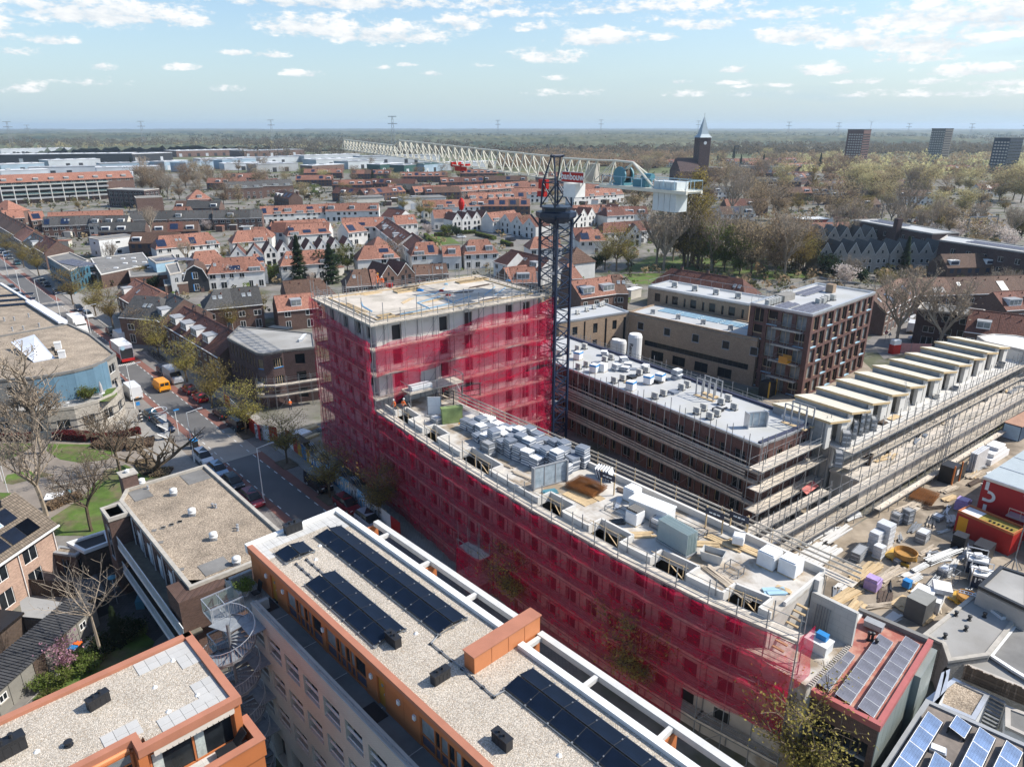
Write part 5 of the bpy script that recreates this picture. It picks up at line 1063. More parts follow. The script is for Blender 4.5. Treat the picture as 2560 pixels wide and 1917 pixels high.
for k in Zr(26):b.box(55.05,55.35,.3+k*.24,.4+k*.24,E0-.02,E0+.12)
stuff(b.aa('toothed_edge',aM,tW))
CR=Vector((5.9,97.0));JA=Zq.atan2(-.801,.598)
tC_=ab('tower_crane','tower crane with navy lattice mast, cream lattice jib, teal winch and white ballast blocks','crane',(CR.x,CR.y,0),JA)
MW=1.5;MH=33.8;n=14;sh=MH/n;MR=rad(8)-JA+rad(38)
ms=MB()
for sx in(-1,1):
 for sy in(-1,1):ms.box(sx*MW-.15,sx*MW+.15,sy*MW-.15,sy*MW+.15,0,sh)
for k in Zr(4):
 a=[(-MW,-MW),(MW,-MW),(MW,MW),(-MW,MW)];p=a[k];q=a[(k+1)%4];m_=((p[0]+q[0])/2,(p[1]+q[1])/2)
 ms.ad((*p,0),(*q,sh/2),.09);ms.ad((*q,sh/2),(*p,sh),.09);ms.ad((*p,.02),(*q,.02),.05);ms.ad((*p,sh/2),(*q,sh/2),.035)
msm=ms.mesh('mast_section',bF)
for i in Zr(n):aj('mast_section',msm,tC_,(0,0,i*sh),MR)
ld=MB()
for i in Zr(n*6):ld.box(-.25,.25,.9,.94,i*sh/6+.1,i*sh/6+.14)
ld.box(-.28,-.24,.9,.95,0,MH);ld.box(.24,.28,.9,.95,0,MH);ld.aa('ladder',ak,tC_,rz=MR)
for z in(7,13.5,19,26):MB().box(-.9,.9,-.6,.8,z,z+.06).aa('rest_platform',ak,tC_,rz=MR)
b=MB();b.lathe(0,0,[(1.6,MH-.9),(2.6,MH-.2),(2.75,MH),(2.75,MH+.55),(2.2,MH+.6),(1.9,MH+.62),(1.9,MH+1.0),(2.2,MH+1.05),(2.2,MH+1.25)],8);b.aa('slewing_ring',bF,tC_)
for k in Zr(4):
 a=MR+Zq.pi/4+k*HP;b=MB();b.ad((2.0*Zq.cos(a),2.0*Zq.sin(a),MH-1.6),(3.4*Zq.cos(a),3.4*Zq.sin(a),MH+.2),.16);b.aa('bracket',bF,tC_)
HT=41.4;b=MB()
for sx in(-1,1):
 for sy in(-1,1):
  b.ad((sx*1.45,sy*1.45,MH+1.2),(sx*1.3,sy*1.3,MH+4.3),.13,6);b.ad((sx*1.3,sy*1.3,MH+4.3),(sx*.25,sy*.75,HT),.11,6)
 b.ad((sx*1.45,-1.45,MH+1.3),(sx*1.3,1.3,MH+4.2),.08);b.ad((sx*1.45,1.45,MH+1.3),(sx*1.3,-1.3,MH+4.2),.08);b.ad((-1.45,sx*1.45,MH+1.3),(1.3,sx*1.3,MH+4.2),.08);b.ad((1.45,sx*1.45,MH+1.3),(-1.3,sx*1.3,MH+4.2),.08)
 b.ad((sx*1.3,-1.3,MH+4.3),(sx*1.3,1.3,MH+4.3),.1);b.ad((-1.3,sx*1.3,MH+4.3),(1.3,sx*1.3,MH+4.3),.1);b.ad((-1.0,sx*1.1,MH+5.5),(1.0,sx*1.1,MH+5.5),.05)
b.ad((0,-1.0,HT),(0,1.0,HT),.2,8);b.ad((-.4,-.8,HT),(.4,-.8,HT),.14,6);b.ad((-.4,.8,HT),(.4,.8,HT),.14,6);b.aa('slewing_tower',bF,tC_)
def ch(x0,x1,z0,z1,h0,h1,n,hw=.75,m=None,name='jib_section',r=.075):
 b=MB();P=lambda i:x0+(x1-x0)*i/n;Z=lambda i:z0+(z1-z0)*i/n;H=lambda i:h0+(h1-h0)*i/n
 for s in(-hw,hw):b.ad((x0,s,z0),(x1,s,z1),r*1.15)
 b.ad((x0,0,z0+h0),(x1,0,z1+h1),r*1.5,6)
 for i in Zr(n+1):
  b.ad((P(i),-hw,Z(i)),(P(i),hw,Z(i)),r*.6)
  for s in(-hw,hw):b.ad((P(i),s,Z(i)),(P(i),0,Z(i)+H(i)),r)
  if i<n:
   for s in(-hw,hw):b.ad((P(i),s,Z(i)),(P(i+1),0,Z(i+1)+H(i+1)),r*.9)
   b.ad((P(i),-hw,Z(i)),(P(i+1),hw,Z(i+1)),r*.4)
 return b.aa(name,m or b8,tC_)
JZ=lambda L:38.55+2.25*L/66
for i in Zr(7):
 a=1.2+i*5.97;c=a+5.97;ch(-a,-c,JZ(a),JZ(c),2.75,2.7,3)
ch(-43,-45,JZ(43),JZ(45),2.6,1.75,1)
for i in Zr(3):a=45+i*7;ch(-a,-a-7,JZ(a),JZ(a+7),1.75,1.75,5,.6)
ch(1.2,7.6,38.5,38.45,2.7,2.7,4,.75,name='counter_jib_section');ch(7.6,10.6,38.45,38.45,2.7,2.75,1,.75,name='counter_jib_section')
b=MB()
for s in(-.75,.75):b.ad((10.6,s,38.45),(13.6,0,41.1),.1,6);b.ad((13.6,0,41.1),(17.7,s,38.6),.14,6)
b.ad((10.6,0,41.2),(13.6,0,41.1),.13,6);b.aa('counter_jib_frame',b8,tC_)
b=MB();b.box(9.5,22.9,-1.35,-1.1,38.15,38.5);b.box(9.5,22.9,1.1,1.35,38.15,38.5);b.box(9.5,22.9,-1.1,1.1,38.4,38.46)
for i in Zr(6):b.box(10+i*2.5,10.2+i*2.5,-1.1,1.1,38.2,38.4)
b.aa('counter_jib_deck',b8,tC_)
aR(tC_,[(10,-1.35),(22.8,-1.35),(22.8,1.35),(10,1.35)],38.5,1.05,a9,None,1.6,r=.025)
b=MB();b.ad((12.2,-.75,39.6),(12.2,-.55,39.6),1.0,16);b.ad((12.2,.55,39.6),(12.2,.75,39.6),1.0,16);b.box(11.3,13.1,-.8,.8,38.5,38.8);b.box(14.2,16.2,-.5,.6,38.5,39.3);b.aa('winch_housing',bA,tC_)
MB().ad((12.2,-.55,39.7),(12.2,.55,39.7),.72,16).aa('winch_drum',aD,tC_);MB().ad((15.2,.2,39.6),(16.6,.2,39.6),.4,10).aa('motor',bA,tC_)
for i in Zr(4):MB().box(17.9+i*.84,18.69+i*.84,-.95,.95,36.15,39.35).aa('ballast_block',mat('ballast white',(.56,.60,.60),.7,.08,1),tC_)
b=MB();b.box(2.1,6.4,-1.05,-.98,38.35,39.65);sg=b.aa('sign',af,tC_);MB().box(2.16,6.34,-1.075,-1.05,38.41,39.59).aa('sign_face',aH,sg)
bC(sg,'banbouw',1.15,(4.25,-1.085,39.05),(HP,0,0),af,bold=.025)
MB().box(5.2,7.0,.3,1.0,38.6,40.7).aa('cabinet',a7,tC_);b=MB();b.box(2.3,4.6,-.8,.9,36.5,38.2);b.aa('cab',af,tC_);MB().box(2.25,2.3,-.7,.8,36.8,38.0).aa('cab_window',a5,tC_)
b=MB();b.box(-2.6,-1.0,-1.0,-.5,37.2,38.4);b.box(-2.6,-1.2,-1.2,-.6,36.2,36.9);b.ad((-1.7,-1.1,36.4),(-1.2,-.9,38.4),.2,6);b.aa('slewing_drive',aH,tC_)
TL_=23.3;b=MB();z=JZ(TL_)-.25;b.box(-TL_-1.6,-TL_+1.6,-.8,-.6,z,z+.2);b.box(-TL_-1.6,-TL_+1.6,.6,.8,z,z+.2);b.box(-TL_-1.5,-TL_-1.1,-.9,.9,z+.1,z+.7);b.box(-TL_+1.1,-TL_+1.5,-.9,.9,z+.1,z+.5);b.box(-TL_-.9,-TL_+1.0,-.5,.5,z-.6,z);b.aa('trolley',aH,tC_)
b=MB();
for s in(-.3,.3):b.ad((-TL_+s,0,z),(-TL_+s*.6,0,34.2),.02,3)
b.aa('hoist_rope',at,tC_);b=MB();b.lathe(-TL_,0,[(.05,32.4),(.35,32.7),(.5,33.3),(.5,33.8),(.25,34.3),(.1,34.4)],8);b.aa('hook_block',aH,tC_);MB().ad((-TL_,0,26),(-TL_,0,32.5),.03,3).aa('sling_chain',at,tC_)
b=MB();
for s in(-.7,.7):b.ad((2.6+s*.3,3.4+s,0),(2.6+s*.3,3.4+s,24),.09)
for i in Zr(16):
 z=i*1.5;b.ad((2.4,2.7,z),(2.8,4.1,z),.05);b.ad((2.4,2.7,z),(2.8,4.1,z+1.5),.05)
b.aa('hoist_mast',ak,tC_,(-5.2,-6.4,0));b=MB()
MD=Fr(Wt(15,470,280,10),Wt(15,2150,960,10));MZ=10.0
tM=MD.ab('brick_block','long red brick block with white membrane roof crowded with heat pumps, scaffold along its face','building')
mp=[(-14,.25),(34.9,.25),(34.9,11.6),(-14,11.6)]
def co(p,q,per,st=1.0,both=True):
 Ln=Zq.dist(p,q);av=[];k=0;s=st
 while s<Ln-1.5:
  w=(0.8,1.1,.75,1.5)[k%4]
  for z in(.3,3.3,6.4):av.append((s,s+w,z,z+2.1))
  s+=w+per*(.8 if k%2 else 1.15);k+=1
 b=MB();b.wall(p,q,0,MZ,av,.2);b.aa('wall',bD,tM)
 pv=Vector(p);u=(Vector(q)-pv).normalized();nn=Vector((u.y,-u.x));rz=Zq.atan2(u.y,u.x)
 for(x0,x1,z0,z1)in av:
  c=pv+u*(x0+x1)/2-nn*.2;aW(tM,c.x,c.y,z0,rz,round(x1-x0,2),2.1,'y' if(x1-x0)<1.3 else 'a',1 if x1-x0<1 else 2)
co(mp[0],mp[1],1.35);co(mp[1],mp[2],1.5);co(mp[2],mp[3],2.5);co(mp[3],mp[0],2)
aL(tM,mp,MZ,be,.12,.25,ao)
b=MB();b.box(-13.8,34.6,11.1,11.5,MZ,MZ+.35);b.box(34.3,34.75,.6,11.1,MZ,MZ+.3);b.aa('dark_upstand',mat('dark blue upstand',(.045,.05,.085),.6,.1),tM)
aO(MD,'three tier scaffold with timber rails along the courtyard face of the brick block',[(-6,-1.0),(35.9,-1.0)],[2.7,5.6,7.0][:2]+[7.0],0,aP=1.15,bay=2.45,ax=1,bi=4.3)
t=MD.ab('guard_rail','timber guard boards along the scaffold facing the courtyard','guard rail')
for z in(3.0,3.4,3.8,5.9,6.3,6.7,7.4,8.0):
 for i in Zr(16):aj('guard_board',ai('gb2',lambda:MB().box(-1.26,1.26,-.02,.02,0,.17).mesh('guard_board',bc)),t,(-4.6+i*2.5,-1.06-.03*(i%2),z))
aO(MD,'edge walkway scaffold behind the white roofed brick block',[(36,12.9),(-14,12.9)],[5.5,9.4],0,aP=1.0,bay=2.5,ax=1,bi=1.4)
b=MB()
def ac(fr,x,y,z,ae,rz=0,ah='heat pumps on the white roof',s=1.0,parent=None):
 t=fr.ab('heat_pump',ae,'heat pump',ah);t.location=fr.w(x,y,z);t.rotation_euler[2]+=rz;t.scale=(s,)*3
 def f():
  b=MB();b.box(-.45,.45,-.2,.2,.16,.95);b.m=1;b.ad((0.08,-.205,.55),(.08,-.22,.55),.29,12);return b.mesh('casing',[mat('white enamel',(.50,.49,.45),.5,.05),aq])
 aj('casing',ai('ac',f),t)
 for sx in(-.35,.35):aj('foot',ai('acf',lambda:MB().box(-.07,.07,-.38,.38,0,.15).mesh('foot',ag)),t,(sx,0,0))
 return t
AC=[(1.3,1.3),(1.2,3.0),(9.1,1.4),(9.1,3.1),(17.0,1.5),(16.9,3.3),(24.0,1.9),(23.7,3.6),(26.1,1.9),(26.0,3.4),(23.7,7.1),(23.4,8.9),(25.9,7.0),(8.7,6.9),(8.6,8.5),(16.8,7.1),(16.4,8.7),(1.0,7.0),(.8,8.6),(-5.5,3),(-5.6,5),(-6,7.4),(-6.1,9)]
for i,(x,y)in Ze(AC):ac(MD,x,y,MZ,'cream heat pump on black feet on the white roof, %s counted from the crane side'%a6(i),.15)
for i,(x,y)in Ze([(9,5),(17,5.2),(24.9,5),(1.2,5),(12.7,6.7)]):
 b=MB();b.ad((0,-1.8,.1),(0,1.8,.1),.07,5);b.ad((.2,-1.8,.1),(.2,1.8,.1),.05,5);b.box(-.6,.6,-.5,.5,.05,.35);tag(b.aa('pipe_duct',ag if i%2==0 else bn,None,MD.w(x,y,MZ),MD.rz),'black insulated pipes and box joining heat pumps, %s from the crane'%ORD[i],'pipes','pipe runs on the white roof')
for i,(x,y,cap)in Ze(((3.8,2.3,1),(12.5,1.4,1),(12.2,5.2,1),(12.6,7.2,1),(4.2,3.6,0),(-2.5,4.5,1))):
 bd(MD,x,y,MZ,1.15,1.3,['white big bag with blue top nearest the crane','white big bag with blue top close to the roof edge','left white bag with blue top in the roof middle','right white bag with blue top in the roof middle','plain white sack beside a blue topped bag','white bag with blue top behind the mast'][i],aJ if cap else None,'white big bags on the white roof',.3)
for i,(x,y,n_)in Ze(((5.2,5.6,4),(6.1,6.3,3),(4.6,8.6,2),(2.6,9.6,3),(13.2,10.1,6),(7.4,9.6,3),(-1.5,9.2,3))):
 cU(MD,x,y,MZ,n_,1.2,1.0,.4*i,'stack of grey white insulation on the brick block roof, %s pile'%ORD[i],'insulation stacks on the white roof',jit=.14)
bj(MD,20.9,8.6,MZ,6,2.2,.5,an,'wooden boards stacked on the white roof','board_pile','boards');bj(MD,10.5,3.1,MZ,3,1.5,.6,an,'plywood sheets beside the heat pumps','board_pile','boards',rz=.4);bj(MD,6.5,8.2,MZ,4,1.8,.5,bn,'loose insulation sheets strewn on the roof','board_pile','boards',rz=.8,spread=.5)
def du(fr,x,y,z,n,ln,r,m,ae,rz=0,name='tube_bundle',cat='tubes',part='tube',ah=None):
 t=fr.ab(name,ae,cat,ah);t.location=fr.w(x,y,z);t.rotation_euler[2]+=rz;me=ai(('tb',ln,r,m.name),lambda:MB().ad((-ln/2,0,0),(ln/2,0,0),r,6).mesh(part,m));per=max(2,int(Zq.sqrt(n)*1.4))
 for i in Zr(n):L_,k=divmod(i,per);aj(part,me,t,(RU(-.15,.15),(k-per/2+.5*(L_%2))*r*2.1,r+L_*r*1.8),RU(-.03,.03))
 return t
for k,(x,y)in Ze(((19.3,7.2),(32.2,8.6))):
 t=MD.ab('post_rack',['open steel post frame standing on the white roof','steel ladder frame at the far right of the white roof'][k],'steel frame','steel post frames');t.location=MD.w(x,y,MZ)
 for i in Zr(4):
  for s in(0,1.6):MB().box(i*1.0-.07,i*1.0+.07,s-.07,s+.07,0,2.6).aa('post',aq,t)
 for s in(0,1.6):MB().box(0,3,s-.05,s+.05,2.5,2.62).aa('beam',aq,t);MB().box(-.2,3.2,s-.3,s+.3,0,.1).aa('base',an,t)
bT(MD,31,4.6,MZ,2.6,2.0,'white framed element standing near the roof corner',1.2,3,None,ao)
tag(MB().aE([(0,0),(3,.3),(3.2,1.3),(.2,1.1)],0,.5).aa('wrapped_rolls',bS,None,MD.w(31.2,9.6,MZ),MD.rz),'clear wrapped rolls lying by the dark roof corner','rolls')
Y1=Fr(Wt(5,1010,1315,9),Wt(5,2100,1545,9));YZ=9.0
yrows=((.6,2.1),(3.3,1.0),(6.0,1.6))
t1=Y1.ab('sand_brick_block','sand coloured brick block with flat grey roof and square grey framed windows','building')
def bm(t,p,q,z0,z1,av,kind='d',m=None):
 b=MB();b.wall(p,q,z0,z1,[h[:4]for h in av],.15);b.aa('wall',m or b7,t);p=Vector(p);u=(Vector(q)-p).normalized();nn=Vector((u.y,-u.x));rz=Zq.atan2(u.y,u.x)
 for h in av:c=p+u*(h[0]+h[1])/2-nn*.15;aW(t,c.x,c.y,h[2],rz,round(h[1]-h[0],2),round(h[3]-h[2],2),h[4]if len(h)>4 else kind,max(1,int((h[1]-h[0])/1.0)),pr=.19 if(len(h)>4 and h[4]=='g')else.03)
hs=[(x,x+1.5,5.9,7.5,'g')for x in(2.3,8.6,15,21.4,27)]+[(4.2,27,2.9,4.0,'d')]+[(x,x+2.9,.3,2.2,'d')for x in(6,11,16,21)]
bm(t1,(0,0),(28.2,0),0,YZ,hs);bm(t1,(28.2,0),(28.2,9.6),0,YZ,[]);bm(t1,(28.2,9.6),(0,9.6),0,YZ,[]);bm(t1,(0,9.6),(0,0),0,YZ,[])
aL(t1,[(0,0),(28.2,0),(28.2,9.6),(0,9.6)],YZ,be,.25,.3,b7)
for i in Zr(5):
 for j in Zr(4):
  MB().box(3.5+i*4.7,7.9+i*4.7,5.2+j*.8,5.6+j*.8,YZ,YZ+.14).aa('roof_duct',a9,t1)
for i,x in Ze((4,10,15.6,21.4)):ac(Y1,x,2.6,YZ,'dark grey heat pump on the sand brick block, %s from the left'%ORD[i],.6,'heat pumps on the sand brick roof')
Y0=Fr(Wt(5,480,1395,9),Wt(5,1010,1315,9))
t0=Y0.ab('sand_brick_block','lower sand brick wing joining the block near the crane','building');L0=Y0.L
bm(t0,(-2,0),(L0,0),0,YZ,[(3.2,4.4,6,7.7),(3.2,4.4,2.6,4.2),(5.9,6.3,0.4,8.5),(8.2,9.3,5.8,7.8),(8.2,9.3,2.4,4.4),(11.1,11.6,.4,8.5),(13,14.1,5.9,7.8),(13,14.1,2.4,4.4),(15.8,16.6,1,8.2,'a')]);bm(t0,(L0,0),(L0,8.5),0,YZ,[]);bm(t0,(-2,8.5),(-2,0),0,YZ,[])
aL(t0,[(-2,0),(L0,0),(L0,8.5),(-2,8.5)],YZ,be,.25,.3,ao)
for i,(x,y)in Ze(((5,4),(8,5),(10.5,6),(13,7),(14,7.5))):ac(Y0,x,y,YZ,'pale roof unit on the lower sand brick wing, %s from the crane'%ORD[i],.3,'roof units on the lower wing')
t2=Y1.ab('sand_brick_block','upper sand brick block with narrow windows, set back behind the lower one','building');UZ=12.1
a0,a1,b0,b1=-3.2,20.5,11.2,19.5
bm(t2,(a0,b0),(a1,b0),0,UZ,[(1.8+i*4.4,1.8+i*4.4+1.4,9.3,11.1)for i in Zr(5)]+[(4.6+i*4.4,5.1+i*4.4,9.2,11.0)for i in Zr(5)]);bm(t2,(a1,b0),(a1,b1),0,UZ,[]);bm(t2,(a1,b1),(a0,b1),0,UZ,[]);bm(t2,(a0,b1),(a0,b0),0,UZ,[])
aL(t2,[(a0,b0),(a1,b0),(a1,b1),(a0,b1)],UZ,be,.3,.35,ao);aR(t2,[(a0,b0),(a0,b1),(a1,b1)],UZ+.3,1.3,ak,None,2.5)
for i,x in Ze((3,8,13,18)):ac(Y1,x-2,15,UZ,'pale unit on the upper sand brick roof, %s from the left'%ORD[i],.3,'roof units on the upper block',1.3)
for i,(x,y,h,r,px)in Ze(((1065,1656,7.6,1.35,0),(905,1656,4.8,1.05,0),(950,1656,4.8,1.05,0))):
 g=Y1.l(Wt(5,x,y-30*i,1.0));t=Y1.ab('silo',['tall white mortar silo with lettering before the sand brick wall','short white silo left of the tall one','short white silo behind its twin'][i],'silo','white mortar silos');t.location=Wt(5,[1065,900,945][i],[1500,1545,1555][i],h)-Vector((0,0,h))
 b=MB();b.lathe(0,0,[(.3,.6),(r,2),(r,h-.5),(r*.85,h),(.3,h+.05)],18);b.aa('tank',af,t,smooth=False)
 for k in Zr(4):a=k*1.57+.4;MB().ad((r*Zq.cos(a),r*Zq.sin(a),0),(r*Zq.cos(a),r*Zq.sin(a),2.2),.06).aa('leg',aq,t)
 if i==0:bC(t,'Remix',1.1,(.1,-r-.02,4.6),(HP,HP,0),at)
RD=Fr(Wt(6,385,1345,15),Wt(6,925,1150,15));RZ=15.0
tR=RD.ab('apartment_tower','dark red brick apartment block with tall window bays and solar panels on its flat roof','building')
def c9(p,q,nb,mt=bD,start=.5,w=2.0):
 p=Vector(p);q=Vector(q);Ln=(q-p).length;u=(q-p).normalized();nn=Vector((u.y,-u.x));rz=Zq.atan2(u.y,u.x);pitch=(Ln-start*2)/nb;av=[]
 for f in Zr(5):
  for i in Zr(nb):
   c=start+(i+.5)*pitch;av.append((c-w/2,c+w/2,.25+f*2.95,2.75+f*2.95))
 b=MB();b.wall(p,q,0,RZ,av,.45);b.aa('wall',mt,tR)
 for k,h in Ze(av):
  c=p+u*(h[0]+h[1])/2-nn*.4
  if(k*7+k//nb)%3==0:
   aW(tR,c.x,c.y,h[2]+.95,rz,w,1.55,'y',1);bb=MB();bb.box(-w/2,w/2,-.08,0,0,.95);bb.m=1;bb.box(-w/2-.05,w/2+.05,-.5,-.1,-.06,.03);bb.aa('spandrel',[am,a9],tR,(c.x,c.y,h[2]),rz)
  else:aW(tR,c.x,c.y,h[2],rz,w,2.5,'yp' if k%4 else 'y',2)
c9((0,0),(25.6,0),9);c9((0,11.5),(0,0),4,w=1.9);
for p,q in(((25.6,0),(25.6,11.5)),((25.6,11.5),(0,11.5))):b=MB();b.wall(p,q,0,RZ,[],.3);b.aa('wall',bD,tR)
aL(tR,[(0,0),(25.6,0),(25.6,11.5),(0,11.5)],RZ,be,.3,.35,ao)
aR(tR,[(0,11.4),(25.4,11.4),(25.4,.3)],RZ+.3,1.2,ak,None,2.5);MB().box(5.5,9.5,8,10,RZ,RZ+1.2).aa('plant_box',aU,tR);MB().box(19.4,20.8,5.5,6.9,RZ,RZ+1.6).aa('chimney',b7,tR)
def bJ(fr,x,y,z,nx,ny,ae,m,pw=1.66,pd=1.0,rz=0,tilt=10,gap=.35,ah='solar arrays on the flat roofs',spin=0):
 t=fr.ab('solar_array',ae,'solar panels',ah);t.location=fr.w(x,y,z);t.rotation_euler[2]+=rz;a=rad(tilt)
 for j in Zr(ny):
  for i in Zr(nx):aj('solar_panel',bN(pw,pd,m),t,((i+.5)*(pw+.02),j*(pd+gap)+pd/2,.12+pd/2*Zq.sin(a)),rot=(a,0,0))
  b=MB();
  for i in Zr(nx+1):b.box(i*(pw+.02)-.03,i*(pw+.02)+.03,j*(pd+gap)-.05,j*(pd+gap)+pd+.05,0,.1)
  b.aa('mounting_rail',ao,t)
 return t
bJ(RD,.8,.9,RZ,5,3,'grey solar rows at the near corner of the red brick roof',bB,gap=.25);bJ(RD,.8,5.2,RZ,3,2,'second grey solar group left on the red brick roof',bB,gap=.25);bJ(RD,13,7.6,RZ,6,2,'solar rows at the back right of the red brick roof',bB,gap=.4)
for i,(x,y)in Ze([(k*.95+1.0,8.8+.0*k)for k in Zr(6)]+[(8.6,3.2),(9.8,3.0),(11,3.3),(12.4,3.4),(13.8,2.9)]+[(9+k*.9,10.2)for k in Zr(4)]):ac(RD,x,y,RZ,'heat pump on the red brick apartment roof, %s in order'%a6(i),1.2,'heat pumps on the red brick roof',1.15)
aO(RD,'narrow scaffold tower with landings on the left face of the red brick block',[(-1.2,6.4),(-1.2,1.2)],[2.9,5.9,8.8,11.8],0,aP=1.1,bay=2.6,ax=0,bi=1.2)
t=RD.ab('hoist_cage','orange timber hoist cage hanging on the scaffold of the red brick block','hoist cage');t.location=RD.w(-1.6,3,6.4);MB().box(-.8,.8,-.8,.8,0,.1).aa('floor',ce,t)
for s in(-.75,.75):MB().box(s-.03,s+.03,-.8,.8,.1,1.2).aa('side',mat('orange mesh',(.62,.28,.05),.6,.1),t)
t=RD.ab('construction_hoist','black and yellow construction hoist at the foot of the red block','hoist');t.location=RD.w(-2.6,5,0);MB().box(-1.2,1.2,-1,1,0,2.6).aa('cage',ag,t)
for sx in(-1.25,1.25):MB().box(sx-.1,sx+.1,-1.05,-.85,0,3).aa('post',bP,t)
G=Fr(Wt(16,740,720,10.5),Wt(16,2100,100,10.5));GZ=7.6
tG=G.ab('concrete_block','long pale concrete and brick block under construction with terrace floor','building')
b=MB();b.box(-3.2,56,.7,9.5,0,GZ-.25);b.aa('core',aM,tG)
b=MB();b.box(-3.2,56,-.9,9.6,GZ-.25,GZ);b.aa('terrace_slab',ap,tG)
b=MB();b.wall((-15.2,2.7),(-3.4,2.7),0,10.0,[]);
for i in Zr(22):MB().box(-3+i*2.6,-.5+i*2.6,.45,.68,4.5,GZ-.3).aa('wall_panel',ap,tG)
b=MB();b.box(-3.2,56,-3.4,.45,4.1,4.4);b.box(-3,56,-3.3,.3,0,4.1);b.aa('lower_floor',cl,tG)
for i in Zr(19):MB().box(-3+i*3.1,-.1+i*3.1,-3.55,-3.4,.2,4.0).aa('wall_panel',aM,tG)
ks=[0,5.05,10.2,15.4,20.5,25.7,30.9,36.1,41.3,46.4,51.2]
for i in Zr(len(ks)):
 x1=ks[i];x0=x1-4.95;t=G.ab('timber_dwelling_box','concrete walled unit with timber edged sloping roof, %s from the white roofed block'%ORD[i],'building unit','row of units with sloping timber roofs');t.location=G.w(x0,0,GZ);w=4.95;hl,hr=3.7,2.75
 b=MB();b.quad((0,.9,0),(0,.9,hl),(0,8.2,hl),(0,8.2,0));b.quad((0,.9,0),(.9,.9,0),(.9,.9,hl-.2),(0,.9,hl));b.box(.02,.25,.9,8.2,0,hl-.3);b.aa('side_wall',mat('grey insulated wall',(.27,.28,.28),.85,.15,1,.2,kind='block',p=(1.2,.6)),t)
 MB().box(0,.95,.6,1.1,0,hl-.35).aa('front_pier',ap,t);MB().box(3.35,w,.6,1.1,0,hr+.05).aa('front_pier',ap,t)
 MB().box(w-.25,w,1.1,8.2,0,hr-.1).aa('side_wall',ap,t);MB().box(.25,w-.25,8.0,8.2,0,hr-.2).aa('back_wall',aM,t);MB().box(.25,w-.25,3.2,3.4,0,hr-.1).aa('inner_wall',aK,t)
 b=MB();z0,z1=hl,hr
 b.quad((-.05,.35,z0),(w+.05,.35,z1),(w+.05,8.4,z1),(-.05,8.4,z0));b.quad((-.05,8.4,z0-.3),(w+.05,8.4,z1-.3),(w+.05,.35,z1-.3),(-.05,.35,z0-.3));b.m=1
 b.quad((-.05,.35,z0-.3),(w+.05,.35,z1-.3),(w+.05,.35,z1),(-.05,.35,z0));b.quad((-.05,8.4,z0-.3),(-.05,.35,z0-.3),(-.05,.35,z0),(-.05,8.4,z0));b.quad((w+.05,.35,z1-.3),(w+.05,8.4,z1-.3),(w+.05,8.4,z1),(w+.05,.35,z1));b.quad((w+.05,8.4,z1-.3),(-.05,8.4,z0-.3),(-.05,8.4,z0),(w+.05,8.4,z1))
 b.aa('roof',[mat('pale timber roof',(.53,.49,.40),.8,.07,.6),mat('timber edge',(.50,.37,.20),.7,.1,2)],t)
aO(G,'scaffold with wide weathered decks at the end of the white roofed brick block',[(-17.6,.9),(-3.2,.9)],[2.8,5.6,8.2],0,aP=1.8,bay=2.3,ax=1,bi=2.6)
aO(G,'long scaffold along the terrace below the timber roofed units',[(-3,-2.0),(56,-2.0)],[5.2,GZ-.2],4.4,aP=1.0,bay=2.3,ax=1,bi=2.2)
aO(G,'outer scaffold with boarded walkway along the lower concrete floor',[(-24,-4.8),(56,-4.8)],[1.7,4.2],0,aP=1.3,bay=2.3,ax=1,bi=2.4)
aO(G,'low scaffold strip between the wing end and the lower floor',[(-28,-1.6),(-6,-1.6)],[2.9],0,aP=1.4,bay=2.3,ax=1,bi=1.5)
aO(G,'lowest boarded walkway beside the storage yard',[(-2,-6.0),(50,-6.0)],[1.0],0,aP=.95,bay=2.4,ax=0,bi=.4,brace=False,rails=False)
for i,(x,y,z,w,d,h)in Ze(((-1.6,-.2,GZ,1.4,1.0,1.8),(1.2,.2,GZ,1.0,.5,2.4),(3.0,.3,GZ,1.2,.5,3.0),(4.5,.3,GZ,1.1,.5,2.6),(6.0,.2,GZ,1.6,.7,1.7),(-3.9,-.8,5.6,1.4,.9,2.0))):
 bU(G,x,y,z,w,d,h,5 if i!=4 else 3,'wrapped grey wall panels stacked upright on the terrace, %s from the brick end'%ORD[i],None,'wrapped panel stacks on the terrace',.6)
bj(G,8.8,.3,GZ,12,1.3,.5,aD,'tall pile of dark pallets on the terrace','pallet_pile','pallets',layers=6);bj(G,11.8,.2,GZ,3,2.6,.9,an,'pale plywood sheet pile on the terrace','board_pile','boards')
tl_=G.ab('ladder','aluminium ladder leaning on a timber roofed unit','ladder');tl_.location=G.w(16.4,.2,GZ);b=MB();b.ad((0,0,0),(-1.2,.9,4.3),.04);b.ad((.35,0,0),(-.85,.9,4.3),.04)
for k in Zr(13):f=k/13;b.ad((-1.2*f,.9*f,4.3*f+.1),(.35-1.2*f,.9*f,4.3*f+.1),.02)
b.aa('ladder_frame',ao,tl_)
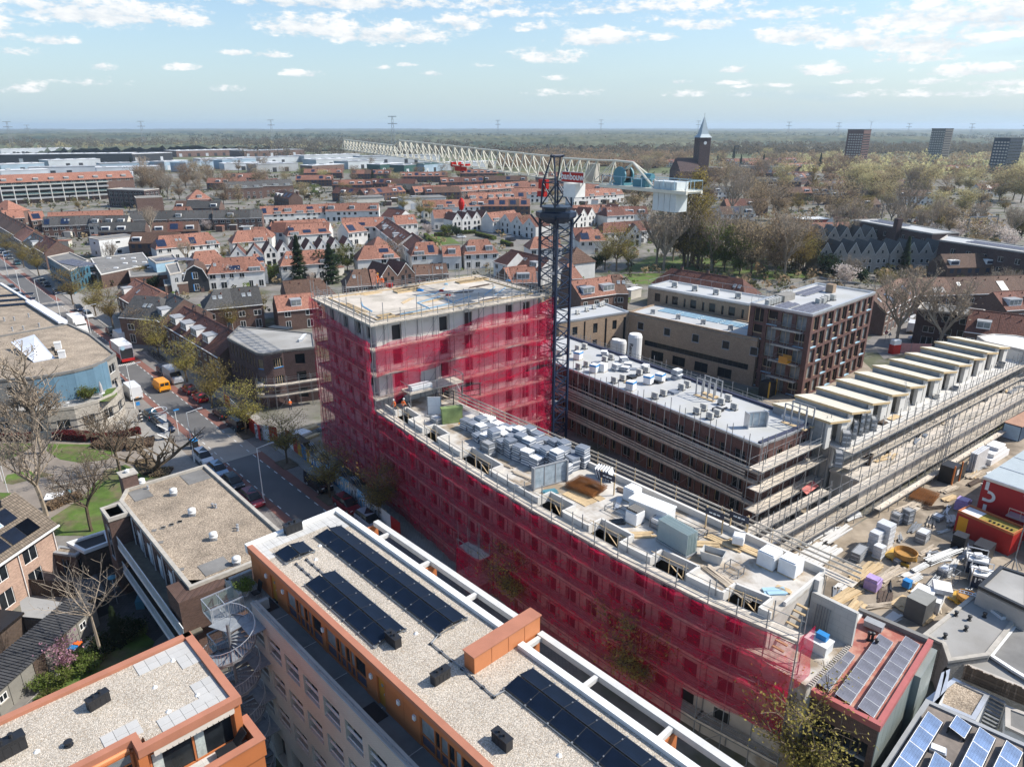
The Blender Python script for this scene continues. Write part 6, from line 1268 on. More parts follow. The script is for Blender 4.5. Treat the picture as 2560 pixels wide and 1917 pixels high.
for i,(x,y,s,h,mt)in Ze(((2.0,-1.8,1.0,1.4,aD),(7.4,-1.6,1.0,.6,ag),(13.8,-1.4,1.1,.9,ag),(16,-1.6,.9,.4,ag),(21.3,-1.3,1.0,.9,ag),(28,-1.4,1.3,.8,bn),(33.8,-1.3,1.1,.6,ag),(39,-1.6,1.2,.8,ak),(45.2,-1.5,1.2,.6,ag),(24.4,.1,1.0,.5,ap),(30.4,.0,1.1,.5,bn),(48,.1,1.4,.8,ak))):
 cs(G,x,y,4.4 if y<-1 else GZ,s,s*.8,h,mt,'%s material bin on the %s, %s along the row'%({'dark timber':'brown slatted','black plastic':'black','grey insulation':'grey','galvanised steel':'steel','pale precast concrete':'pale concrete'}[mt.name],'lower floor' if y<-1 else 'terrace',ORD[i]),.2,aM,'material_bin','material bins on the concrete floors')
MB_=G.ab('red_ramp','faded red metal ramp tilted beside the brick facade','ramp');MB_.location=G.w(-7.6,.3,2.9);MB().bG(0,0,.4,3.2,.9,.06,.1,.5).aa('sheet',mat('faded red sheet',(.48,.12,.10),.6,.15),MB_);MB().bG(0,.45,.2,3.2,.06,.5,.1).aa('side',aD,MB_)
for i,(x,y,n_,ln,w,m_,r_)in Ze(((-13,-.2,14,3.6,.25,ao,.05),(-11.2,.1,9,2.2,.3,ag,.3),(-9.5,-.2,8,1.8,.3,ak,.2),(-16,-.1,8,2.6,.3,aG,.1),(-19.6,.4,12,3.4,.16,ak,.05),(-14.6,-3.0,10,6.0,.2,aG,.0),(-9,-3.1,8,5,.22,aG,.02),(-18.6,-6.6,12,6.5,.25,ap,.0),(-18.2,-7.9,10,6.5,.2,ap,.02),(-12.4,-6.2,9,5.5,.2,ap,.02))):
 bj(G,x,y,.1 if y>-2 else 1.7,n_,ln,w,m_,'%s lying between the scaffolds, %s pile from the brick end'%({'aluminium':'silver props','black plastic':'black beams','galvanised steel':'steel tubes','weathered planks':'weathered planks','pale precast concrete':'pale concrete beams'}[m_.name],ORD[i]),'material_pile','building material','piles between the scaffolds',r_,.15,.1,'beam',layers=2)
t=G.ab('hoist','black construction hoist with orange posts at the yard edge','hoist');t.location=G.w(14.9,-6.9,0)
MB().box(-1.1,1.1,-.9,.9,.1,2.5).aa('cage',ag,t);MB().box(1.2,2.6,-1.0,-.9,.1,2.6).aa('gate',ag,t)
for x in(-1.15,1.15):MB().box(x-.08,x+.08,-1.0,-.84,0,2.9).aa('post',mat('orange post',(.62,.2,.05),.5,.1),t)
b=MB();[b.ad((sx,sy,0),(sx,sy,9.5),.05)for sx in(-.3,.3)for sy in(1,1.6)];[b.ad((-.3,1,k*.8),(.3,1,k*.8+.8),.03)for k in Zr(11)];b.aa('mast',ak,t);MB().box(-.15,.5,-.92,-.9,1.2,2.0).aa('notice',au,t)
db=cd
aV('yard_ground',[G.w(-32,-5.2),G.w(62,-5.2),G.w(62,-34),G.w(-20,-30),G.w(-28,-18)],.02,db)
aV('yard_ground',[G.w(-34,2.7),G.w(-3,2.7),G.w(-3,-5),G.w(-34,-5)],.012,db)
aV('yard_ground',[G.w(-4,9.6),G.w(40,9.6),G.w(60,30),G.w(30,27),G.w(0,24)],.016,cd)
cB(G,7.2,-7.2,.15,3.6,2.6,16,'large pile of rusty brown reinforcing mesh in the yard',.15,layers=7)
yi=[(5.6,-7.2,'pile of weathered boards beside the rusty mesh',aG,12,3,.25),(3.2,-7.0,'long boards strewn below the rusty mesh',aG,12,5.5,.2),(1.4,-7.8,'long boards before the grey crates',bc,10,5.5,.2),(12.4,-8.1,'mixed planks beyond the rusty mesh',aG,10,3.2,.25),(9.8,-9.2,'pale trestles and boards by the lilac pallet',an,8,2.4,.25),(19.6,-8.3,'boards beside the wrapped wall panel',aG,10,3.8,.25),(17.2,-9.4,'dark boards and pipes beside the hoist',aD,9,3.4,.2),(21.6,-9.9,'bundle of pale beams near the red office',ap,9,4.2,.25),(-15.2,-11.0,'big stack of long pale planks in the yard',an,40,5.5,.24),(-13.4,-12.7,'second ragged stack of long planks',aG,26,5.0,.24),(-8.6,-10.6,'pale boards above the orange mixer',an,8,2.6,.25),(-20.6,-16.2,'white boards lying by the grey container',ap,8,3.6,.3),(-16.6,-16.0,'pale sheets before the polystyrene blocks',an,5,2.6,.9),(-14.2,-19.6,'offcuts beside the flat grey roof',ap,8,2.2,.2),(-4.8,-9.2,'small pallet boards by the wrapped stacks',aG,6,1.8,.25),(-1.2,-9.8,'dark steel beams beside the grey crates',ak,10,2.8,.16),(-17,-8.7,'row of pale formwork planks by the wing end',aG,14,7.5,.24),(-20.5,-11.6,'pale planks on the low scaffold by the concrete panel',an,14,6.0,.24),(-23,-13.4,'lowest pale planks by the red roof',an,12,7,.24)]
for i,(x,y,l,mt,n_,ln,w)in Ze(yi):bj(G,x,y,.05,n_,ln,w,mt,l,'plank_pile','planks','piles in the storage yard',RU(-.12,.12),.2,.07,'plank',layers=8 if n_>20 else 3)
for i,(x,y,n_,ln,l)in Ze(((-9.3,-14.0,14,2.6,'bundle of steel tubes left of the small mixer'),(-12.2,-14.6,14,2.6,'bundle of scaffold tubes in the yard middle'),(-4.9,-14.6,30,5.6,'large bundle of long scaffold tubes before the printed skips'),(-10.8,-16.0,12,2.6,'short tubes on a trestle'),(-2.0,-16.9,26,4.2,'blue grey tube stacks by the red container'),(3.4,-12.4,10,2.4,'tubes beside the yard fence'),(-10.3,-18.8,9,2.8,'loose galvanised lengths by the flat roof'))):du(G,x,y,.1,n_,ln,.06,ak,l,RU(-.2,.2),ah='tube bundles in the storage yard')
for i,(x,y,w,d,h,n_,l)in Ze(((-1.7,-7.9,1.1,1.0,1.5,3,'wrapped grey crate beside a taller crate stack'),(-.5,-8.6,1.1,1.0,1.9,5,'tall grey steel crate stack in the yard'),(-9.0,-17.0,1.5,1.1,1.3,1,'open steel mesh box by the printed skips'),(-8.0,-16.1,1.4,1.0,.9,2,'low steel box beside the mesh box'),(-7.2,-20.2,1.3,1.0,1.7,4,'grey louvre crate stack near the flat roof'),(-6.2,-21.2,1.2,1.0,1.3,3,'second louvre crate stack near the flat roof'),(3.2,-10.6,1.2,1.0,.7,2,'low grey rack beside the lilac pallet'),(-3.2,-11.6,1.6,1.1,1.4,4,'dark rack with hanging straps in the yard'),(-12.6,-9.0,2.4,1.0,1.3,5,'long wrapped crate by the pale formwork'),(-9.9,-12.1,1.2,.6,.7,2,'low trestle with tubes'))):bU(G,x,y,0.02,w,d,h,n_,l,None,'steel crates in the storage yard',RU(-.2,.2))
def bV(fr,x,y,w,d,h,ae,rz=0):
 t=fr.ab('wrapped_stack',ae,'pallet','tall foil wrapped stacks');t.location=fr.w(x,y,.02);t.rotation_euler[2]+=rz
 b=MB()
 nl=int(h/.3)
 for k in Zr(nl):e=.03*(k%2);b.box(-w/2+e,w/2-e,-d/2+e,d/2-e,.1+k*.3,.1+k*.3+.27)
 b.aa('wrapping',bS,t)['kind']='stuff';MB().box(-w/2-.02,w/2+.02,-d/2-.02,d/2+.02,0,.1).aa('pallet_base',an,t)
bV(G,-9.6,-9.2,1.3,1.1,2.6,'foil wrapped white stack nearest the wing');bV(G,-8.0,-9.4,1.4,1.6,3.0,'taller foil wrapped stack behind it');bV(G,-10.6,-10.2,1.0,1.0,1.6,'low foil wrapped stack in front of the two tall ones')
t=G.ab('wall_panel_rack','upright wrapped wall panel on a rack beside the white covered machine','wall panel');t.location=G.w(22.0,-8.0,0)
for k in Zr(3):MB().box(-2.0,2.0,k*.3-.1,k*.3+.12,.2,2.9).aa('panel',bS,t)
MB().box(-2.1,2.1,-.3,1.0,0,.2).aa('base',aq,t)
def lil(x,y,w,d,h,l):
 t=G.ab('lilac_pallet',l,'pallet','lilac wrapped pallets');t.location=G.w(x,y,.02);t.rotation_euler[2]+=.1;MB().box(-w/2,w/2,-d/2,d/2,.12,h).aa('load',cF,t);MB().box(-w/2+.02,w/2-.02,-d/2+.02,d/2-.02,0,.12).aa('pallet_base',an,t);MB().box(-w*.45,w*.2,-d*.45,d*.45,h,h+.35).aa('upper_load',cF,t)
lil(8.3,-11.3,1.9,1.4,1.2,'lilac wrapped pallet with pale top beside the red office');lil(-16.6,-12.6,1.5,1.3,1.1,'lilac blocks stacked near the wing end')
def mixer(x,y,ae,s=1.0):
 t=G.ab('mortar_tub',ae,'mortar tub','round orange mortar tubs');t.location=G.w(x,y,.02);t.scale=(s,)*3
 b=MB();b.lathe(0,0,[(.6,.3),(1.0,.6),(1.05,1.1),(.98,1.12),(.85,.7),(.3,.6)],18);b.aa('tub',mat('ochre steel',(.40,.21,.05),.6,.2),t);MB().box(-.95,.95,.5,1.5,.2,.35).aa('frame',bP,t)
 for sx in(-.8,.8):MB().box(sx-.06,sx+.06,-.8,.8,0,.3).aa('leg',bP,t)
mixer(-9.0,-12.3,'larger ochre mortar tub beside the wrapped stacks',1.15);mixer(-11.6,-19.6,'smaller ochre mortar tub beside the flat grey roof',.95)
def cH(x,y,ae):
 t=G.ab('printed_skip',ae,'skip','navy skips printed 1916');t.location=G.w(x,y,.02);t.rotation_euler[2]=rad(-28)
 MB().box(-.95,.95,-.8,.8,.1,1.5).aa('box',bF,t);MB().box(-1,1,-.85,.85,1.5,1.72).aa('rim',au,t)
 for sx in(-.95,.95):
  for sy in(-.8,.8):MB().box(sx-.05,sx+.05,sy-.05,sy+.05,0,2.4).aa('post',ao,t)
 for sy in(-.8,.8):MB().box(-1,1,sy-.04,sy+.04,2.3,2.4).aa('rail',ao,t)
 bC(t,'1916',.78,(0,-.81,.98),(HP,0,0),af,bold=.03);bC(t,'1916',.7,(.96,0,.98),(HP,0,HP),af,bold=.03);MB().bG(0,0,1.9,.8,.6,.5,.4,.3).aa('scrap',ao,t)
cH(-4.9,-17.8,'navy skip printed 1916 nearer the red container');cH(-7.3,-19.2,'navy skip printed 1916 nearer the flat roof')
for i,(x,y,w,d,h,rz,l)in Ze(((-1.4,-14.8,1.4,1.3,1.9,.1,'left tall stack of dark slatted crates'),(-1.4,-17.2,2.2,1.6,1.8,.05,'right wider stack of dark slatted crates'))):
 t=G.ab('crate_stack',l,'crates','dark slatted crates');t.location=G.w(x,y,.02);t.rotation_euler[2]+=rz
 for k in Zr(int(h/.2)):MB().box(-w/2,w/2,-d/2,d/2,k*.2,k*.2+.16).aa('crate',ag,t)
for i,(x,y,z,w,d,h,rz,l)in Ze(((-15.6,-17.0,1.3,2.2,1.7,.5,.1,'white polystyrene block lying on grey boards'),(-13.7,-17.9,1.6,1.8,1.6,.5,.5,'second white polystyrene block set askew'),(-14.6,-17.7,.02,2.6,1.5,1.3,.2,'pale grey boards carrying the polystyrene'))):
 o=MB().bG(0,0,h/2,w,d,h,0).aa('polystyrene_block' if i<2 else 'board_stack',bz if i<2 else au,None,G.w(x,y,z),G.rz+rz);tag(o,l,'insulation')
t=G.ab('corrugated_box','dark grey corrugated steel box beside the polystyrene blocks','container');t.location=G.w(-17.6,-17.6,0);MB().box(-1.1,1.1,-.9,.9,0,2.3).aa('body',mat('dark corrugated steel',(.12,.125,.13),.5,.1,kind='corr',p=2.5),t);MB().box(-1.13,1.13,-.93,.93,2.3,2.36).aa('roof',mat('corrugated lid',(.27,.27,.25),.6,.1,kind='corr',p=2.5),t)
t=aS('barrel_box','blue plastic drum box on the boards','drum',tuple(G.w(-13.9,-14.8,.3)),(.7,.7,.8),aJ,G.rz)
t=G.ab('covered_machine','machine under a white tarpaulin beyond the wall panel','tarpaulin');t.location=G.w(27.4,-7.6,0);b=MB();P=[(-3,-1),(3.2,-1.1),(3.3,1.0),(-2.9,1.1)];b.aE(P,0,.9);b.aE([(-2.2,-.9),(2.2,-.95),(2.2,.9),(-2.2,.95)],.9,1.5);b.aE([(-.6,-.8),(2,-.8),(2,.8),(-.6,.8)],1.5,2.0);b.aa('cover',bz,t)
ct=Fr(Wt(16,2040,740,2.5),Wt(16,2208,650,2.5))
t=ct.ab('container','navy storage container with rusty roof at the right edge of the yard','container');MB().box(0,8,-2.4,0,0,2.4).aa('body',mat('navy corrugated',(.02,.05,.10),.5,.1,kind='corr',p=2),t);MB().box(-.03,8,-2.43,.03,2.4,2.5).aa('roof',mat('rusty lid',(.38,.22,.15),.8,.2,1),t);MB().box(-.05,0,-2.3,-.1,.1,2.3).aa('door',a9,t)
OF=Fr(Wt(16,1865,1215,6),Wt(16,2208,990,6))
tO=OF.ab('site_office','red two storey site office with ribbed pale roof and a large white b emblem','site office');MB().box(0,22,-12,0,0,5.9).aa('body',mat('office red',(.38,.018,.022),.5,.06),tO)
b=MB();b.box(-.1,22,-12,.1,5.9,6.02);b.aa('roof',mat('ribbed roof',(.42,.47,.48),.5,.06,kind='corr',p=1.6),tO);MB().box(-.15,22,-12.05,-12,5.7,6.05).aa('trim',ao,tO);MB().box(-.16,-.1,-12,.1,5.75,6.05).aa('trim',ao,tO)
for k in Zr(5):MB().box(k*4.4,k*4.4+.12,-12,0,6.02,6.08).aa('roof_rib',ao,tO)
def cW(t,y,z,s):
 b=MB();
 def bar(y0,y1,z0,z1):b.box(-.03,-.012,min(y-y0*s,y-y1*s),max(y-y0*s,y-y1*s),z+z0*s,z+z1*s)
 bar(0,.3,1.15,2.0);bar(0,.3,0,.3)
 N=14
 for i in Zr(N):
  a0_=HP-Zq.pi*i/N;a1_=HP-Zq.pi*(i+1)/N;P=[(.45+r*Zq.cos(a),.58+r*Zq.sin(a))for a,r in((a0_,.58),(a1_,.58),(a1_,.30),(a0_,.30))]
  b.face([(-.03,y-p[0]*s,z+p[1]*s)for p in P][::-1])
 bar(.3,.5,.86,1.16);bar(.3,.5,0.0,.28)
 b.aa('emblem',af,t)
cW(tO,-.35,3.1,1.25);cW(tO,-.6,.2,1.25)
aR(tO,[(-1.4,-3.6),(-1.4,-12)],3.0,1.0,ao);MB().box(-1.4,0,-12,-3.4,2.85,3.0).aa('landing',ao,tO)
LB=Fr(Wt(16,1640,1500,2.9),Wt(26,1650,90,2.9))
tL=LB.ab('red_container','low red container with mossy yellow green roof and orange door','container');L_=LB.L;MB().box(0,L_,0,2.6,0,2.6).aa('body',mat('container red',(.40,.022,.018),.5,.1),tL)
b=MB();b.box(.2,L_-.2,.2,2.4,2.6,2.66);b.aa('moss_roof',mat('yellow moss',(.26,.20,.045),.95,.3,1.5),tL);b=MB();b.box(0,L_,0,.12,2.6,2.9);b.box(0,L_,2.48,2.6,2.6,2.9);b.box(0,.12,.12,2.48,2.6,2.9);b.box(L_-.12,L_,.12,2.48,2.6,2.9);b.aa('rim',aF,tL);MB().box(.25,1.3,-.04,0,.2,2.3).aa('door',ce,tL)
MB().box(.12,2.0,.2,2.4,2.66,2.7).aa('white_sheet',au,tL)
for k in Zr(6):MB().box(L_-3+k*.45,L_-2.8+k*.45,.9,1.1,2.66,2.8).aa('roof_stud',ag,tL)
def cX(loc,h,ae):
 t=ab('floodlight_mast',ae,'floodlight');t.location=loc;MB().ad((0,0,0),(0,0,h),.06).aa('mast',ak,t)
 for a in Zr(4):MB().ad((1.1*Zq.cos(a*1.57),1.1*Zq.sin(a*1.57),0),(0,0,1.6),.05).aa('leg',ak,t)
 for s in(-.5,.5):MB().box(s-.25,s+.25,-.2,.2,h-.1,h+.1).aa('lamp',au,t)
cX(G.w(-1.5,-20.2),9,'thin floodlight mast on tripod legs before the red container')
PAINT={'white':(.66,.67,.68),'black':(.012,.013,.017),'navy':(.012,.022,.05),'red':(.42,.012,.02),'wine':(.17,.012,.022),'silver':(.34,.36,.39),'blue':(.06,.13,.26),'pale blue':(.26,.36,.47),'grey':(.10,.11,.12),'orange':(.80,.31,.008),'teal':(.02,.07,.09)}
def paint(c):return mat('paint '+c,PAINT[c],.25,.03,spec=.7)
def c6(b,secs):
 """secs: (x, halfwidth, z0, z1, hw_top) stations joined into a closed hull"""
 k=len(b.v)
 for x,hw,z0,z1,ht in secs:b.v+=[(x,-hw,z0),(x,-hw,(z0+z1)/2),(x,-ht,z1),(x,ht,z1),(x,hw,(z0+z1)/2),(x,hw,z0)]
 for i in Zr(len(secs)-1):
  for j in Zr(6):b.f.append((k+i*6+j,k+(i+1)*6+j,k+(i+1)*6+(j+1)%6,k+i*6+(j+1)%6));b.mi.append(b.m)
 b.f.append(tuple(Zr(k,k+6)));b.f.append(tuple(Zr(k+len(secs)*6-1,k+(len(secs)-1)*6-1,-1)));b.mi+=[b.m]*2
KIND={'hatch':dict(L=4.0,W=1.72,body=[(-2.0,.72,.35,.72,.66),(-1.9,.84,.25,.92,.78),(-1.2,.86,.2,.95,.8),(.7,.86,.2,.93,.8),(1.75,.83,.22,.78,.74),(2.0,.7,.32,.62,.62)],cab=[(-1.88,.74,.9,1.02,.72),(-1.6,.74,.9,1.42,.62),(-.2,.76,.9,1.47,.62),(.35,.76,.9,1.42,.62),(1.15,.74,.88,.93,.7)],wx=(-1.25,1.28),r=.31),'estate':dict(L=4.5,W=1.8,body=[(-2.25,.74,.35,.75,.68),(-2.15,.86,.25,.98,.8),(-1.2,.89,.2,1.0,.83),(.8,.89,.2,.97,.82),(2.0,.85,.22,.82,.76),(2.25,.72,.32,.66,.64)],cab=[(-2.1,.76,.95,1.06,.74),(-1.85,.76,.95,1.5,.64),(-.2,.78,.95,1.55,.64),(.45,.78,.95,1.5,.64),(1.3,.76,.92,.98,.72)],wx=(-1.4,1.42),r=.33),'van':dict(L=4.9,W=1.95,body=[(-2.45,.93,.3,1.95,.84),(-2.4,.96,.25,1.98,.86),(.9,.96,.2,1.98,.86),(1.35,.95,.2,1.75,.8),(1.75,.95,.2,1.2,.82),(2.3,.92,.22,1.0,.78),(2.45,.8,.32,.8,.7)],cab=[(1.15,.88,1.22,1.82,.8),(1.36,.88,1.2,1.72,.8),(1.8,.87,1.14,1.22,.8)],wx=(-1.5,1.55),r=.34),'bigvan':dict(L=5.6,W=2.05,body=[(-2.8,.98,.35,2.5,.88),(-2.75,1.01,.28,2.53,.9),(1.2,1.01,.22,2.53,.9),(1.6,1.0,.22,2.2,.85),(2.1,1.0,.22,1.45,.86),(2.7,.97,.24,1.15,.82),(2.8,.86,.34,.9,.76)],cab=[(1.42,.93,1.45,2.25,.86),(1.66,.93,1.42,2.14,.86),(2.16,.92,1.36,1.44,.86)],wx=(-1.7,1.8),r=.36)}
def wheelmesh(r):
 def f():
  b=MB();b.ad((0,-.1,0),(0,.1,0),r,14);b.m=1;b.ad((0,-.11,0),(0,.11,0),r*.62,10);return b.mesh('wheel',[cQ,ao])
 return ai(('whl',r),f)
NC=[0]
def dc(kind,color,loc,rz,ae,ah=None,far=False):
 K=KIND[kind];t=ab('parked_'+('van' if 'van' in kind else 'car'),ae,'van' if 'van' in kind else 'car',loc,rz,ah)
 def bodyf():
  b=MB();c6(b,K['body']);return b.mesh('body',paint(color),False)
 aj('body',ai(('cb',kind,color),bodyf),t)
 def cabf():
  b=MB();c6(b,K['cab']);
  if 'van' not in kind:
   b.m=1;c=K['cab'];z=c[2][3]+.004;b.face([(c[1][0]+.05,-c[1][4]+.02,c[1][3]+.012),(c[2][0],-c[2][4]+.02,z),(c[3][0]-.05,-c[3][4]+.03,c[3][3]+.012),(c[3][0]-.05,c[3][4]-.03,c[3][3]+.012),(c[2][0],c[2][4]-.02,z),(c[1][0]+.05,c[1][4]-.02,c[1][3]+.012)])
   for s in(-1,1):
    for x in(-.55,.45):b.box(x-.05,x+.05,s*.765-.02,s*.765+.02,c[0][2],c[0][2]+.3)
  return b.mesh('windows',[a5,paint(color)])
 aj('windows',ai(('cc',kind,color),cabf),t)
 if 'van' in kind:
  def backf():
   b=MB();x=-K['L']/2-.012;b.box(x,x+.01,-.72,-.06,1.25,K['body'][1][3]-.2)if kind=='van' else None;b.box(x,x+.01,.06,.72,1.25,K['body'][1][3]-.2)if kind=='van' else None;b.box(x-.02,x+.02,-.8,.8,.35,.5);return b.mesh('rear_trim',ag)
  aj('rear_trim',ai(('cr',kind),backf),t)
 if not far:
  for wx in K['wx']:
   for s in(-1,1):aj('wheel',wheelmesh(K['r']),t,(wx,s*(K['W']/2-.1),K['r']))
  fx=K['L']/2;z=.68 if 'van' not in kind else.95
  for s in(-1,1):aj('headlight',ai(('hl',kind),lambda:MB().box(-.06,.0,-.16,.16,-.06,.07).mesh('headlight',mat('headlight',(.7,.7,.68),.15,0,spec=.8))),t,(fx-.05,s*.6,z));aj('tail_light',ai(('tl',kind),lambda:MB().box(-.03,.03,-.07,.07,-.14,.14).mesh('tail_light',mat('tail light',(.35,.01,.01),.2,0))),t,(-fx+.03,s*(K['W']/2-.16),z+.2))
  aj('number_plate',ai('np',lambda:MB().box(-.012,.012,-.26,.26,-.055,.055).mesh('number_plate',ce)),t,(-fx-.012,0,.62));
  for s in(-1,1):aj('mirror',ai(('mir',color),lambda:MB().box(-.06,.06,-.1,.1,-.06,.07).mesh('mirror',paint(color))),t,(.75 if 'van' not in kind else 1.5,s*(K['W']/2+.06),1.0 if 'van' not in kind else 1.35))
 return t
def ck(x,y,kind,color,ae,back=False,ah='cars parked along the street',far=False):p=ST.w(x,y,.02);return dc(kind,color,p,ST.rz+(Zq.pi if back else 0),ae,ah,far)
ck(59.8,.9,'van','orange','bright orange yellow delivery van driving up the street',ah=None)
ck(59.2,5.9,'bigvan','white','tall white van parked by the lamp post near the curved building')
for(x,y,k,c,l,bk)in((66,6.1,'estate','silver','silver blue estate car in front of the tall white van',True),(63,-2.3,'bigvan','silver','silver grey van parked opposite the orange van',True),(68.5,-2.3,'hatch','navy','dark car parked just behind the silver van',True),(54.6,-2.3,'hatch','wine','dark maroon hatchback parked between silver van and red car',False),(49.2,-2.3,'hatch','red','bright red hatchback parked on the right kerb',False),(39.4,-2.3,'estate','black','black estate car before the banner hoarding',False),(33.2,-2.3,'van','black','black van parked below the banner hoarding',False),(46.7,6.6,'estate','teal','dark green car parked at the left kerb, farther of three',False),(43.2,6.4,'hatch','grey','dark grey car between two dark cars at the left kerb',False),(39.6,6.4,'hatch','navy','navy car parked nearest the triangle sculpture',True),(24.6,6.0,'estate','white','white car with red spot beside the gravel roof',True),(19.2,5.9,'hatch','pale blue','pale blue hatchback behind the white car',True),(14.2,5.8,'hatch','black','dark car mostly hidden by the gravel roof edge',True),(8.2,5.8,'estate','wine','wine red car parked beside the street lamp',True),(6.2,-2.4,'van','black','black people carrier parked beside the blue mural',True),(-1.2,-2.4,'estate','wine','dark red car parked beyond the black people carrier',True),(-6.4,-2.4,'estate','silver','silver car half hidden by the white parapet',True),(127,-2.4,'estate','white','white estate car by the second crossing',True),(136,-2.4,'hatch','navy','dark car before the second side street',True)):ck(x,y,k,c,l,bk)
for i,(tx,ty,k,c)in Ze(((42,717,'estate','grey'),(53,728,'hatch','silver'),(64,738,'hatch','blue'),(86,757,'estate','white'),(98,766,'hatch','navy'),(111,777,'hatch','pale blue'),(122,788,'hatch','red'),(132,798,'hatch','navy'),(145,808,'hatch','blue'))):g=ST.l(W(tx,ty,.7));ck(g[0],6.1,k,c,'%s car at the left kerb behind the flat roofs, %s from far end'%(c,ORD[i]),True,'cars along the left kerb far up the street')
for i,(tx,ty,k,c)in Ze(((8,628,'hatch','navy'),(16,636,'estate','blue'),(27,643,'hatch','grey'),(45,656,'estate','teal'),(106,702,'hatch','black'),(116,710,'hatch','black'),(141,729,'hatch','navy'),(271,830,'estate','black'))):g=ST.l(W(tx,ty,.7));ck(g[0],-2.5,k,c,'%s car under the right hand trees, %s from the far end'%(c,ORD[i]),True,'cars along the right kerb far up the street')
g=ST.l(W(298,843,.9));ck(g[0],-2.4,'bigvan','white','white van parked behind the red and white lorry')
def lorry(x,y,back,ae,boxm,cabm,L_,first):
 p=ST.w(x,y,.02);t=ab('lorry',ae,'lorry',p,ST.rz+(Zq.pi if back else 0))
 MB().box(-L_/2,L_/2-2.2,-1.22,1.22,.9,3.7).aa('box_body',boxm,t);MB().box(-L_/2,L_/2-2.2,-1.24,1.24,3.7,3.76).aa('roof',af,t)
 b=MB();c6(b,[(L_/2-2.0,1.15,.5,3.0,1.1),(L_/2-.6,1.15,.5,3.0,1.1),(L_/2-.1,1.12,.5,2.0,1.05),(L_/2,1.0,.5,1.4,1.0)]);b.aa('cab',cabm,t);MB().bG(L_/2-.28,0,2.2,.06,2.0,.9,0).aa('windscreen',a5,t)
 if first:MB().box(-L_/2-.03,-L_/2,-1.15,1.15,1.0,3.0).aa('rear_door',at,t);b=MB();b.ad((-L_/2-.045,.6,3.2),(-L_/2-.03,.6,3.2),.42,16);b.aa('emblem',a9,t);MB().box(-L_/2-.4,-L_/2,-1.2,1.2,.5,.95).aa('tail_lift',aH,t);MB().box(-L_/2,L_/2-2.3,-1.235,-1.22,.95,1.9).aa('red_stripe',aH,t);MB().box(-L_/2,L_/2-2.3,1.22,1.235,.95,1.9).aa('red_stripe',aH,t)
 for wx in(-L_/2+1.2,L_/2-1.3):
  for s in(-1,1):aj('wheel',wheelmesh(.5),t,(wx,s*1.05,.5))
lorry(84.5,.9,False,'red and white box lorry driving away up the street',mat('lorry side',(.45,.45,.52),.4,.1),aH,8.6,True)
lorry(113,2.6,True,'white lorry coming down the street towards the camera',af,af,8.4,False)
def cE(x,y,h,rz,ae,arm=1.6):
 t=ab('street_lamp',ae,'street lamp',ST.w(x,y,.1),rz,'white street lamps');b=MB();b.ad((0,0,0),(0,0,1.2),.11,8);b.ad((0,0,1.2),(0,0,h),.07,6,.045);b.aa('post',af,t);MB().ad((0,0,h-.05),(arm,0,h+.12),.035).aa('arm',af,t);MB().box(arm-.1,arm+.6,-.14,.14,h+.06,h+.17).aa('lamp_head',aq,t)
SR=ST.rz-HP
for i,(n_,tx,ty,l)in Ze(((14,70,1440,'white lamp post beside the wine red car'),(13,1680,1090,'white lamp post near the white car with red spot'),(13,1163,625,'white lamp post in front of the tall white van'),(13,795,30,'short lamp post beyond the gravel roof edge'),(3,540,1435,'lamp post left of the white lorry'),(3,350,1280,'lamp post by the long white parapet'),(3,190,1190,'lamp post by the parked grey cars'),(3,70,1000,'lamp post at the far left edge'))):
 g=ST.l(Wt(n_,tx,ty,0));cE(g[0],g[1],7.6,SR,l)
for i,(n_,tx,ty,h,l)in Ze(((13,645,835,5,'slim post before the curved building wall'),(13,1545,860,4.2,'slim post with blue street sign by the navy car'))):
 t=ab('lamp_post',l,'post',Wt(n_,tx,ty,0),SR);MB().ad((0,0,0),(0,0,h),.05).aa('post',af,t);MB().box(-.2,.6 if i else.2,-.12,.12,h,h+.14).aa('head',aJ if i else af,t)
t=ab('sign_column','blue parking sign above a black banded column on the pavement','sign',Wt(13,1225,745,0),SR);MB().lathe(0,0,[(.17,0),(.17,2.2)],8).aa('column',ag,t);MB().ad((-.1,0,2.2),(-.1,0,3.6),.04).aa('post',aq,t);MB().box(-.35,.2,-.03,.03,3.0,3.6).aa('sign_panel',aJ,t)
for k in Zr(3):MB().box(-.18,.18,-.185,-.172,.5+k*.55,.7+k*.55).aa('band',af,t)
t=aS('litter_bin','dark bin with blue and orange lid beside the left kerb','bin',tuple(Wt(13,1680,965,0)),(.9,.9,1.4),ag,ST.rz,None,aJ)
aS('kiosk','brown slatted box at the corner of the flat roofed building','box',tuple(Wt(13,990,360,0)),(1.0,1.4,2.6),mat('tan slats',(.30,.22,.13),.8,.2),ST.rz)
t=ab('sculpture','open metal sculpture of stacked triangles topped by a ring','sculpture',Wt(13,1420,900,0),SR);b=MB()
for k in Zr(3):
 z=k*1.5;p=[(-.9+.2*k,0,z+1.3),(.9,.2,z+1.1),(.6,-.3,z+.1)]
 for i in Zr(3):b.ad(p[i],p[(i+1)%3],.07,5)
 b.face(p);b.face(p[::-1])
b.aa('triangles',ao,t);b=MB()
for i in Zr(16):a,c=6.283*i/16,6.283*(i+1)/16;b.ad((1.1*Zq.cos(a),.4*Zq.sin(a),5.0+.3*Zq.sin(a)),(1.1*Zq.cos(c),.4*Zq.sin(c),5.0+.3*Zq.sin(c)),.07,5)
b.aa('ring',ao,t)
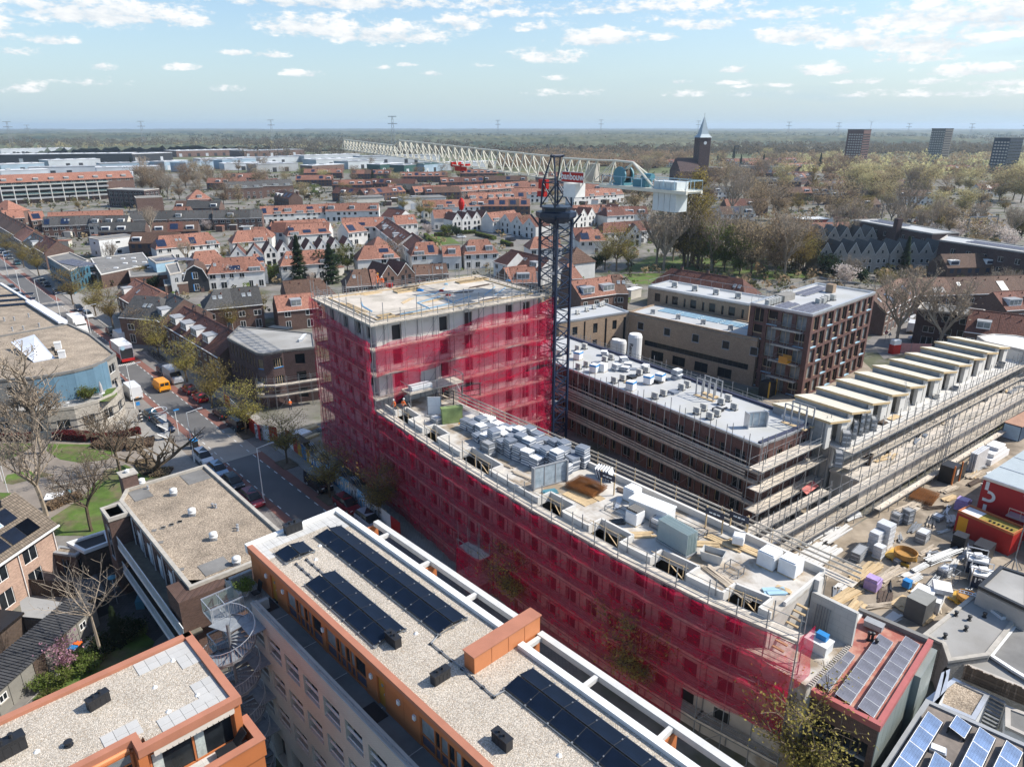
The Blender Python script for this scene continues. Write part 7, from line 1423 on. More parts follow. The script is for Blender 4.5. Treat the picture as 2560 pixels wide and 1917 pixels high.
def dv(loc,rz,ae,c=at):
 t=ab('bicycle',ae,'bicycle',loc,rz,'bicycles parked along the right kerb')
 def wm():
  b=MB();n=12
  for i in Zr(n):a,c_=6.283*i/n,6.283*(i+1)/n;b.ad((.33*Zq.cos(a),0,.33*Zq.sin(a)),(.33*Zq.cos(c_),0,.33*Zq.sin(c_)),.022,3)
  for i in Zr(6):a=3.14*i/6;b.ad((.33*Zq.cos(a),0,.33*Zq.sin(a)),(-.33*Zq.cos(a),0,-.33*Zq.sin(a)),.005,3)
  return b.mesh('wheel',cQ)
 for x in(-.5,.55):aj('wheel',ai('bw',wm),t,(x,0,.34))
 def fm():
  b=MB()
  for p,q in(((-.5,0,.34),(-.15,0,.34)),((-.15,0,.34),(-.3,0,.85)),((-.27,0,.78),(.4,0,.82)),((-.15,0,.34),(.42,0,.75)),((.38,0,.95),(.55,0,.34)),((-.5,0,.34),(-.27,0,.78))):b.ad(p,q,.022,4)
  b.ad((.36,-.28,1.0),(.36,.28,1.0),.018,4);return b.mesh('frame',at)
 aj('frame',ai('bf',fm),t);aj('saddle',ai('bs',lambda:MB().box(-.14,.12,-.07,.07,.88,.94).mesh('saddle',ag)),t,(-.3,0,0));return t
for i in Zr(14):dv(ST.w(74.5+i*.75,-4.4+RU(-.2,.2),.12),ST.rz+1.3+RU(-.2,.2),'dark bicycle in the row under the trees by the lorry, %s along'%ORD[i])
for i in Zr(9):dv(ST.w(41.8+i*.6,-3.6+RU(-.2,.2),.12),ST.rz+1.2+RU(-.3,.3),'dark bicycle behind the red hatchback, %s along'%ORD[i])
def aB(t,a,c,h,cols,thick=.06,txt=None,tm=None):
 d=(c-a);Ln=d.length;rz=Zq.atan2(d.y,d.x);n=len(cols)
 for i,m_ in Ze(cols):
  q=a+d*(i+.5)/n;MB().box(-Ln/n/2+.01,Ln/n/2-.01,-thick/2,thick/2,.05,h).aa('panel',m_,t,(q.x,q.y,0),rz)
cI=mat('mural blue',(.02,.09,.28),.6,.2,1,kind='stain',col2=(.05,.35,.60),p=1.3);bQ=mat('mural black and white',(.55,.55,.55),.6,.2,2,kind='stain',col2=(.03,.03,.04),p=1.6);b9=mat('mural pale blue',(.10,.38,.62),.6,.2,1,kind='stain',col2=(.6,.68,.7),p=1.8)
cY=mat('mural yellow',(.65,.38,.02),.6,.2,1,kind='stain',col2=(.02,.04,.20),p=1.0)
h0=Wt(14,290,960,0);h1=Wt(14,1250,1760,0);a=Vector((0,0));c=Vector((h1.x-h0.x,h1.y-h0.y));tH=ab('hoarding','painted site hoarding with red, yellow, blue and black mural beside the kerb','hoarding',h0)
aB(tH,a,c*.1,2.3,[af,aH]);aB(tH,c*.1,c*.24,2.3,[cY,cI,cY]);aB(tH,c*.24,c*.55,2.3,[cI,b9]*3);aB(tH,c*.55,c*.8,2.3,[b9,bQ,b9,bQ]);aB(tH,c*.8,c,2.3,[bQ,af,aH])
b=MB();rz=Zq.atan2(c.y,c.x);r=random.Random(3)
for i in Zr(26):
 u=.2+.6*i/26+r.uniform(0,.01);p=c*u;
 L_=r.uniform(.5,.9);zc=r.uniform(.8,1.5);n_=8;pv=Vector((Zq.sin(rz),-Zq.cos(rz)))*.045
 b.face([(p.x+pv.x+Zq.cos(rz)*.28*L_*Zq.cos(q*6.283/n_),p.y+pv.y+Zq.sin(rz)*.28*L_*Zq.cos(q*6.283/n_),zc+L_*.7*Zq.sin(q*6.283/n_))for q in Zr(n_)])
b.aa('painted_shapes',af,tH)['kind']='stuff'
for k in Zr(12):q=c*(k+.5)/12;MB().box(-.05,.05,.04,.5,0,2.0).aa('post',an,tH,(q.x,q.y,0),rz)
p0=Wt(13,1945,600,0);p1=Wt(14,0,860,0);tB1=ab('hoarding','red and white banner hoarding in front of the curved brick building','hoarding',p0);a=Vector((0,0));c=Vector((p1.x-p0.x,p1.y-p0.y));aB(tB1,a,c*.22,2.4,[aH]);aB(tB1,c*.22,c*.62,2.4,[af,af]);aB(tB1,c*.62,c*1.15,2.4,[aH,aH]);rz=Zq.atan2(c.y,c.x)
q=c*.42+Vector((Zq.sin(rz),-Zq.cos(rz)))*.05;bC(tB1,'banbouw',1.3,(q.x,q.y,1.25),(HP,0,rz),aH,bold=.02)
p0=Wt(14,0,880,0);p1=Wt(14,190,912,0);tB2=ab('hoarding','white hoarding with red sloping field and small b emblem at the crossing','hoarding',p0);c=Vector((p1.x-p0.x,p1.y-p0.y));aB(tB2,Vector((0,0)),c*.65,2.4,[bQ,af]);aB(tB2,c*.65,c,2.4,[aH]);rz=Zq.atan2(c.y,c.x);q=c*.82+Vector((Zq.sin(rz),-Zq.cos(rz)))*.05;bC(tB2,'b',.7,(q.x,q.y,1.1),(HP,0,rz),af)
p0=Wt(14,262,905,0);p1=Wt(14,380,980,0);tB3=ab('hoarding','small red banner at the construction yard gate','hoarding',p0);c=Vector((p1.x-p0.x,p1.y-p0.y));aB(tB3,Vector((0,0)),c,2.0,[aH,af])
aN('yard_ground',[(14,200,880),(14,330,800),(14,640,900),(14,720,1200),(14,1100,1560),(14,900,1500),(14,300,985)],.03,cd)
YD=Fr(Wt(14,300,900),Wt(14,560,820))
for i,(x,y,n_,ln,w,mt,l)in Ze(((2.0,1.0,12,3.2,.5,bz,'white wrapped planks stacked beside the small red banner'),(4.4,2.2,10,2.6,.4,an,'timber stacked near the tower net'),(5.8,.4,8,2,.3,ak,'steel parts beside the timber'),(2.6,-1.4,6,3,.3,an,'planks on the ground near the site gate'))):bj(YD,x,y,.05,n_,ln,w,mt,l,'material_pile','building material','piles beside the tower foot',.1,.1,.12,'plank')
aS('waste_skip','dark open skip behind the mural corner','skip',tuple(Wt(14,370,960,.1)),(3.6,1.8,1.4),aD,ST.rz)
for i,(tx,ty,l)in Ze(((490,990,'white frame parts behind the mural'),(590,1060,'white leaning panel behind the mural'),(740,1210,'white sheets leaning by the blue mural'),(860,1290,'pale boards at the foot of the net'))):cA(Fr(Wt(14,tx,ty),Wt(14,tx+60,ty+60)),0,0,.05,3,l)
z=9.5;PC=[Wt(13,1960,20,z),Wt(14,0,150,z),Wt(14,60,160,z),Wt(14,130,152,z),Wt(14,230,130,z),Wt(14,510,100,z),Wt(14,520,-10,z),Wt(4,500,1440,z),Wt(3,1965,1530,z)]
FC=Fr((PC[1].x,PC[1].y),(PC[5].x,PC[5].y));pc=[FC.l(p)for p in PC];pc=pc[:6]+[(pc[5][0]+.5,pc[5][1]+9),(pc[0][0]+2,pc[0][1]+7.5)]
tCB=FC.ab('corner_building','purple brown brick corner building with rounded corner, blue window sills and grey roof','building')
for i in Zr(len(pc)):
 p,q=pc[i],pc[(i+1)%len(pc)];Ln=Zq.dist(p,q)
 if i==0:aI(tCB,aK,p,q,0,z,((3.8,1.9),(6.9,1.9)),.55,1.4,'y',.15,1)
 elif i in(1,3):aI(tCB,aK,p,q,0,z,((3.8,1.6),(6.9,1.6)),min(2.2,Ln-.5),max(2.3,Ln),'y',.15,4)
 elif i==4:aI(tCB,aK,p,q,0,z,((.8,1.8),(3.8,1.8),(6.9,1.8)),1.6,2.6,'d',.4,1)
 else:aI(tCB,aK,p,q,0,z,(),0,3)
 if i in(0,1,3):
  u=(Vector(q)-Vector(p)).normalized();
  for zz in(3.72,6.82):
   if i==0:continue
   c_=(Vector(p)+Vector(q))/2;MB().box(-min(1.15,Ln/2-.2),min(1.15,Ln/2-.2),-.1,.02,0,.1).aa('sill',aJ,tCB,(c_.x,c_.y,zz),Zq.atan2(u.y,u.x))
aL(tCB,pc,z,bh,.18,.25,aC)
t=FC.ab('roof_duct','row of white duct boxes with dark skylight on the corner building roof','duct');g=FC.t(14,380,30,z)
for k in Zr(5):MB().box(-.3,.3,-.3,.3,z,z+.5).aa('duct_box',au,t,(g[0]+k*.25,g[1]-1.4+k*.75,0))
g=FC.t(14,210,-60,z);MB().box(-.8,.8,-2.2,2.2,z,z+.35).aa('skylight',ag,t,(g[0],g[1],0),.9)
aO(FC,'low scaffold with white tubes round the base of the rounded brick building',[(pc[0][0]+5,pc[0][1]-3.4),(pc[1][0]-.6,pc[1][1]-2.4),(pc[3][0],pc[3][1]-2.2),(pc[4][0]+6,pc[4][1]-2.2)],[2.6,4.4],0,aP=1.0,bay=2.0,ax=1,bi=1.4)
bH(Wt(14,300,640,3.0),.5,'worker in orange vest on the scaffold beside the rounded brick building')
E1=Fr((-74.2,103.3),(-66.2,110.6))
tE=ab('corner_building','grey brick building with curved annex, blue metal wall and pebble roof at the left','building',(-74.2,103.3,0));o=Vector((-74.2,103.3,0))
def rel(p):return(p[0]-o.x,p[1]-o.y)
cv=[(-80,99.5),(-74.5,99.0),(-70.3,99.4),(-67.0,100.8),(-64.8,103.4),(-63.9,106.6),(-64.6,110),(-66.3,112.6),(-68,114)]
cvr=[rel(p)for p in cv]+[rel((-76,118)),rel((-86,108))]
for i in Zr(len(cvr)-3):aI(tE,mat('cream glazed wall',(.42,.385,.33),.7,.08,.6,.2,kind='brick',p=(.4,.12),col2=(.3,.28,.25)),cvr[i],cvr[i+1],0,4.5,((1.2,1.7),),1.8,2.6,'w',.12,2)
aL(tE,cvr,4.5,bh,.35,.3,ba)
for zz in(1.6,2.7):
 b=MB()
 for i in Zr(len(cvr)-3):b.ad((*(Vector(cvr[i])*1.006),zz),(*(Vector(cvr[i+1])*1.006),zz),.06)
 b.aa('string_course',at,tE)
bw=[rel(p)for p in((-73.0,102.0),(-70.8,103.3),(-68.6,105.2),(-67.0,107.6),(-66.2,110.3))];b=MB()
for i in Zr(4):b.quad((*bw[i],4.5),(*bw[i+1],4.5),(*bw[i+1],8.9),(*bw[i],8.9));b.quad((*bw[i+1],8.9),(*bw[i],8.9),(bw[i][0]-.3,bw[i][1]+.3,8.9),(bw[i+1][0]-.3,bw[i+1][1]+.3,8.9))
b.aa('blue_wall',cJ,tE)
mb=[(-90,97.2),(-73,102.0),(-70.8,103.3),(-68.6,105.2),(-67.0,107.6),(-66.4,110.0),(-66.8,114.2),(-77.5,126),(-86,133.5),(-96,122)];mbr=[rel(p)for p in mb]
aI(tE,aU,mbr[0],mbr[1],0,8.9,((.9,1.6),(3.7,1.6),(6.4,1.5)),2.2,4.0,'w',.15,2)
for i in(5,6,7,8):aI(tE,aU,mbr[i],mbr[(i+1)%len(mbr)],0,8.9,((.9,1.6),(3.7,1.6),(6.4,1.5)),2.2,4.0,'w',.15,2)
aL(tE,mbr,8.9,by,.25,.35,aC)
b=MB();P=[Vector((*rel((p.x,p.y)),zz))for p,zz in((Wt(13,95,60,10),10.2),(Wt(13,300,0,11),11.3),(Wt(13,475,190,9),9.0),(Wt(13,290,225,9),9.0))];b.face(P);b.face([p-Vector((0,0,.1))for p in P][::-1]);b.aa('white_slope',mat('white seamed sheet',(.66,.68,.72),.5,.1,1),tE)
for i,(tx,ty)in Ze(((505,110),(540,185))):aS('roof_unit','pale square vent box on the pebble roof, %s from the blue wall'%['farther','nearer'][i],'roof vent',tuple(Wt(13,tx,ty,8.9)),(1.0,1.0,1.2),au,.5,'pale vent boxes by the white slope')
for i,(tx,ty)in Ze(((455,125),(470,130),(480,165),(495,165))):aZ(tuple(Wt(13,tx,ty,8.9)),.7,.1,None,'dark vent pipe beside the pale vent boxes, %s from left'%ORD[i],ah='dark vent pipes by the white slope')
t=ab('roof_terrace_set','closed parasol and white table on the small green terrace','parasol',Wt(13,885,530,4.6));MB().ad((0,0,0),(0,0,2.6),.04).aa('pole',af,t);MB().lathe(0,0,[(.3,1.0),(.22,2.0),(.05,2.7)],8).aa('canopy',mat('parasol cloth',(.40,.38,.37),.8,.1),t);MB().lathe(0,0,[(.45,.7),(.45,.75)],12).aa('table_top',af,t)
for i in Zr(4):
 t=ab('terrace_chair','teal chair on the curved roof terrace, %s from the blue wall end'%ORD[i],'chair',Wt(13,760+i*28,520-i*7,4.6),.4,'teal terrace chairs');MB().box(-.25,.25,-.25,.25,.3,.42).aa('seat',bA,t);MB().box(-.25,.25,.2,.28,.42,.95).aa('backrest',bA,t);MB().box(-.2,.2,-.2,.2,0,.3).aa('base',aq,t)
b=MB();P=[rel((p.x,p.y))for p in(Wt(13,850,560,4.6),Wt(13,920,455,4.6),Wt(13,1000,440,4.6),Wt(13,1010,500,4.6),Wt(13,940,560,4.6))];b.aE(P,4.5,4.56);b.aa('artificial_grass',bo,tE)
inst_b=PR['dbush'];t=ay(PR['bush'],Wt(13,770,545,4.6),'dark shrub in pots on the curved terrace',None,.8,name='shrub',cat='shrub')
tF=ab('flat_roofed_building','long flat pebble roofed building with dark solar arrays at the left frame edge','building',(-100,140,0));o2=Vector((-100,140))
fb=[(-96,122),(-86,133.5),(-125.5,172.5),(-150,160),(-120,120)];fbr=[(p[0]-o2.x,p[1]-o2.y)for p in fb]
for i in Zr(5):aI(tF,aU,fbr[i],fbr[(i+1)%5],0,8.6,((1,1.6),(4,1.6),(6.6,1.2))if i==1 else(),2.0 if i==1 else 0,4)
aL(tF,fbr,8.6,by,.35,.5,au)
b=MB();p,q=Vector(fbr[1]),Vector(fbr[2]);u=(q-p).normalized();v=Vector((-u.y,u.x));b.aE([(p+u*2-v*.3)[:],(p+u*27-v*.3)[:],(p+u*27+v*1.3)[:],(p+u*2+v*1.3)[:]],8.9,9.3);b.aa('white_kerb',mat('crumpled white cover',(.66,.67,.72),.5,.08,2,.5,3),tF)
for k in Zr(3):bJ(Fr(W(5+k*3,743+k*12,8.6),W(45+k*3,740+k*12,8.6)),-4,0,8.6,6,1,'dark solar row on the pebble roof at left, %s from the back'%ORD[k],c4,tilt=12)
for i,(tx,ty)in Ze(((125,1385),(205,1465),(250,1355),(110,1475),(40,1390),(340,1440))):aZ(tuple(Wt(3,tx,ty,8.6)),.8,.12,aq,'small grey vent on the long pebble roof, %s of six'%ORD[i],ah='vents on the long pebble roof')
cZ=mat('park path',(.24,.205,.17),.95,.15,.5,.2,8)
aN('park_path',[(13,0,815),(13,1070,660),(13,1260,850),(13,1700,1010),(13,1250,1250),(13,880,1480),(13,740,1656),(13,0,1500),(13,-900,1500),(13,-900,815)],.02,cZ)
for pts in([(0,930),(160,920),(290,930),(230,990),(130,1040),(0,1080)],[(420,930),(800,935),(960,945),(985,1010),(930,1065),(700,1095),(520,1065),(400,990)],[(60,1200),(220,1160),(400,1180),(460,1200),(280,1235),(110,1280),(30,1270)],[(900,1160),(1080,1110),(1150,1140),(1330,1220),(1080,1310),(1060,1400),(880,1480),(930,1720),(440,1720),(440,1570),(700,1400),(880,1210)],[(0,1350),(100,1355),(0,1440),(-300,1500),(-300,1360)]):
 aN('lawn',[(13,x,y)for x,y in pts],.035,bo)
def bR(pts,w,h,m,leaf,ae,n=1500,name='hedge',cat='hedge',ls=.11):
 P=[Vector((p[0],p[1]))for p in pts];t=ab(name,ae,cat,(P[0].x,P[0].y,0));b=MB();V=[]
 for a,c in zip(P[:-1],P[1:]):
  d=(c-a);u=d.normalized();v=Vector((-u.y,u.x))*w/2*.85;a_=a-P[0];c_=c-P[0];b.aE([(a_-v)[:],(c_-v)[:],(c_+v)[:],(a_+v)[:]],0,h*.88)
  k=int(n*d.length/sum((P[i+1]-P[i]).length for i in Zr(len(P)-1)));s=RNG.uniform(0,1,(k,1));e=RNG.uniform(-1,1,(k,1));top=RNG.uniform(0,1,(k,1))>.4
  pos=np.array(a_[:])+s*np.array(d[:]);side=np.where(top,e,np.sign(e))*w/2;pos=pos+side*np.array([-u.y,u.x]);z=np.where(top,h*(.86+.14*np.cos(e*1.5))+RNG.normal(0,.03,(k,1)),RNG.uniform(.05,1,(k,1))*h*.95);V.append(np.concatenate([pos,z],1))
 C_=np.concatenate(V);k=len(C_);A_=RNG.normal(0,1,(k,3));A_/=np.linalg.norm(A_,axis=1)[:,None];B_=np.cross(A_,RNG.normal(0,1,(k,3)));B_/=np.linalg.norm(B_,axis=1)[:,None];s=ls*RNG.uniform(.5,1.3,(k,1));Q=np.stack([C_-A_*s,C_-B_*s*.6,C_+A_*s,C_+B_*s*.6],1).reshape(-1,3)
 g=MB();g.v=[tuple(x)for x in Q];g.f=[(4*i,4*i+1,4*i+2,4*i+3)for i in Zr(k)];g.mi=[0]*k
 b.aa('shade_core',mat('hedge shade',(.05,.035,.025),.95,.3),t);stuff(g.aa('foliage',leaf,t));return t  # solid dark block stands in for the shade between the leaves
bR([Wt(13,490,880),Wt(13,780,900)],1.6,1.3,None,l_red,'dark red hedge, thick left half before the curved building',2600)
bR([Wt(13,800,905),Wt(13,1000,890),Wt(13,1215,840)],1.3,1.1,None,l_red,'dark red hedge, right half bending towards the pavement',2200)
bR([Wt(13,-100,880),Wt(13,290,895)],1.8,1.3,None,l_red,'dark red hedge at the left frame edge',2600)
bR([Wt(13,850,930),Wt(13,1100,960),Wt(13,1330,930)],3.2,.8,None,l_brn,'brown and green shrub bed behind the red hedge',2600,'shrub_bed','shrubs');bR([Wt(13,410,1500),Wt(13,560,1430),Wt(13,700,1385)],1.6,.7,None,l_brn,'low brown shrub bed beside the white board',1600,'shrub_bed','shrubs');bR([Wt(13,1230,1080),Wt(13,1310,1190),Wt(13,1480,1180)],2.4,.5,None,l_brn,'brown undergrowth round the sprawling tree',1500,'shrub_bed','shrubs')
tag(MB().box(-1.4,1.4,-.9,.9,0,.12).aa('white_board',bz,None,Wt(13,497,1375,.35),.35),'flat white board with dark rim on the park path','board')
t=ab('park_bench','stone bench on the park path above the white board','bench',Wt(13,550,1300),.3);MB().box(-1,1,-.22,.22,.4,.48).aa('seat',ba,t)
for s in(-.8,.8):MB().box(s-.1,s+.1,-.2,.2,0,.4).aa('leg',ba,t)
aS('litter_bin','small teal bin beside the white board','bin',tuple(Wt(13,602,1380)),(.6,.6,.8),bA)
for i,(tx,ty,h)in Ze(((70,1350,5),(20,1250,4))):
 t=ab('lamp_post',['thin white post by the park path','thin white post with blue sign at the left edge'][i],'post',Wt(13,tx,ty));MB().ad((0,0,0),(0,0,h),.04).aa('post',af,t);MB().box(-.2,.2,-.05,.05,h,h+.3).aa('head',aJ if i else af,t)
bt1=aw('t',15,10,l_bare,b5,201,900,4,.16,.30,shape='open',up=.7,clump=.5,r0=.32);bt2=aw('t',11,9,l_bare,aT,202,700,4,.14,.32,shape='open',up=.5,clump=.5,r0=.24);bt3=aw('t',17,9,l_bare,b5,203,2600,4,.16,.24,shape='oval',up=1.5,clump=.8,r0=.35);bt4=aw('t',6,12,l_bare,aT,204,60,3,.1,.14,shape='open',up=.3,clump=.3,r0=.13,sub=4)
ay(bt3,Wt(13,370,1010),'tall pale bare tree with upswept branches before the grey building',rz=.3);ay(bt1,Wt(13,400,1550),'bare forked tree on the path behind the tiled roof',rz=1,s=.95);ay(bt2,Wt(13,1040,1190),'slender bare tree with mossy trunk in the small park',rz=2,s=.95);ay(bt2,Wt(13,790,1680),'bare tree with curved forked trunk on the near lawn',rz=4.1,s=.93);ay(bt4,Wt(13,1360,1180),'wide sprawling bare tree beside the gravel roof',rz=.5)
bt5=aw('t',9.5,8,l_bare,b5,206,60,3,.1,.5,shape='open',up=.4,clump=.4,r0=.16,sub=7);ay(bt5,Wt(23,690,930),'pale leafless tree with long thin branches in the courtyard garden',rz=1)
sb=[PR['bud0'],PR['bud1']]
for i,(px,py,s,l)in Ze(((98,690,1.1,'street tree by the blue fronted shop'),(183,761,1.1,'street tree before the orange roofs'),(283,818,1.05,'yellow green street tree beside the slate roofed corner house'),(240,790,1.0,'street tree between two crossings'),(398,893,.95,'street tree beside the lorry and bicycles'),(468,955,.95,'street tree in front of the red roofed houses'),(531,1020,.95,'slim street tree behind the red hatchback'),(616,1085,.95,'street tree by the black van and banner'),(718,1157,.92,'dark street tree at the crossing by the painted hoarding'),(825,1243,.9,'thin street tree rising from the mural hoarding'),(950,1304,.95,'street tree hidden by the gravel roof parapet'),(1291,1531,1.0,'dark branching tree against the lower pink net'),(1589,1747,1.08,'yellow green tree standing before the middle of the netted wing'),(1985,1985,1.15,'bright yellow green tree at the bottom frame edge by the red roof'),(20,640,1.0,'street tree at the left frame edge'),(60,668,1.0,'second street tree from the left edge'))):
 ay(sb[i%2],W(px,py,.1),l,'budding trees along the street',s*(1.0 if i<8 else.95),name='street_tree')
for i,(px,py)in Ze(((616,1087),(718,1160),(825,1246),(950,1306))):q=ST.l(W(px,py));b=MB();b.box(-1.6,1.6,-1.1,1.1,0,.1);o_=b.aa('planting_bed',dm,None,(*ST.w(q[0],q[1])[:2],.02),ST.rz);o_['kind']='structure'
HD=Fr(Wt(23,0,290,5.6),Wt(23,385,30,5.6));HL=HD.L
tD=HD.ab('tiled_house','salmon brick house with grey brown tiled roof, dark solar panels and large skylight','house');wx0=-14
aI(tD,bO,(wx0,.35),(HL-.3,.35),0,5.6,((.5,1.9),(3.4,1.6)),1.7,3.6,'w',.1,2,start=2.6+0.6);aI(tD,bO,(HL-.3,.35),(HL-.3,8.1),0,5.6,(),0,3);aI(tD,bO,(HL-.3,8.1),(wx0,8.1),0,5.6,(),0,3)
b=MB();zr,zm=9.1,4.2;b.quad((wx0,-.1,5.6),(HL,-.1,5.6),(HL,zm,zr),(wx0,zm,zr));b.quad((wx0,zm,zr),(HL,zm,zr),(HL,8.5,5.6),(wx0,8.5,5.6));b.quad((wx0,-.1,5.45),(wx0,zm,zr-.15),(HL,zm,zr-.15),(HL,-.1,5.45));b.aa('roof',mat('grey brown flat tiles',(.175,.14,.105),.8,.15,2,.5,kind='tile'),tD)
b=MB();b.face([(HL-.3,.35,5.6),(HL-.3,8.1,5.6),(HL-.3,zm,zr-.2)]);b.aa('gable',bO,tD);b=MB();b.box(wx0,HL+.05,-.25,-.1,5.45,5.62);b.aa('gutter',af,tD);
for x in(HL-.5,2.2):MB().ad((x,.25,0),(x,.25,5.5),.05).aa('downpipe',af,tD)
ar=Zq.atan2(zr-5.6,zm+.1);sl_=lambda y:5.6+(zr-5.6)*(y+.1)/(zm+.1)
for(x,y,n_)in((HL-3.6,.35,2),(HL-1.9+0,.35,1),(HL-5.5,.35,1),(HL-2.6,2.0,1),(HL-7.4,.35,1),(HL-7.4,2.0,1)):
 for k in Zr(n_):aj('solar_panel',bN(1.66,1.6),tD,(x+k*1.7-.5,y+.75,sl_(y+.75)+.08),rot=(ar,0,0))
aj('skylight',ai('skyl',lambda:(lambda b:(b.box(-.75,.75,-.8,.8,0,.14),setattr(b,'m',1),b.box(-.62,.62,-.67,.67,.1,.155),b)[-1])(MB()).mesh('skylight',[ao,mat('sky tinted pane',(.22,.34,.45),.1,.1,spec=.9)])),tD,(HL-4.7,2.8,sl_(2.8)),rot=(ar,0,0))  # the pane's blue is sky reflection put into its base colour
for i in Zr(2):aZ(tuple(HD.w(HL-2.4-i*.8,3.7,sl_(3.7))),.7,.12,None,['black roof pipe nearer the ridge end on the salmon house','second black roof pipe on the salmon house'][i])
aA('brick_shed','small brown brick shed with pebble roof beside the salmon house','shed',HD,[HD.t(23,345,215,2.8),HD.t(23,505,235,2.8),HD.t(23,560,190,2.8),HD.t(23,400,170,2.8)],2.7,am,by,((0.1,2.0),),.9,2.2,'g',.12,aq,None)
aA('brick_shed','dark flat roofed passage building between the shed and gallery flats','shed',HD,[HD.t(23,450,155,3),HD.t(23,565,215,3),HD.t(23,740,150,3),HD.t(23,715,70,3)],2.9,aD,ag,(),0,2,'g',.25,au)
SRW=Fr(Wt(23,-60,1180,2.4),Wt(23,640,560,2.4));tS=SRW.ab('shed_row','long row of pale board sheds with dark corrugated roof and brown doors','shed');SL=SRW.L
b=MB();n=int(SL/.45)
b.quad((-1,-.15,2.35),(SL,-.15,2.35),(SL,2.8,2.75),(-1,2.8,2.75));b.box(-1,SL,-.1,-.02,2.2,2.34);
for i in Zr(int((SL+1)/.3)):b.bG(-1+i*.3+.15,1.3,2.6,.12,3.0,.05,0,Zq.atan2(.4,2.95))
b.aa('roof',mat('dark corrugated sheets',(.06,.06,.062),.7,.2,1.5),tS)
for i in Zr(int(SL/1.25)+1):
 x=-1+i*1.28;m_=aD if i in(4,6)else mat('pale shed boards',(.45,.43,.38),.8,.1,1,.3,kind='slab',p=(3,.2));MB().box(x+.02,x+1.24,0,.08,0,2.3).aa('door' if i in(4,6)else 'panel',m_,tS)
 if i in(1,8,10):aW(tS,x+.6,0,1.1,0,.8,.7,'w',2)
MB().box(-1,SL,2.6,2.7,0,2.6).aa('back_wall',aM,tS)
for i,(x,l)in Ze(((7.6,'bin with blue lid before the pale sheds'),(8.1,'bin with orange lid before the pale sheds'))):aS('wheelie_bin',l,'bin',tuple(SRW.w(x,-.7,0)),(.55,.6,1.0),ag,SRW.rz,None,aJ if i==0 else cj)
aN('garden',[(23,420,1010),(23,560,860),(23,900,700),(23,1040,820),(23,950,960),(23,250,1250),(23,220,1200)],.05,bo);aN('alley_path',[(23,0,1400),(23,220,1190),(23,540,850),(23,640,760),(23,560,900),(23,100,1300)],.06,aM)
for i,(tx,ty,s,k,l)in Ze(((800,840,1.1,'con0','tall narrow dark conifer in the courtyard garden'),(880,800,.9,'dbush','dark green shrub beside the narrow conifer'),(540,960,.9,'bush','green shrub by the garden path'),(600,1020,1.0,'bush','low green shrub near the orange coping'),(420,1090,1.1,'bush','yellow green shrub in the garden bed'),(700,900,.7,'dbush','dark evergreen shrub under the bare tree'),(930,780,.9,'bush','reddish shrub beside the spiral stair'),(280,1130,.9,'bush','brown bush beside the shed doors'),(340,1210,.8,'bush','bright green shrub near the roof edge'),(650,960,.8,'bush','sprawling shrub under the pale tree'))):
 sc_=s*(.33 if k=='con0' else.55);ay(PR[k],Wt(23,tx,ty),l,None,sc_,name='shrub',cat='shrub')
pk=aw('p',3.2,3,l_pink,aT,301,700,3,.12,.2,up=.5,clump=.6);ay(pk,Wt(23,450,1010),'pink flowering magnolia beside the bins',name='magnolia_tree')
t=HD.ab('timber_fence','dark timber fence between the two back gardens','fence');a=HD.t(23,180,500,0);c=HD.t(23,520,520,0);rzf=Zq.atan2(c[1]-a[1],c[0]-a[0]);n=24
for i in Zr(n):MB().box(-.1,.1,-.02,.02,0,1.9).aa('board',aD,t,(a[0]+(c[0]-a[0])*i/n,a[1]+(c[1]-a[1])*i/n,0),rzf)
aA('garden_shed','flat grey roofed timber shed behind the fence','shed',HD,[HD.t(23,130,540,2.2),HD.t(23,180,505,2.2),HD.t(23,510,560,2.2),HD.t(23,400,665,2.2),HD.t(23,150,640,2.2)],2.1,aD,bh,(),0,2,'w',0)
aA('garden_shed','dark tiled lean-to roof at the left frame edge','shed',HD,[HD.t(23,-60,640,2.4),HD.t(23,0,590,2.4),HD.t(23,160,610,2.4),HD.t(23,0,740,2.4),HD.t(23,-60,760,2.4)],2.3,aD,ag,(),0,2,'w',0);aA('garden_shed','dark slate roofed shed beside the courtyard lamp','shed',HD,[HD.t(23,510,420,2.4),HD.t(23,640,355,2.4),HD.t(23,710,480,2.4),HD.t(23,560,550,2.4)],2.3,at,bZ,(),0,2,'w',0)
bH(Wt(23,80,820),2.5,'person in grey jacket and dark trousers in the back garden at the left',None,cS,aD,.1,top=aq)
t=ab('lamp_post','round blue topped lamp in the dark courtyard','street lamp',Wt(23,790,560));MB().ad((0,0,0),(0,0,3),.05).aa('post',aq,t);MB().lathe(0,0,[(.1,3),(.42,3.1),(.42,3.16),(.1,3.25)],12).aa('lamp_head',bA,t)
tag(MB().aE([(-.4,-.9),(.4,-.9),(.5,.6),(0,1),(-.5,.6)],0,.9).aa('covered_scooter',bA,None,Wt(23,960,560),.2),'scooter under a teal cover below the galleries','scooter')
RF=Fr(Wt(26,225,1095,8.6),Wt(26,750,1370,8.6));rl_=RF.L;RZ2=8.5
t=RF.ab('red_roofed_building','brick building with red roof, salmon parapet, grey solar rows and green grey side cladding','building')
b=MB();b.wall((0,0),(rl_,0),0,RZ2-.3,[(.4,rl_-.4,.4,2.9),(.4,rl_-.4,3.6,6.6)],.5);b.aa('front_wall',am,t);MB().box(.4,rl_-.4,.5,.55,.4,6.6).aa('dark_glazing',a5,t)
for k in Zr(8):MB().box(.5+k*(rl_-1)/8,.62+k*(rl_-1)/8,.3,.38,5.0,6.6).aa('louvre',aD,t)
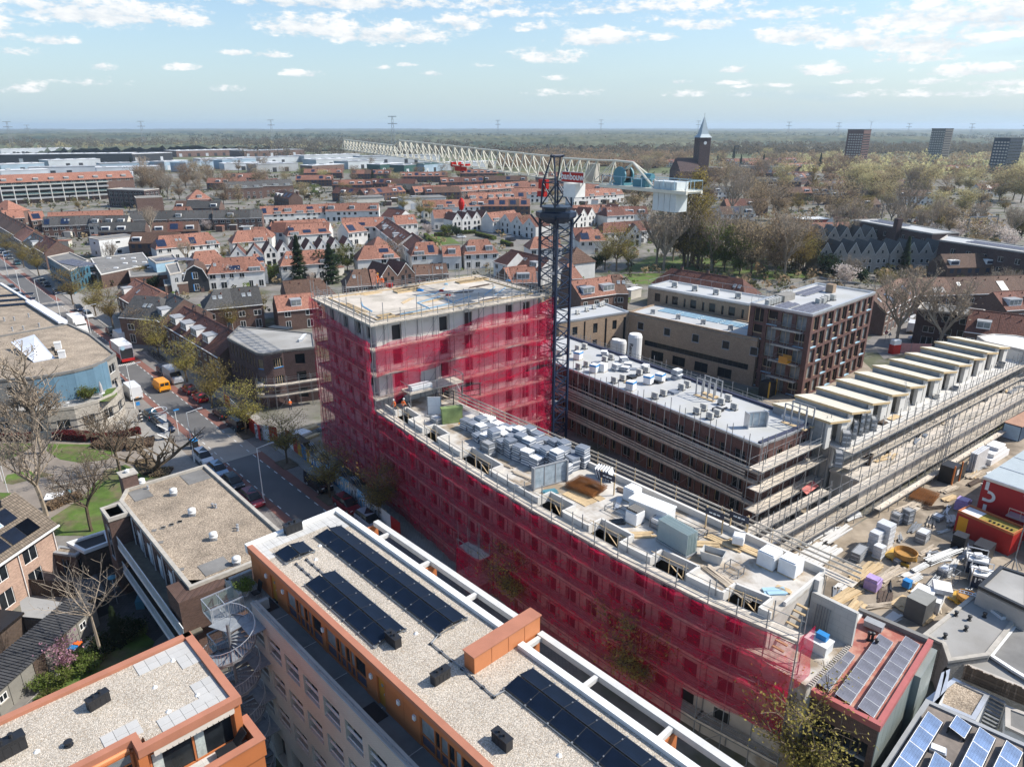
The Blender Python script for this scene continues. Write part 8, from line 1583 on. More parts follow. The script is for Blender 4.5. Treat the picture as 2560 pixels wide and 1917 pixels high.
for z_ in(2.9,4.9):MB().box(.4,rl_-.4,.2,.5,z_,z_+.12).aa('rail',ao,t)
dA=mat('grey green cladding',(.20,.23,.215),.45,.12,.5,spec=.5)
for k in Zr(9):MB().box(rl_,rl_+.06,.02+k*1.2,1.19+k*1.2,0,RZ2-.3).aa('cladding_panel',dA,t)
b=MB();b.wall((0,11.2),(0,0),0,RZ2-.3);b.wall((rl_-.05,0),(rl_-.05,11.2),0,RZ2-.3);b.wall((rl_,11.2),(0,11.2),0,RZ2-.3);b.aa('wall',am,t);MB().box(rl_+.06,rl_+.5,7.2,11.2,0,RZ2-.5).aa('dark_return',dA,t)
MB().box(.3,rl_-.3,.3,10.9,RZ2-.4,RZ2-.15).aa('roof',mat('faded red roofing',(.34,.115,.085),.5,.2,.6,kind='stain',col2=(.40,.22,.16),p=.6),t);b=MB();b.box(-.1,rl_+.1,-.1,.3,RZ2-.4,RZ2+.1);b.box(rl_-.25,rl_+.1,.3,11.3,RZ2-.4,RZ2+.1);b.aa('parapet',bE if 0 else mat('salmon parapet',(.40,.12,.11),.5,.08),t);MB().box(-.1,rl_-.25,10.9,11.3,RZ2-.4,RZ2+.25).aa('grey_parapet',aC,t);MB().box(-.1,.3,.3,10.9,RZ2-.4,RZ2+.05).aa('pale_parapet',ap,t)
for j,(x,n_,y0_,lab)in Ze(((.55,4,.6,'short left'),(2.05,7,.4,'middle'),(3.55,8,.3,'right'))):
 s=ab('solar_array','%s row of grey solar panels on the red roof'%lab,'solar panels',tuple(RF.w(x*rl_/5.1,y0_,RZ2-.15)),RF.rz,'solar rows on the red roof')
 for k in Zr(n_):aj('solar_panel',bN(1.05,1.2,bB),s,(.55,.65+k*1.22,.32),rot=(0,rad(12),0))
 for xx in(.05,1.05):MB().box(xx-.03,xx+.03,0,n_*1.22,.05,.32 if xx<1 else.15).aa('mounting_rail',ao,s)
for i,(tx,ty)in Ze(((672,800),(697,805),(722,850))):aZ(tuple(RF.w(*RF.t(26,tx,ty,8.4),RZ2-.15)),.8,.1,None,'black flue pipe on the red roof, %s from the left'%ORD[i],ah='black flues on the red roof')
aS('duct_unit','grey ribbed duct at the far end of the red roof','duct',tuple(RF.w(*RF.t(26,710,710,8.6),RZ2)),(1.3,.7,.5),aq,RF.rz)
G6=RF
aA('flat_roofed_building','flat roofed building with blue solar panels at the bottom right corner','building',RF,[RF.t(26,1060,1210,5.5),RF.t(26,1760,1525,5.5),RF.t(26,1760,2100,5.5),RF.t(26,640,2000,5.5),RF.t(26,700,1760,5.5)],5.5,aU,mat('brown grey roofing',(.17,.145,.125),.7,.2,.5,.1,kind='stain',col2=(.24,.20,.17),p=.5),(),0,2,'w',.15,aq)
def tiltrow(pts,n_,ae):
 a,c=[Vector(RF.t(26,*p,5.9))for p in pts];d=c-a;s=ab('solar_array',ae,'solar panels',tuple(RF.w(a.x,a.y,5.5)),RF.rz+Zq.atan2(d.y,d.x)-HP,'blue tilted solar rows')
 for k in Zr(n_):aj('solar_panel',bN(1.05,d.length/n_-.03,c8),s,(.55,(k+.5)*d.length/n_,.42),rot=(0,rad(16),0))
 for xx,hh in((.02,.55),(1.08,.25)):MB().box(xx-.03,xx+.03,0,d.length,0,hh).aa('mounting_rail',ag,s)
tiltrow(((800,1700),(1065,1290)),4,'leftmost row of blue tilted solar panels');tiltrow(((1050,1700),(1110,1560)),1,'short lower blue panel beside the skylight');tiltrow(((1205,1395),(1255,1315)),1,'single blue panel near the roof edge');tiltrow(((1260,1690),(1410,1395)),3,'third row of blue tilted panels');tiltrow(((1490,1690),(1590,1485)),2,'rightmost row of blue tilted panels')
b=MB();b.box(-.5,.5,-.35,.35,0,.2);b.m=1;b.aE([(-.42,-.27),(.42,-.27),(.42,.27),(-.42,.27)],.2,.3);tag(b.aa('skylight',[ao,bz],None,RF.w(*RF.t(26,1140,1540,5.6),5.5),RF.rz+.2),'small domed skylight between the blue solar rows','skylight')
aA('flat_grey_roof_building','broad pale grey flat roof with patched bitumen and long rooflight','building',RF,[RF.t(26,1040,770,4),RF.t(26,1390,490,4),RF.t(26,1690,640,4),RF.t(26,1600,760,4),RF.t(26,1480,910,4),RF.t(26,1210,950,4),RF.t(26,1170,830,4)],4,aU,bh,(),0,2,'w',.12,ba)
aA('flat_grey_roof_building','raised light grey flat roof at the right frame edge','building',RF,[RF.t(26,1415,435,6),RF.t(26,1560,300,6),RF.t(26,1760,365,6),RF.t(26,1760,600,6)],5.8,aM,bh,(),0,2,'w',.15,ag)
aA('flat_grey_roof_building','grey slatted terrace roof with white frames at the right edge','building',RF,[RF.t(26,1480,905,3.7),RF.t(26,1690,645,3.7),RF.t(26,1790,700,3.7),RF.t(26,1790,1100,3.7),RF.t(26,1640,1010,3.7)],3.7,aU,aC,(),0,2,'w',.1,af)
aA('flat_grey_roof_building','low pale flat roof behind the reed fence','building',RF,[RF.t(26,1215,955,3.4),RF.t(26,1480,915,3.4),RF.t(26,1790,1110,3.4),RF.t(26,1790,1160,3.4),RF.t(26,1330,975,3.4)],3.4,aU,bh,(),0,2,'w',.05)
aA('gravel_roof_extension','small brown gravel roof beneath the reed fence','building',RF,[RF.t(26,1060,1205,3.4),RF.t(26,1245,1065,3.4),RF.t(26,1485,1175,3.4),RF.t(26,1385,1345,3.4)],3.4,au,by,(),0,2,'w',.12,ao);aA('white_house','white rendered house part with small dark window at the right edge','house',RF,[RF.t(26,1590,1260,3),RF.t(26,1800,1340,3),RF.t(26,1800,1500,3),RF.t(26,1590,1400,3)],3.2,af,aC,((1.2,1.0),),.9,3,'d',.1)
aA('white_extension','narrow white box roof beside the green grey cladding','building',RF,[RF.t(26,1175,1000,5),RF.t(26,1225,970,5),RF.t(26,1200,1110,5),RF.t(26,1110,1210,5)],4.6,au,bz,(),0,2,'w',.06,ao)
t=RF.ab('reed_fence','brown reed screen fence above the small gravel roof','fence');a=Vector(RF.t(26,1310,1060,3.4));c=Vector(RF.t(26,1760,1250,3.4));n=40;rzf=Zq.atan2((c-a).y,(c-a).x)
for i in Zr(n):q=a+(c-a)*i/n;MB().box(-.11,.11,-.03,.03,3.3,4.7+RU(-.1,.1)).aa('reed_panel',mat('reed',(.19,.14,.10),.95,.4,9),t,(q.x,q.y,0),rzf)
t=RF.ab('steel_stair','grey open steel stair beside the small gravel roof','stair');a=Vector(RF.t(26,1540,1200,3.4));c=Vector(RF.t(26,1480,1380,1.0));d=(c-a);rzf=Zq.atan2(d.y,d.x)
for i in Zr(9):q=a+d*i/8;MB().box(-.14,.14,-.5,.5,0,.05).aa('tread',ak,t,(q.x,q.y,3.4-2.6*i/8),rzf)
for s in(-.55,.55):MB().ad((a.x-Zq.sin(rzf)*s,a.y+Zq.cos(rzf)*s,3.4),(c.x-Zq.sin(rzf)*s,c.y+Zq.cos(rzf)*s,.8),.06).aa('stringer',ao,t)
b=MB();b.box(-.35,.35,-1.4,1.4,0,.25);b.m=1;b.box(-.28,.28,-1.3,1.3,.25,.4);tag(b.aa('rooflight',[au,bv],None,RF.w(*RF.t(26,1500,600,4),4),RF.rz+1.0),'long white rooflight on the pale grey roof','rooflight')
t=ab('ladder','aluminium ladder lying along the raised roof wall','ladder',tuple(RF.w(*RF.t(26,1530,555,4),4.2)),RF.rz-.1+.35)
for s in(-.2,.2):MB().box(-3,3,s-.04,s+.04,0,.08).aa('side_rail',ao,t)
for k in Zr(18):MB().box(-2.9+k*.33,-2.85+k*.33,-.18,.18,0,.06).aa('rung',ao,t)
for i,(tx,ty)in Ze(((1185,790),(1350,670),(1450,650),(1325,740),(1260,640))):aZ(tuple(RF.w(*RF.t(26,tx,ty,4),4)),.5,.12,None,'dark vent or post on the patched grey roof, %s from left'%ORD[i],ah='dark vents on the patched grey roof')
def hroof(w,d,ze,zr,hl,hr,m,ov=.25):
 b=MB();h=d/2+ov;dz=(zr-ze)*ov/(d/2);e=ze-dz;a=(min(w*.45,d*.42)if hl else 0);c=(min(w*.45,d*.42)if hr else 0);x0=-(ov if hl else 0);x1=w+(ov if hr else 0);t=.14
 A,B_,C_,D=(x0,-h,e),(x1,-h,e),(x1,h,e),(x0,h,e);R0,R1=(a,0,zr),(w-c,0,zr)
 b.quad(A,B_,R1,R0);b.quad(C_,D,R0,R1)
 if hl:b.face([D,A,R0])
 if hr:b.face([B_,C_,R1])
 lo=lambda p:(p[0],p[1],p[2]-t)
 b.quad(lo(A),lo(B_),B_,A);b.quad(lo(C_),lo(D),D,C_)
 if not hl:b.face([A,R0,D,lo(D),lo(R0),lo(A)])
 else:b.quad(lo(D),lo(A),A,D)
 if not hr:b.face([C_,R1,B_,lo(B_),lo(R1),lo(C_)])
 else:b.quad(lo(B_),lo(C_),C_,B_)
 b.box(.1,w-.1,-.12,.12,zr-.03,zr+.05)if not(hl or hr)else None
 return b.mesh('roof',m)
def hwall(w,d,ze,zr,hl,hr,m):
 b=MB();b.box(.01,w-.01,-d/2,d/2,0,ze)
 if not hl:b.face([(.01,-d/2,ze),(.01,0,zr-.1),(.01,d/2,ze)][::-1])
 if not hr:b.face([(w-.01,-d/2,ze),(w-.01,d/2,ze),(w-.01,0,zr-.1)])
 b.m=1;b.box(0,w,-d/2-.32,-d/2-.18,ze-.22,ze-.08);return b.mesh('wall',[m,af])
def dormer(w,h,m=None,fl=True):
 def f():
  b=MB();b.box(-w/2,w/2,-.02,2.4,0,h);b.m=1;b.box(-w/2+.12,w/2-.12,-.06,-.02,.3,h-.18);b.m=2;b.box(-w/2-.08,w/2+.08,-.15,2.5,h,h+.1)
  b.m=0;n=max(1,int(w/.9))
  for i in Zr(1,n):x=-w/2+w*i/n;b.box(x-.04,x+.04,-.09,-.06,.3,h-.18)
  return b.mesh('dormer',[af,bv,aq])
 return ai(('dm',w,h),f)
def chim(h=1.1):
 def f():
  b=MB();b.box(-.35,.35,-.25,.25,0,h);b.m=1;b.box(-.4,.4,-.3,.3,h,h+.08)
  for s in(-.15,.15):b.ad((s,0,h+.08),(s,0,h+.4),.09,5)
  return b.mesh('chimney',[am,at])
 return ai(('chm',h),f)
c0=lambda:ai('svt',lambda:MB().ad((0,0,0),(0,0,.5),.12,6).mesh('roof_vent',bL))
rl_mesh=lambda:ai('rlw',lambda:(lambda b:(b.box(-.4,.4,-.55,.55,0,.08),setattr(b,'m',1),b.box(-.32,.32,-.46,.46,.07,.1),b)[-1])(MB()).mesh('rooflight',[ao,bv]))
de=mat('roof solar blue',(.012,.022,.055),.3,.2,1,spec=.5)
def pvblock(nx,ny):
 def f():
  b=MB()
  for i in Zr(nx):
   for j in Zr(ny):b.box(i*1.02,i*1.02+1.0,j*1.6,j*1.6+1.57,0,.07)
  return b.mesh('solar_panels',de)
 return ai(('pvb',nx,ny),f)
cL=[0]
def df(fr,x,w,d,ze,zr,wm,rm,feat,ae,hl=False,hr=False,ah=None,far=0,seed=0,name='terraced_house',wk='w',ny=2,nostory=False):
 r=random.Random(seed);t=fr.ab(name,ae,'house',ah);t.location=fr.w(x,0,0)
 k=(round(w,1),d,ze,zr,hl,hr);
 aj('wall',ai(('hw',)+k+(wm.name,),lambda:hwall(k[0],d,ze,zr,hl,hr,wm)),t);aj('roof',ai(('hr',)+k+(rm.name,),lambda:hroof(k[0],d,ze,zr,hl,hr,rm)),t)
 sl=Zq.atan2(zr-ze,d/2);zat=lambda y:zr+(zr-ze)*y/(d/2)
 nw=2 if w>4 else 1
 if far<2:
  for f_ in Zr(2 if ze>4.2 else 1):
   for i in Zr(nw):
    if wm is aX and(i*3+f_*5+seed)%3==0:continue
    ww=(1.7,1.2,1.4)[(i+f_+seed)%3];hh=1.3 if f_ else 1.9;aW(t,w*(i+.5)/nw+(.15 if i else-.1),-d/2,.5+f_*2.75 if f_ else.35,0,ww,hh,wk,2 if far==0 else 1)
 if 'd' in feat:dw=min(w-1.2,r.choice((2.4,3.0,3.4)));dh=1.5;y=-d/2+.9;aj('dormer',dormer(round(dw,1),dh),t,(w/2+r.uniform(-.4,.4),y,zat(y)-.05))
 if 'D' in feat:y=-d/2+.05;aj('dormer',dormer(round(min(w-1.0,3.2),1),1.7),t,(w/2,y,ze-.7))
 if 's' in feat:
  nx,ny_=r.choice(((2,2),(3,1),(3,2),(2,1)));y=-d/2+.6+(1.2 if 'D' in feat else 0);ny_=ny_ if 'D' not in feat else 1
  aj('solar_panels',pvblock(nx,ny_),t,(.5+r.uniform(0,.6),y,zat(y)+.06),rot=(sl,0,0))
 if 'r' in feat:
  for i in Zr(r.choice((1,2))):y=-d*.22;aj('rooflight',rl_mesh(),t,(w*.4+i*1.3,y,zat(y)+.04),rot=(sl,0,0))
 if 'c' in feat:aj('chimney',chim(),t,(r.choice((.5,w-.5)),.2,zr-.35))
 if far<2:
  for i in Zr(2):aj('roof_vent',c0(),t,(w*.3+i*w*.35,-.7-.5*i,zat(-.7-.5*i)-.1))
 return t
FD={'d':'box dormer','D':'eaves dormer','s':'dark solar panels','r':'rooflights','c':'chimney','p':'plain roof'}
di={'wo':(aX,a8,'white','orange'),'wr':(aX,bL,'white','dark red'),'bo':(am,a8,'brick','orange'),'bb':(am,bM,'brick','brown'),'bg':(am,bZ,'brick','grey'),'br':(am,bL,'brick','red'),'gs':(aU,ci,'grey brick','slate'),'cg':(a7,bZ,'cream','grey'),'co':(a7,a8,'cream','orange'),'wb':(aX,bM,'white','brown'),'ws':(aX,ci,'white','slate')}
def row(tile,a,c,st,cM,bX,d=8.4,ze=5.2,zr=8.6,w=5.6,hl=False,hr=False,far=0,za=None,wk='w',ext=0):
 """ridge from a to c in tile coordinates; one house per feature letter group"""
 A_=Wt(tile,*a,za or zr);C_=Wt(tile,*c,za or zr);f=Fr(A_,C_);n=max(1,round(f.L/w));wm,rm,cw,cr=di[st];fs=cM.split();cL[0]+=1;W_=f.L/n;g='houses of the row '+bX
 for i in Zr(n):
  ft=fs[i%len(fs)];w2=round(W_,1)
  ex=[FD[q]for q in ft if q in FD][:1]
  df(f,i*W_,W_,d,ze,zr,wm,rm,ft,'%s %s-roofed house with %s, %s in row %s'%(cw,cr,ex[0]if ex else 'vents',a6(i),bX),hl and i==0,hr and i==n-1,g,far,cL[0]*31+i,wk=wk)
 return f
def a3(tile,pts,st,bX,w=5.4,al=9,ze=5.0,zr=8.4,bx=None,far=0,back=0,ae='gabled'):
 """row of houses with gables to the front: pts = first and last gable peak"""
 A_=Wt(tile,*pts[0],zr);C_=Wt(tile,*pts[1],zr);n=pts[2];f=Fr(A_,C_);wm,rm,cw,cr=di[st];pit=f.L/(n-1)if n>1 else w;g='gabled houses of the row '+bX
 for i in Zr(n):
  t=ab('gabled_house','%s %s %s-roofed house, %s in row %s'%(cw,ae,cr,a6(i),bX),'house',f.w(i*pit+pit/2,al/2,0),f.rz+HP,g);k=(al,round(pit,1))
  def wf():b=MB();b.box(-al/2,al/2,.01,pit-.01,0,ze);b.face([(-al/2,.01,ze),(-al/2,pit/2,zr-.1),(-al/2,pit-.01,ze)]);b.face([(al/2,.01,ze),(al/2,pit-.01,ze),(al/2,pit/2,zr-.1)]);return b.mesh('wall',wm)
  def rf():
   b=MB();o=.12;t_=.14
   for(y0_,z0_,y1_,z1_)in((-.02,ze-.02,pit/2,zr),(pit/2,zr,pit+.02,ze-.02)):b.quad((-al/2-o,y0_,z0_),(al/2+o,y0_,z0_),(al/2+o,y1_,z1_),(-al/2-o,y1_,z1_));b.v[-4:]=[b.v[-1],b.v[-2],b.v[-3],b.v[-4]]
   b.m=1;b.face([(-al/2-o,0,ze),(-al/2-o,pit/2,zr),(-al/2-o,pit,ze),(-al/2-o,pit,ze-t_),(-al/2-o,pit/2,zr-t_*1.5),(-al/2-o,0,ze-t_)]);return b.mesh('roof',[rm,af])
  aj('wall',ai(('gw',al,round(pit,1),ze,zr,wm.name),wf),t);aj('roof',ai(('gr',al,round(pit,1),ze,zr,rm.name),rf),t)
  if far<2:
   for(y,z,ww,hh)in((pit*.3,.4,1.1,2.0),(pit*.7,.4,1.4,1.5),(pit*.3,3.2,1.0,1.3),(pit*.7,3.2,1.0,1.3)):aW(t,-al/2,y,z,-HP,ww,hh,'d' if st[0]!='g' else 'w',1)
   aW(t,-al/2,pit/2,ze+.4,-HP,.5,.9,'d',1)
 return f
row(4,(30,400),(870,368),'wo','s sD d D sD r D d','behind the tall conifers, long upper terrace',far=1,ze=4.6,zr=8.2)
row(4,(80,533),(640,503),'wo','s p D p r','hidden behind the solar terrace',far=1,hr=True,hl=True)
row(4,(245,562),(620,540),'wo','sD s s D','with most solar panels left of centre',hl=True,hr=True,ze=5)
row(4,(735,500),(1100,490),'wo','p s r','right of the solar terrace, upper',far=1)
row(4,(740,545),(905,528),'wo','s p','standing white with small square windows',hl=False,hr=True)
row(4,(1125,500),(1340,640),'wr','r r d r','dark red diagonal behind the tower',w=6,d=10)
row(4,(1345,625),(1440,690),'wr','p p','short dark red end below the diagonal',w=6,d=9)
row(4,(1180,480),(1365,470),'wo','p r','white end gable beside the small square')
a3(4,((118,715),(792,672),7),'wr','of pointed white gables left of the tower',w=5.6,al=8,ze=4.8,zr=8)
row(4,(190,792),(650,765),'wo','r p D p','behind the tall dark conifer',hl=True,hr=True,ze=4.9)
row(4,(850,745),(1210,725),'wo','p sD r D','directly above the tower roof left',hl=True,hr=True,ze=4.9)
row(4,(960,670),(1140,655),'wo','p p','peeping over the terrace above the tower',hl=True,hr=True)
row(4,(1320,712),(1590,700),'wo','rD s Dp','with tall solar block above the tower right',hl=True,hr=True,ze=5)
row(4,(1600,742),(1760,738),'wo','d d','low link right of the solar block',ze=4.6,zr=7.4)
row(4,(1770,690),(2060,678),'wo','d d D','hipped end by the hedged square',hl=True,hr=True,ze=4.9,zr=9,d=9.6)
row(4,(-20,578),(140,575),'wo','D r','at left of the solar terrace',hr=True);row(4,(-30,812),(50,805),'wo','sD','left of the dark conifer',hr=True)
row(4,(2140,770),(2260,800),'wr','p r','dark red by the crane mast, first',d=8,hl=True)
a3(4,((1735,458),(1985,440),4),'wr','of pointed white gables facing the square',w=5.4,al=8.5,ze=5.4,zr=8.6)
row(4,(1990,455),(2230,432),'wo','D p D','right of the pointed gables',ze=5.2)
row(4,(1520,430),(1690,425),'wo','p d','left return of the pointed gables',d=9)
row(4,(1430,348),(2010,333),'wo','s D sD D sd D','upper orange terrace right of the crane hook',far=1);row(4,(2030,335),(2280,318),'wo','D p','upper orange terrace behind the crane mast',far=1)
row(4,(1820,292),(2260,270),'bo','d s d d','with many small dormers near the mast',far=1,d=7.5)
row(4,(1345,228),(1640,215),'bo','s s d','brick row with solar behind the terraces',far=1);row(4,(1680,225),(2230,190),'bo','d d d r','brick row behind the crane hook',far=1,d=7.5)
row(4,(600,375),(1060,370),'wo','d p d p','broken orange row beside the round trees',far=1,d=8)
row(4,(1140,415),(1290,435),'wr','p r','dark red cluster by the yellow green trees',d=9,far=1)
row(3,(1305,660),(1850,616),'wo','s r s D','beside the white box house',hl=True,hr=True,ze=4.8,d=9)
row(3,(1610,795),(1920,768),'wo','s p s','behind the barn shaped house',hl=True,hr=True,ze=5)
row(3,(1780,852),(2260,825),'wo','r s D s','right of the barn shaped house',hl=True,hr=True,ze=4.9)
row(3,(1975,615),(2280,595),'wo','p D r','above the pointed gables at left',hl=True,ze=4.9)
a3(3,((2045,745),(2190,738),2),'wr','of two pointed gables at left',al=8,ze=4.8,zr=8)
row(3,(370,492),(780,478),'bg','s sr p r','grey roofed row with big solar blocks',d=8.5);row(3,(785,482),(1110,478),'cg','d d d','pale grey roofed houses with white dormers',d=8.5)
row(3,(1120,445),(1830,430),'bg','c r p d c','long grey roofed brick row',d=8.5);row(3,(1835,435),(2260,425),'bg','p d c','right end of the grey brick rows',d=8.5);row(3,(240,448),(365,440),'bo','s s','short orange row with solar at left',d=8.5)
row(3,(410,452),(1060,430),'bo','c p c p','orange row behind the grey one',far=1,d=8);row(3,(10,435),(195,425),'bo','c p','orange row at the left frame edge',d=9,far=1);row(3,(-30,345),(140,350),'bo','p','orange hipped house left of the flats',d=12,w=14,hl=True,hr=True,ze=6,zr=11)
def strow(x0,x1,y,st,cM,bX,w=5.4,ze=5.6,zr=9.0,d=9,**k):
 n=max(1,round((x1-x0)/w));f=Fr(ST.w(x1,y),ST.w(x0,y));W_=f.L/n;wm,rm,cw,cr=di[st];fs=cM.split();cL[0]+=1
 for i in Zr(n):
  ft=fs[i%len(fs)];df(f,i*W_,W_,d,ze,zr,wm,rm,ft,'%s %s-roofed house with %s, %s in %s'%(cw,cr,FD[ft[0]],a6(i),bX),k.get('hl')and i==0,k.get('hr')and i==n-1,'houses of the '+bX,0,cL[0]*17+i)
strow(54,84,-12.6,'br','dc dc d dd c d','dark red street row beside the lorry',w=6)
strow(86,97,-13.4,'bg','dr dc','slate roofed corner block above the crossing',w=5.6,d=11,ze=6,zr=10,hl=True);row(3,(1160,1165),(1530,1190),'bg','r c','slate roofed wing of the corner block',d=11,ze=6,zr=9.6,w=8,hr=True)
strow(102,122,-13.5,'bo','d rc p d','orange roofed street row above the slate block',w=6.4,d=10)
strow(206,224,-12.6,'br','r p c','red brown far street row',w=6,d=8.5);strow(225,244,-12.2,'bg','rs p d','grey roofed far street row',w=6,d=9,ze=4.8,zr=8);strow(246,262,-12.8,'bo','c p','orange far street pair',w=7,d=9,ze=5,zr=8.6)
strow(262,330,-13,'bb','p c','last houses up the street at left',w=7)
row(4,(225,1045),(640,1008),'bb','p c r','brown tiled row left of the tower',d=9.5,ze=5.8,zr=9.2,hr=True,w=6.5);row(3,(1730,1130),(2230,1085),'bg','rc r p c','brown brick row with white windows',d=9,ze=5.8,zr=9.2,hl=True,w=6);row(4,(150,1172),(500,1140),'bo','d d','red roof with long dormer beside the net',d=8.5,ze=4.8,zr=7.6,w=9)
row(4,(745,952),(960,938),'bb','r r','brown hipped roof with skylights behind the workers',d=9,ze=5,zr=8.6,hl=True,w=6.5);row(4,(975,945),(1060,940),'bo','p','bright orange roof behind the workers',d=9,ze=5,zr=8.4,hr=True)
a3(4,((1140,905),(1290,885),2),'br','of dark gables above the tower roof',w=6,al=9,ze=4.6,zr=8);row(4,(1350,905),(1640,890),'bb','p r','low brown roofs above the tower roof',d=7,ze=3.6,zr=6)
row(4,(2130,930),(2330,905),'bo','p d r','orange roof behind the tower right corner',d=9,w=6)
row(5,(-10,245),(300,240),'wo','D D D','left of the crane cab',far=1);row(5,(500,262),(930,236),'wo','D r D r D','right of the crane cab',far=1,ze=4.8)
row(5,(-20,190),(260,175),'bo','d d d','with dormers behind the crane cab',far=1,d=8)
a3(5,((545,432),(690,412),3),'wr','of three pointed gables right of the mast',w=6,al=8,ze=5,zr=8.6);row(5,(500,392),(800,385),'wo','p r','behind the three pointed gables',far=1);row(5,(780,412),(1010,400),'wr','r p r','dark roofed with white end gable',d=9.5,hl=True)
a3(5,((850,392),(925,385),2),'wr','of two small gables farther right',al=8,ze=5,zr=8,w=5)
row(5,(740,545),(1160,520),'wr','p p r p','dark roofed terrace before the park trees',d=9,hl=True);a3(5,((1065,560),(1070,560),1),'wr','of a single gable by the park',w=5.5,al=7);row(5,(560,602),(795,596),'wo','s s','solar roofed pair right of the mast',d=9,hl=True,hr=True,ze=5);row(5,(520,585),(690,580),'wr','p','dark roof behind the solar pair',w=12)
a3(5,((-60,465),(150,500),3),'wr','of pointed gables left of the mast',w=6,al=8,ze=5.2,zr=8.6);row(5,(130,665),(400,655),'wo','p r','orange row seen through the mast',d=8.5,hl=True)
row(5,(-10,770),(330,850),'wr','r r d r','long dark roof behind the mast foot',d=9,w=6,ze=4.6,zr=8);row(5,(515,740),(600,760),'wb','p','dark hipped white house beside the round tree',d=11,w=11,hl=True,hr=True,ze=5.6,zr=10);row(5,(470,895),(560,890),'bo','p','orange roof right of the mast foot',hr=True,w=9,d=9)
row(5,(500,1045),(850,1000),'bo','sd d d','orange roofed brick row with three white dormers',d=9.5,ze=5.6,zr=9,w=6.2);row(5,(860,985),(985,985),'bb','r','brown end house of the dormer row',d=10.5,ze=5.6,zr=9.4,w=8,hr=True)
row(5,(1290,920),(2090,1040),'br','c p c r p c','long red roof behind the sand brick block',d=9,ze=5.6,zr=9.4,w=7.5,hl=True,hr=True);row(5,(-20,925),(200,920),'bo','d p','orange roof at the tower corner by the mast',d=9)
a3(6,((515,710),(1005,708),5),'gs','of grey brick gables at left of the conifer',w=6,al=9,ze=6,zr=10,ae='gabled');a3(6,((1135,706),(1505,706),4),'gs','of grey brick gables at right of the conifer',w=6,al=9,ze=6,zr=10,ae='gabled')
a3(6,((470,575),(905,580),5),'gs','of farther grey brick gables',w=6,al=9,ze=6,zr=10,ae='gabled')
row(6,(1130,1020),(2300,990),'bb','p s r p s c p','long brown roof right of the red block',d=9.5,ze=5.6,zr=9,w=6.8);row(6,(860,1160),(1140,1020),'bb','r s','brown roofed return beside the red block',d=9,ze=5.6,zr=9)
row(6,(1940,1140),(2300,1120),'br','d d','red roof with white dormers at the right edge',d=9,ze=5.6,zr=8.8);row(6,(1740,1285),(2300,1350),'br','d p r','red tiled roof above the white curved deck',d=9.5,ze=5.8,zr=9.4,w=7)
t6=Fr(Wt(6,1290,1290,8),Wt(6,1850,1360,8));aA('brick_house','dark brick flats with wide white windows beside the parked silver car','building',t6,[(0,0),(t6.L,0),(t6.L,7),(0,7)],8,aK,aC,((.6,1.8),(3.3,1.4),(6,1.3)),2.2,3.2,'w')
f6=Fr(Wt(6,740,520,10.5),Wt(6,1420,640,10.5));aA('flat_block','dark brick flat roofed block with tall square chimney behind the grey gables','building',f6,[(0,0),(f6.L,0),(f6.L,11),(0,11)],10.5,aK,be,((.8,1.6),(3.8,1.6),(6.9,1.6)),1.4,4.6,'w');q=f6.t(6,1105,590,10.5);MB().box(-1,1,-1,1,0,14).aa('brick_chimney',aK,[o for o in COL.objects if o.get('label','').startswith('dark brick flat roofed block')][0],(q[0],-.9,0))
f7=Fr(Wt(6,1480,695,10.5),Wt(6,2330,820,10.5));aA('flat_block','long dark brick block with solar covered flat roof at the right','building',f7,[(0,0),(f7.L,0),(f7.L,12),(-6,12)],10.5,aK,be,((.8,1.6),(3.8,1.6),(6.9,1.6)),1.6,5,'w');bJ(f7,6,4,10.5,18,3,'grey solar rows along the long dark brick block roof',bB,gap=.6)
bJ(f6,4,4,10.5,10,3,'grey solar rows on the dark brick block with chimney',bB,gap=.6)
f8=Fr(Wt(6,1800,1540,10),Wt(6,2290,1640,10));aA('white_deck_building','white membrane roofed curved building end at the right frame edge','building',f8,[(-1,3),(1.2,.5),(f8.L,0),(f8.L,9),(3,9),(.2,7)],9.6,ap,bz,(),0,3,'w',.15)
fa=Fr(Wt(3,-40,200,13),Wt(3,1150,150,13));ta=fa.ab('apartment_block','long five storey balcony flats with orange roof and round dormers','building');La=fa.L;da=14
MB().box(0,La,0,da,0,13).aa('wall',am,ta);b=MB();b.quad((0,-.5,12.8),(La,-.5,12.8),(La,da/2,17.2),(0,da/2,17.2));b.quad((La,da+.5,12.8),(0,da+.5,12.8),(0,da/2,17.2),(La,da/2,17.2));b.aa('roof',a8,ta);b=MB();b.face([(La,0,13),(La,da,13),(La,da/2,17)]);b.box(La-.3,La+.3,-.6,.0,12.6,12.8);b.aa('gable',am,ta)
for i in Zr(9):
 x=La*(i+.55)/9.2;b=MB();b.box(-1.3,1.3,-.1,2.5,0,1.2);b.m=1;b.box(-1.0,1.0,-.16,-.1,.2,1.0);b.m=2;b.box(-1.4,1.4,-.2,2.6,1.2,1.32);b.aa('dormer',[aq,bv,af],ta,(x,1.0,13.7))
nb=9
for i in Zr(nb):
 x0_,x1_=La*.02+(La*.77)*i/nb,La*.02+(La*.77)*(i+1)/nb
 MB().box(x0_-.2,x0_+.2,-2.2,0,0,11).aa('pier',ap,ta)
 for f_ in Zr(4):
  z_=1.6+f_*2.7+1.2;b=MB();b.box(x0_+.2,x1_-.2,-2.1,0,z_-.2,z_);b.aa('balcony_floor',ap,ta);MB().box(x0_+.2,x1_-.2,-2.15,-2.08,z_,z_+.9).aa('balustrade',bq if f_%2 else aq,ta);aW(ta,(x0_+x1_)/2,0,z_+.05,0,round(x1_-x0_-1.0,1),2.1,'d',3)
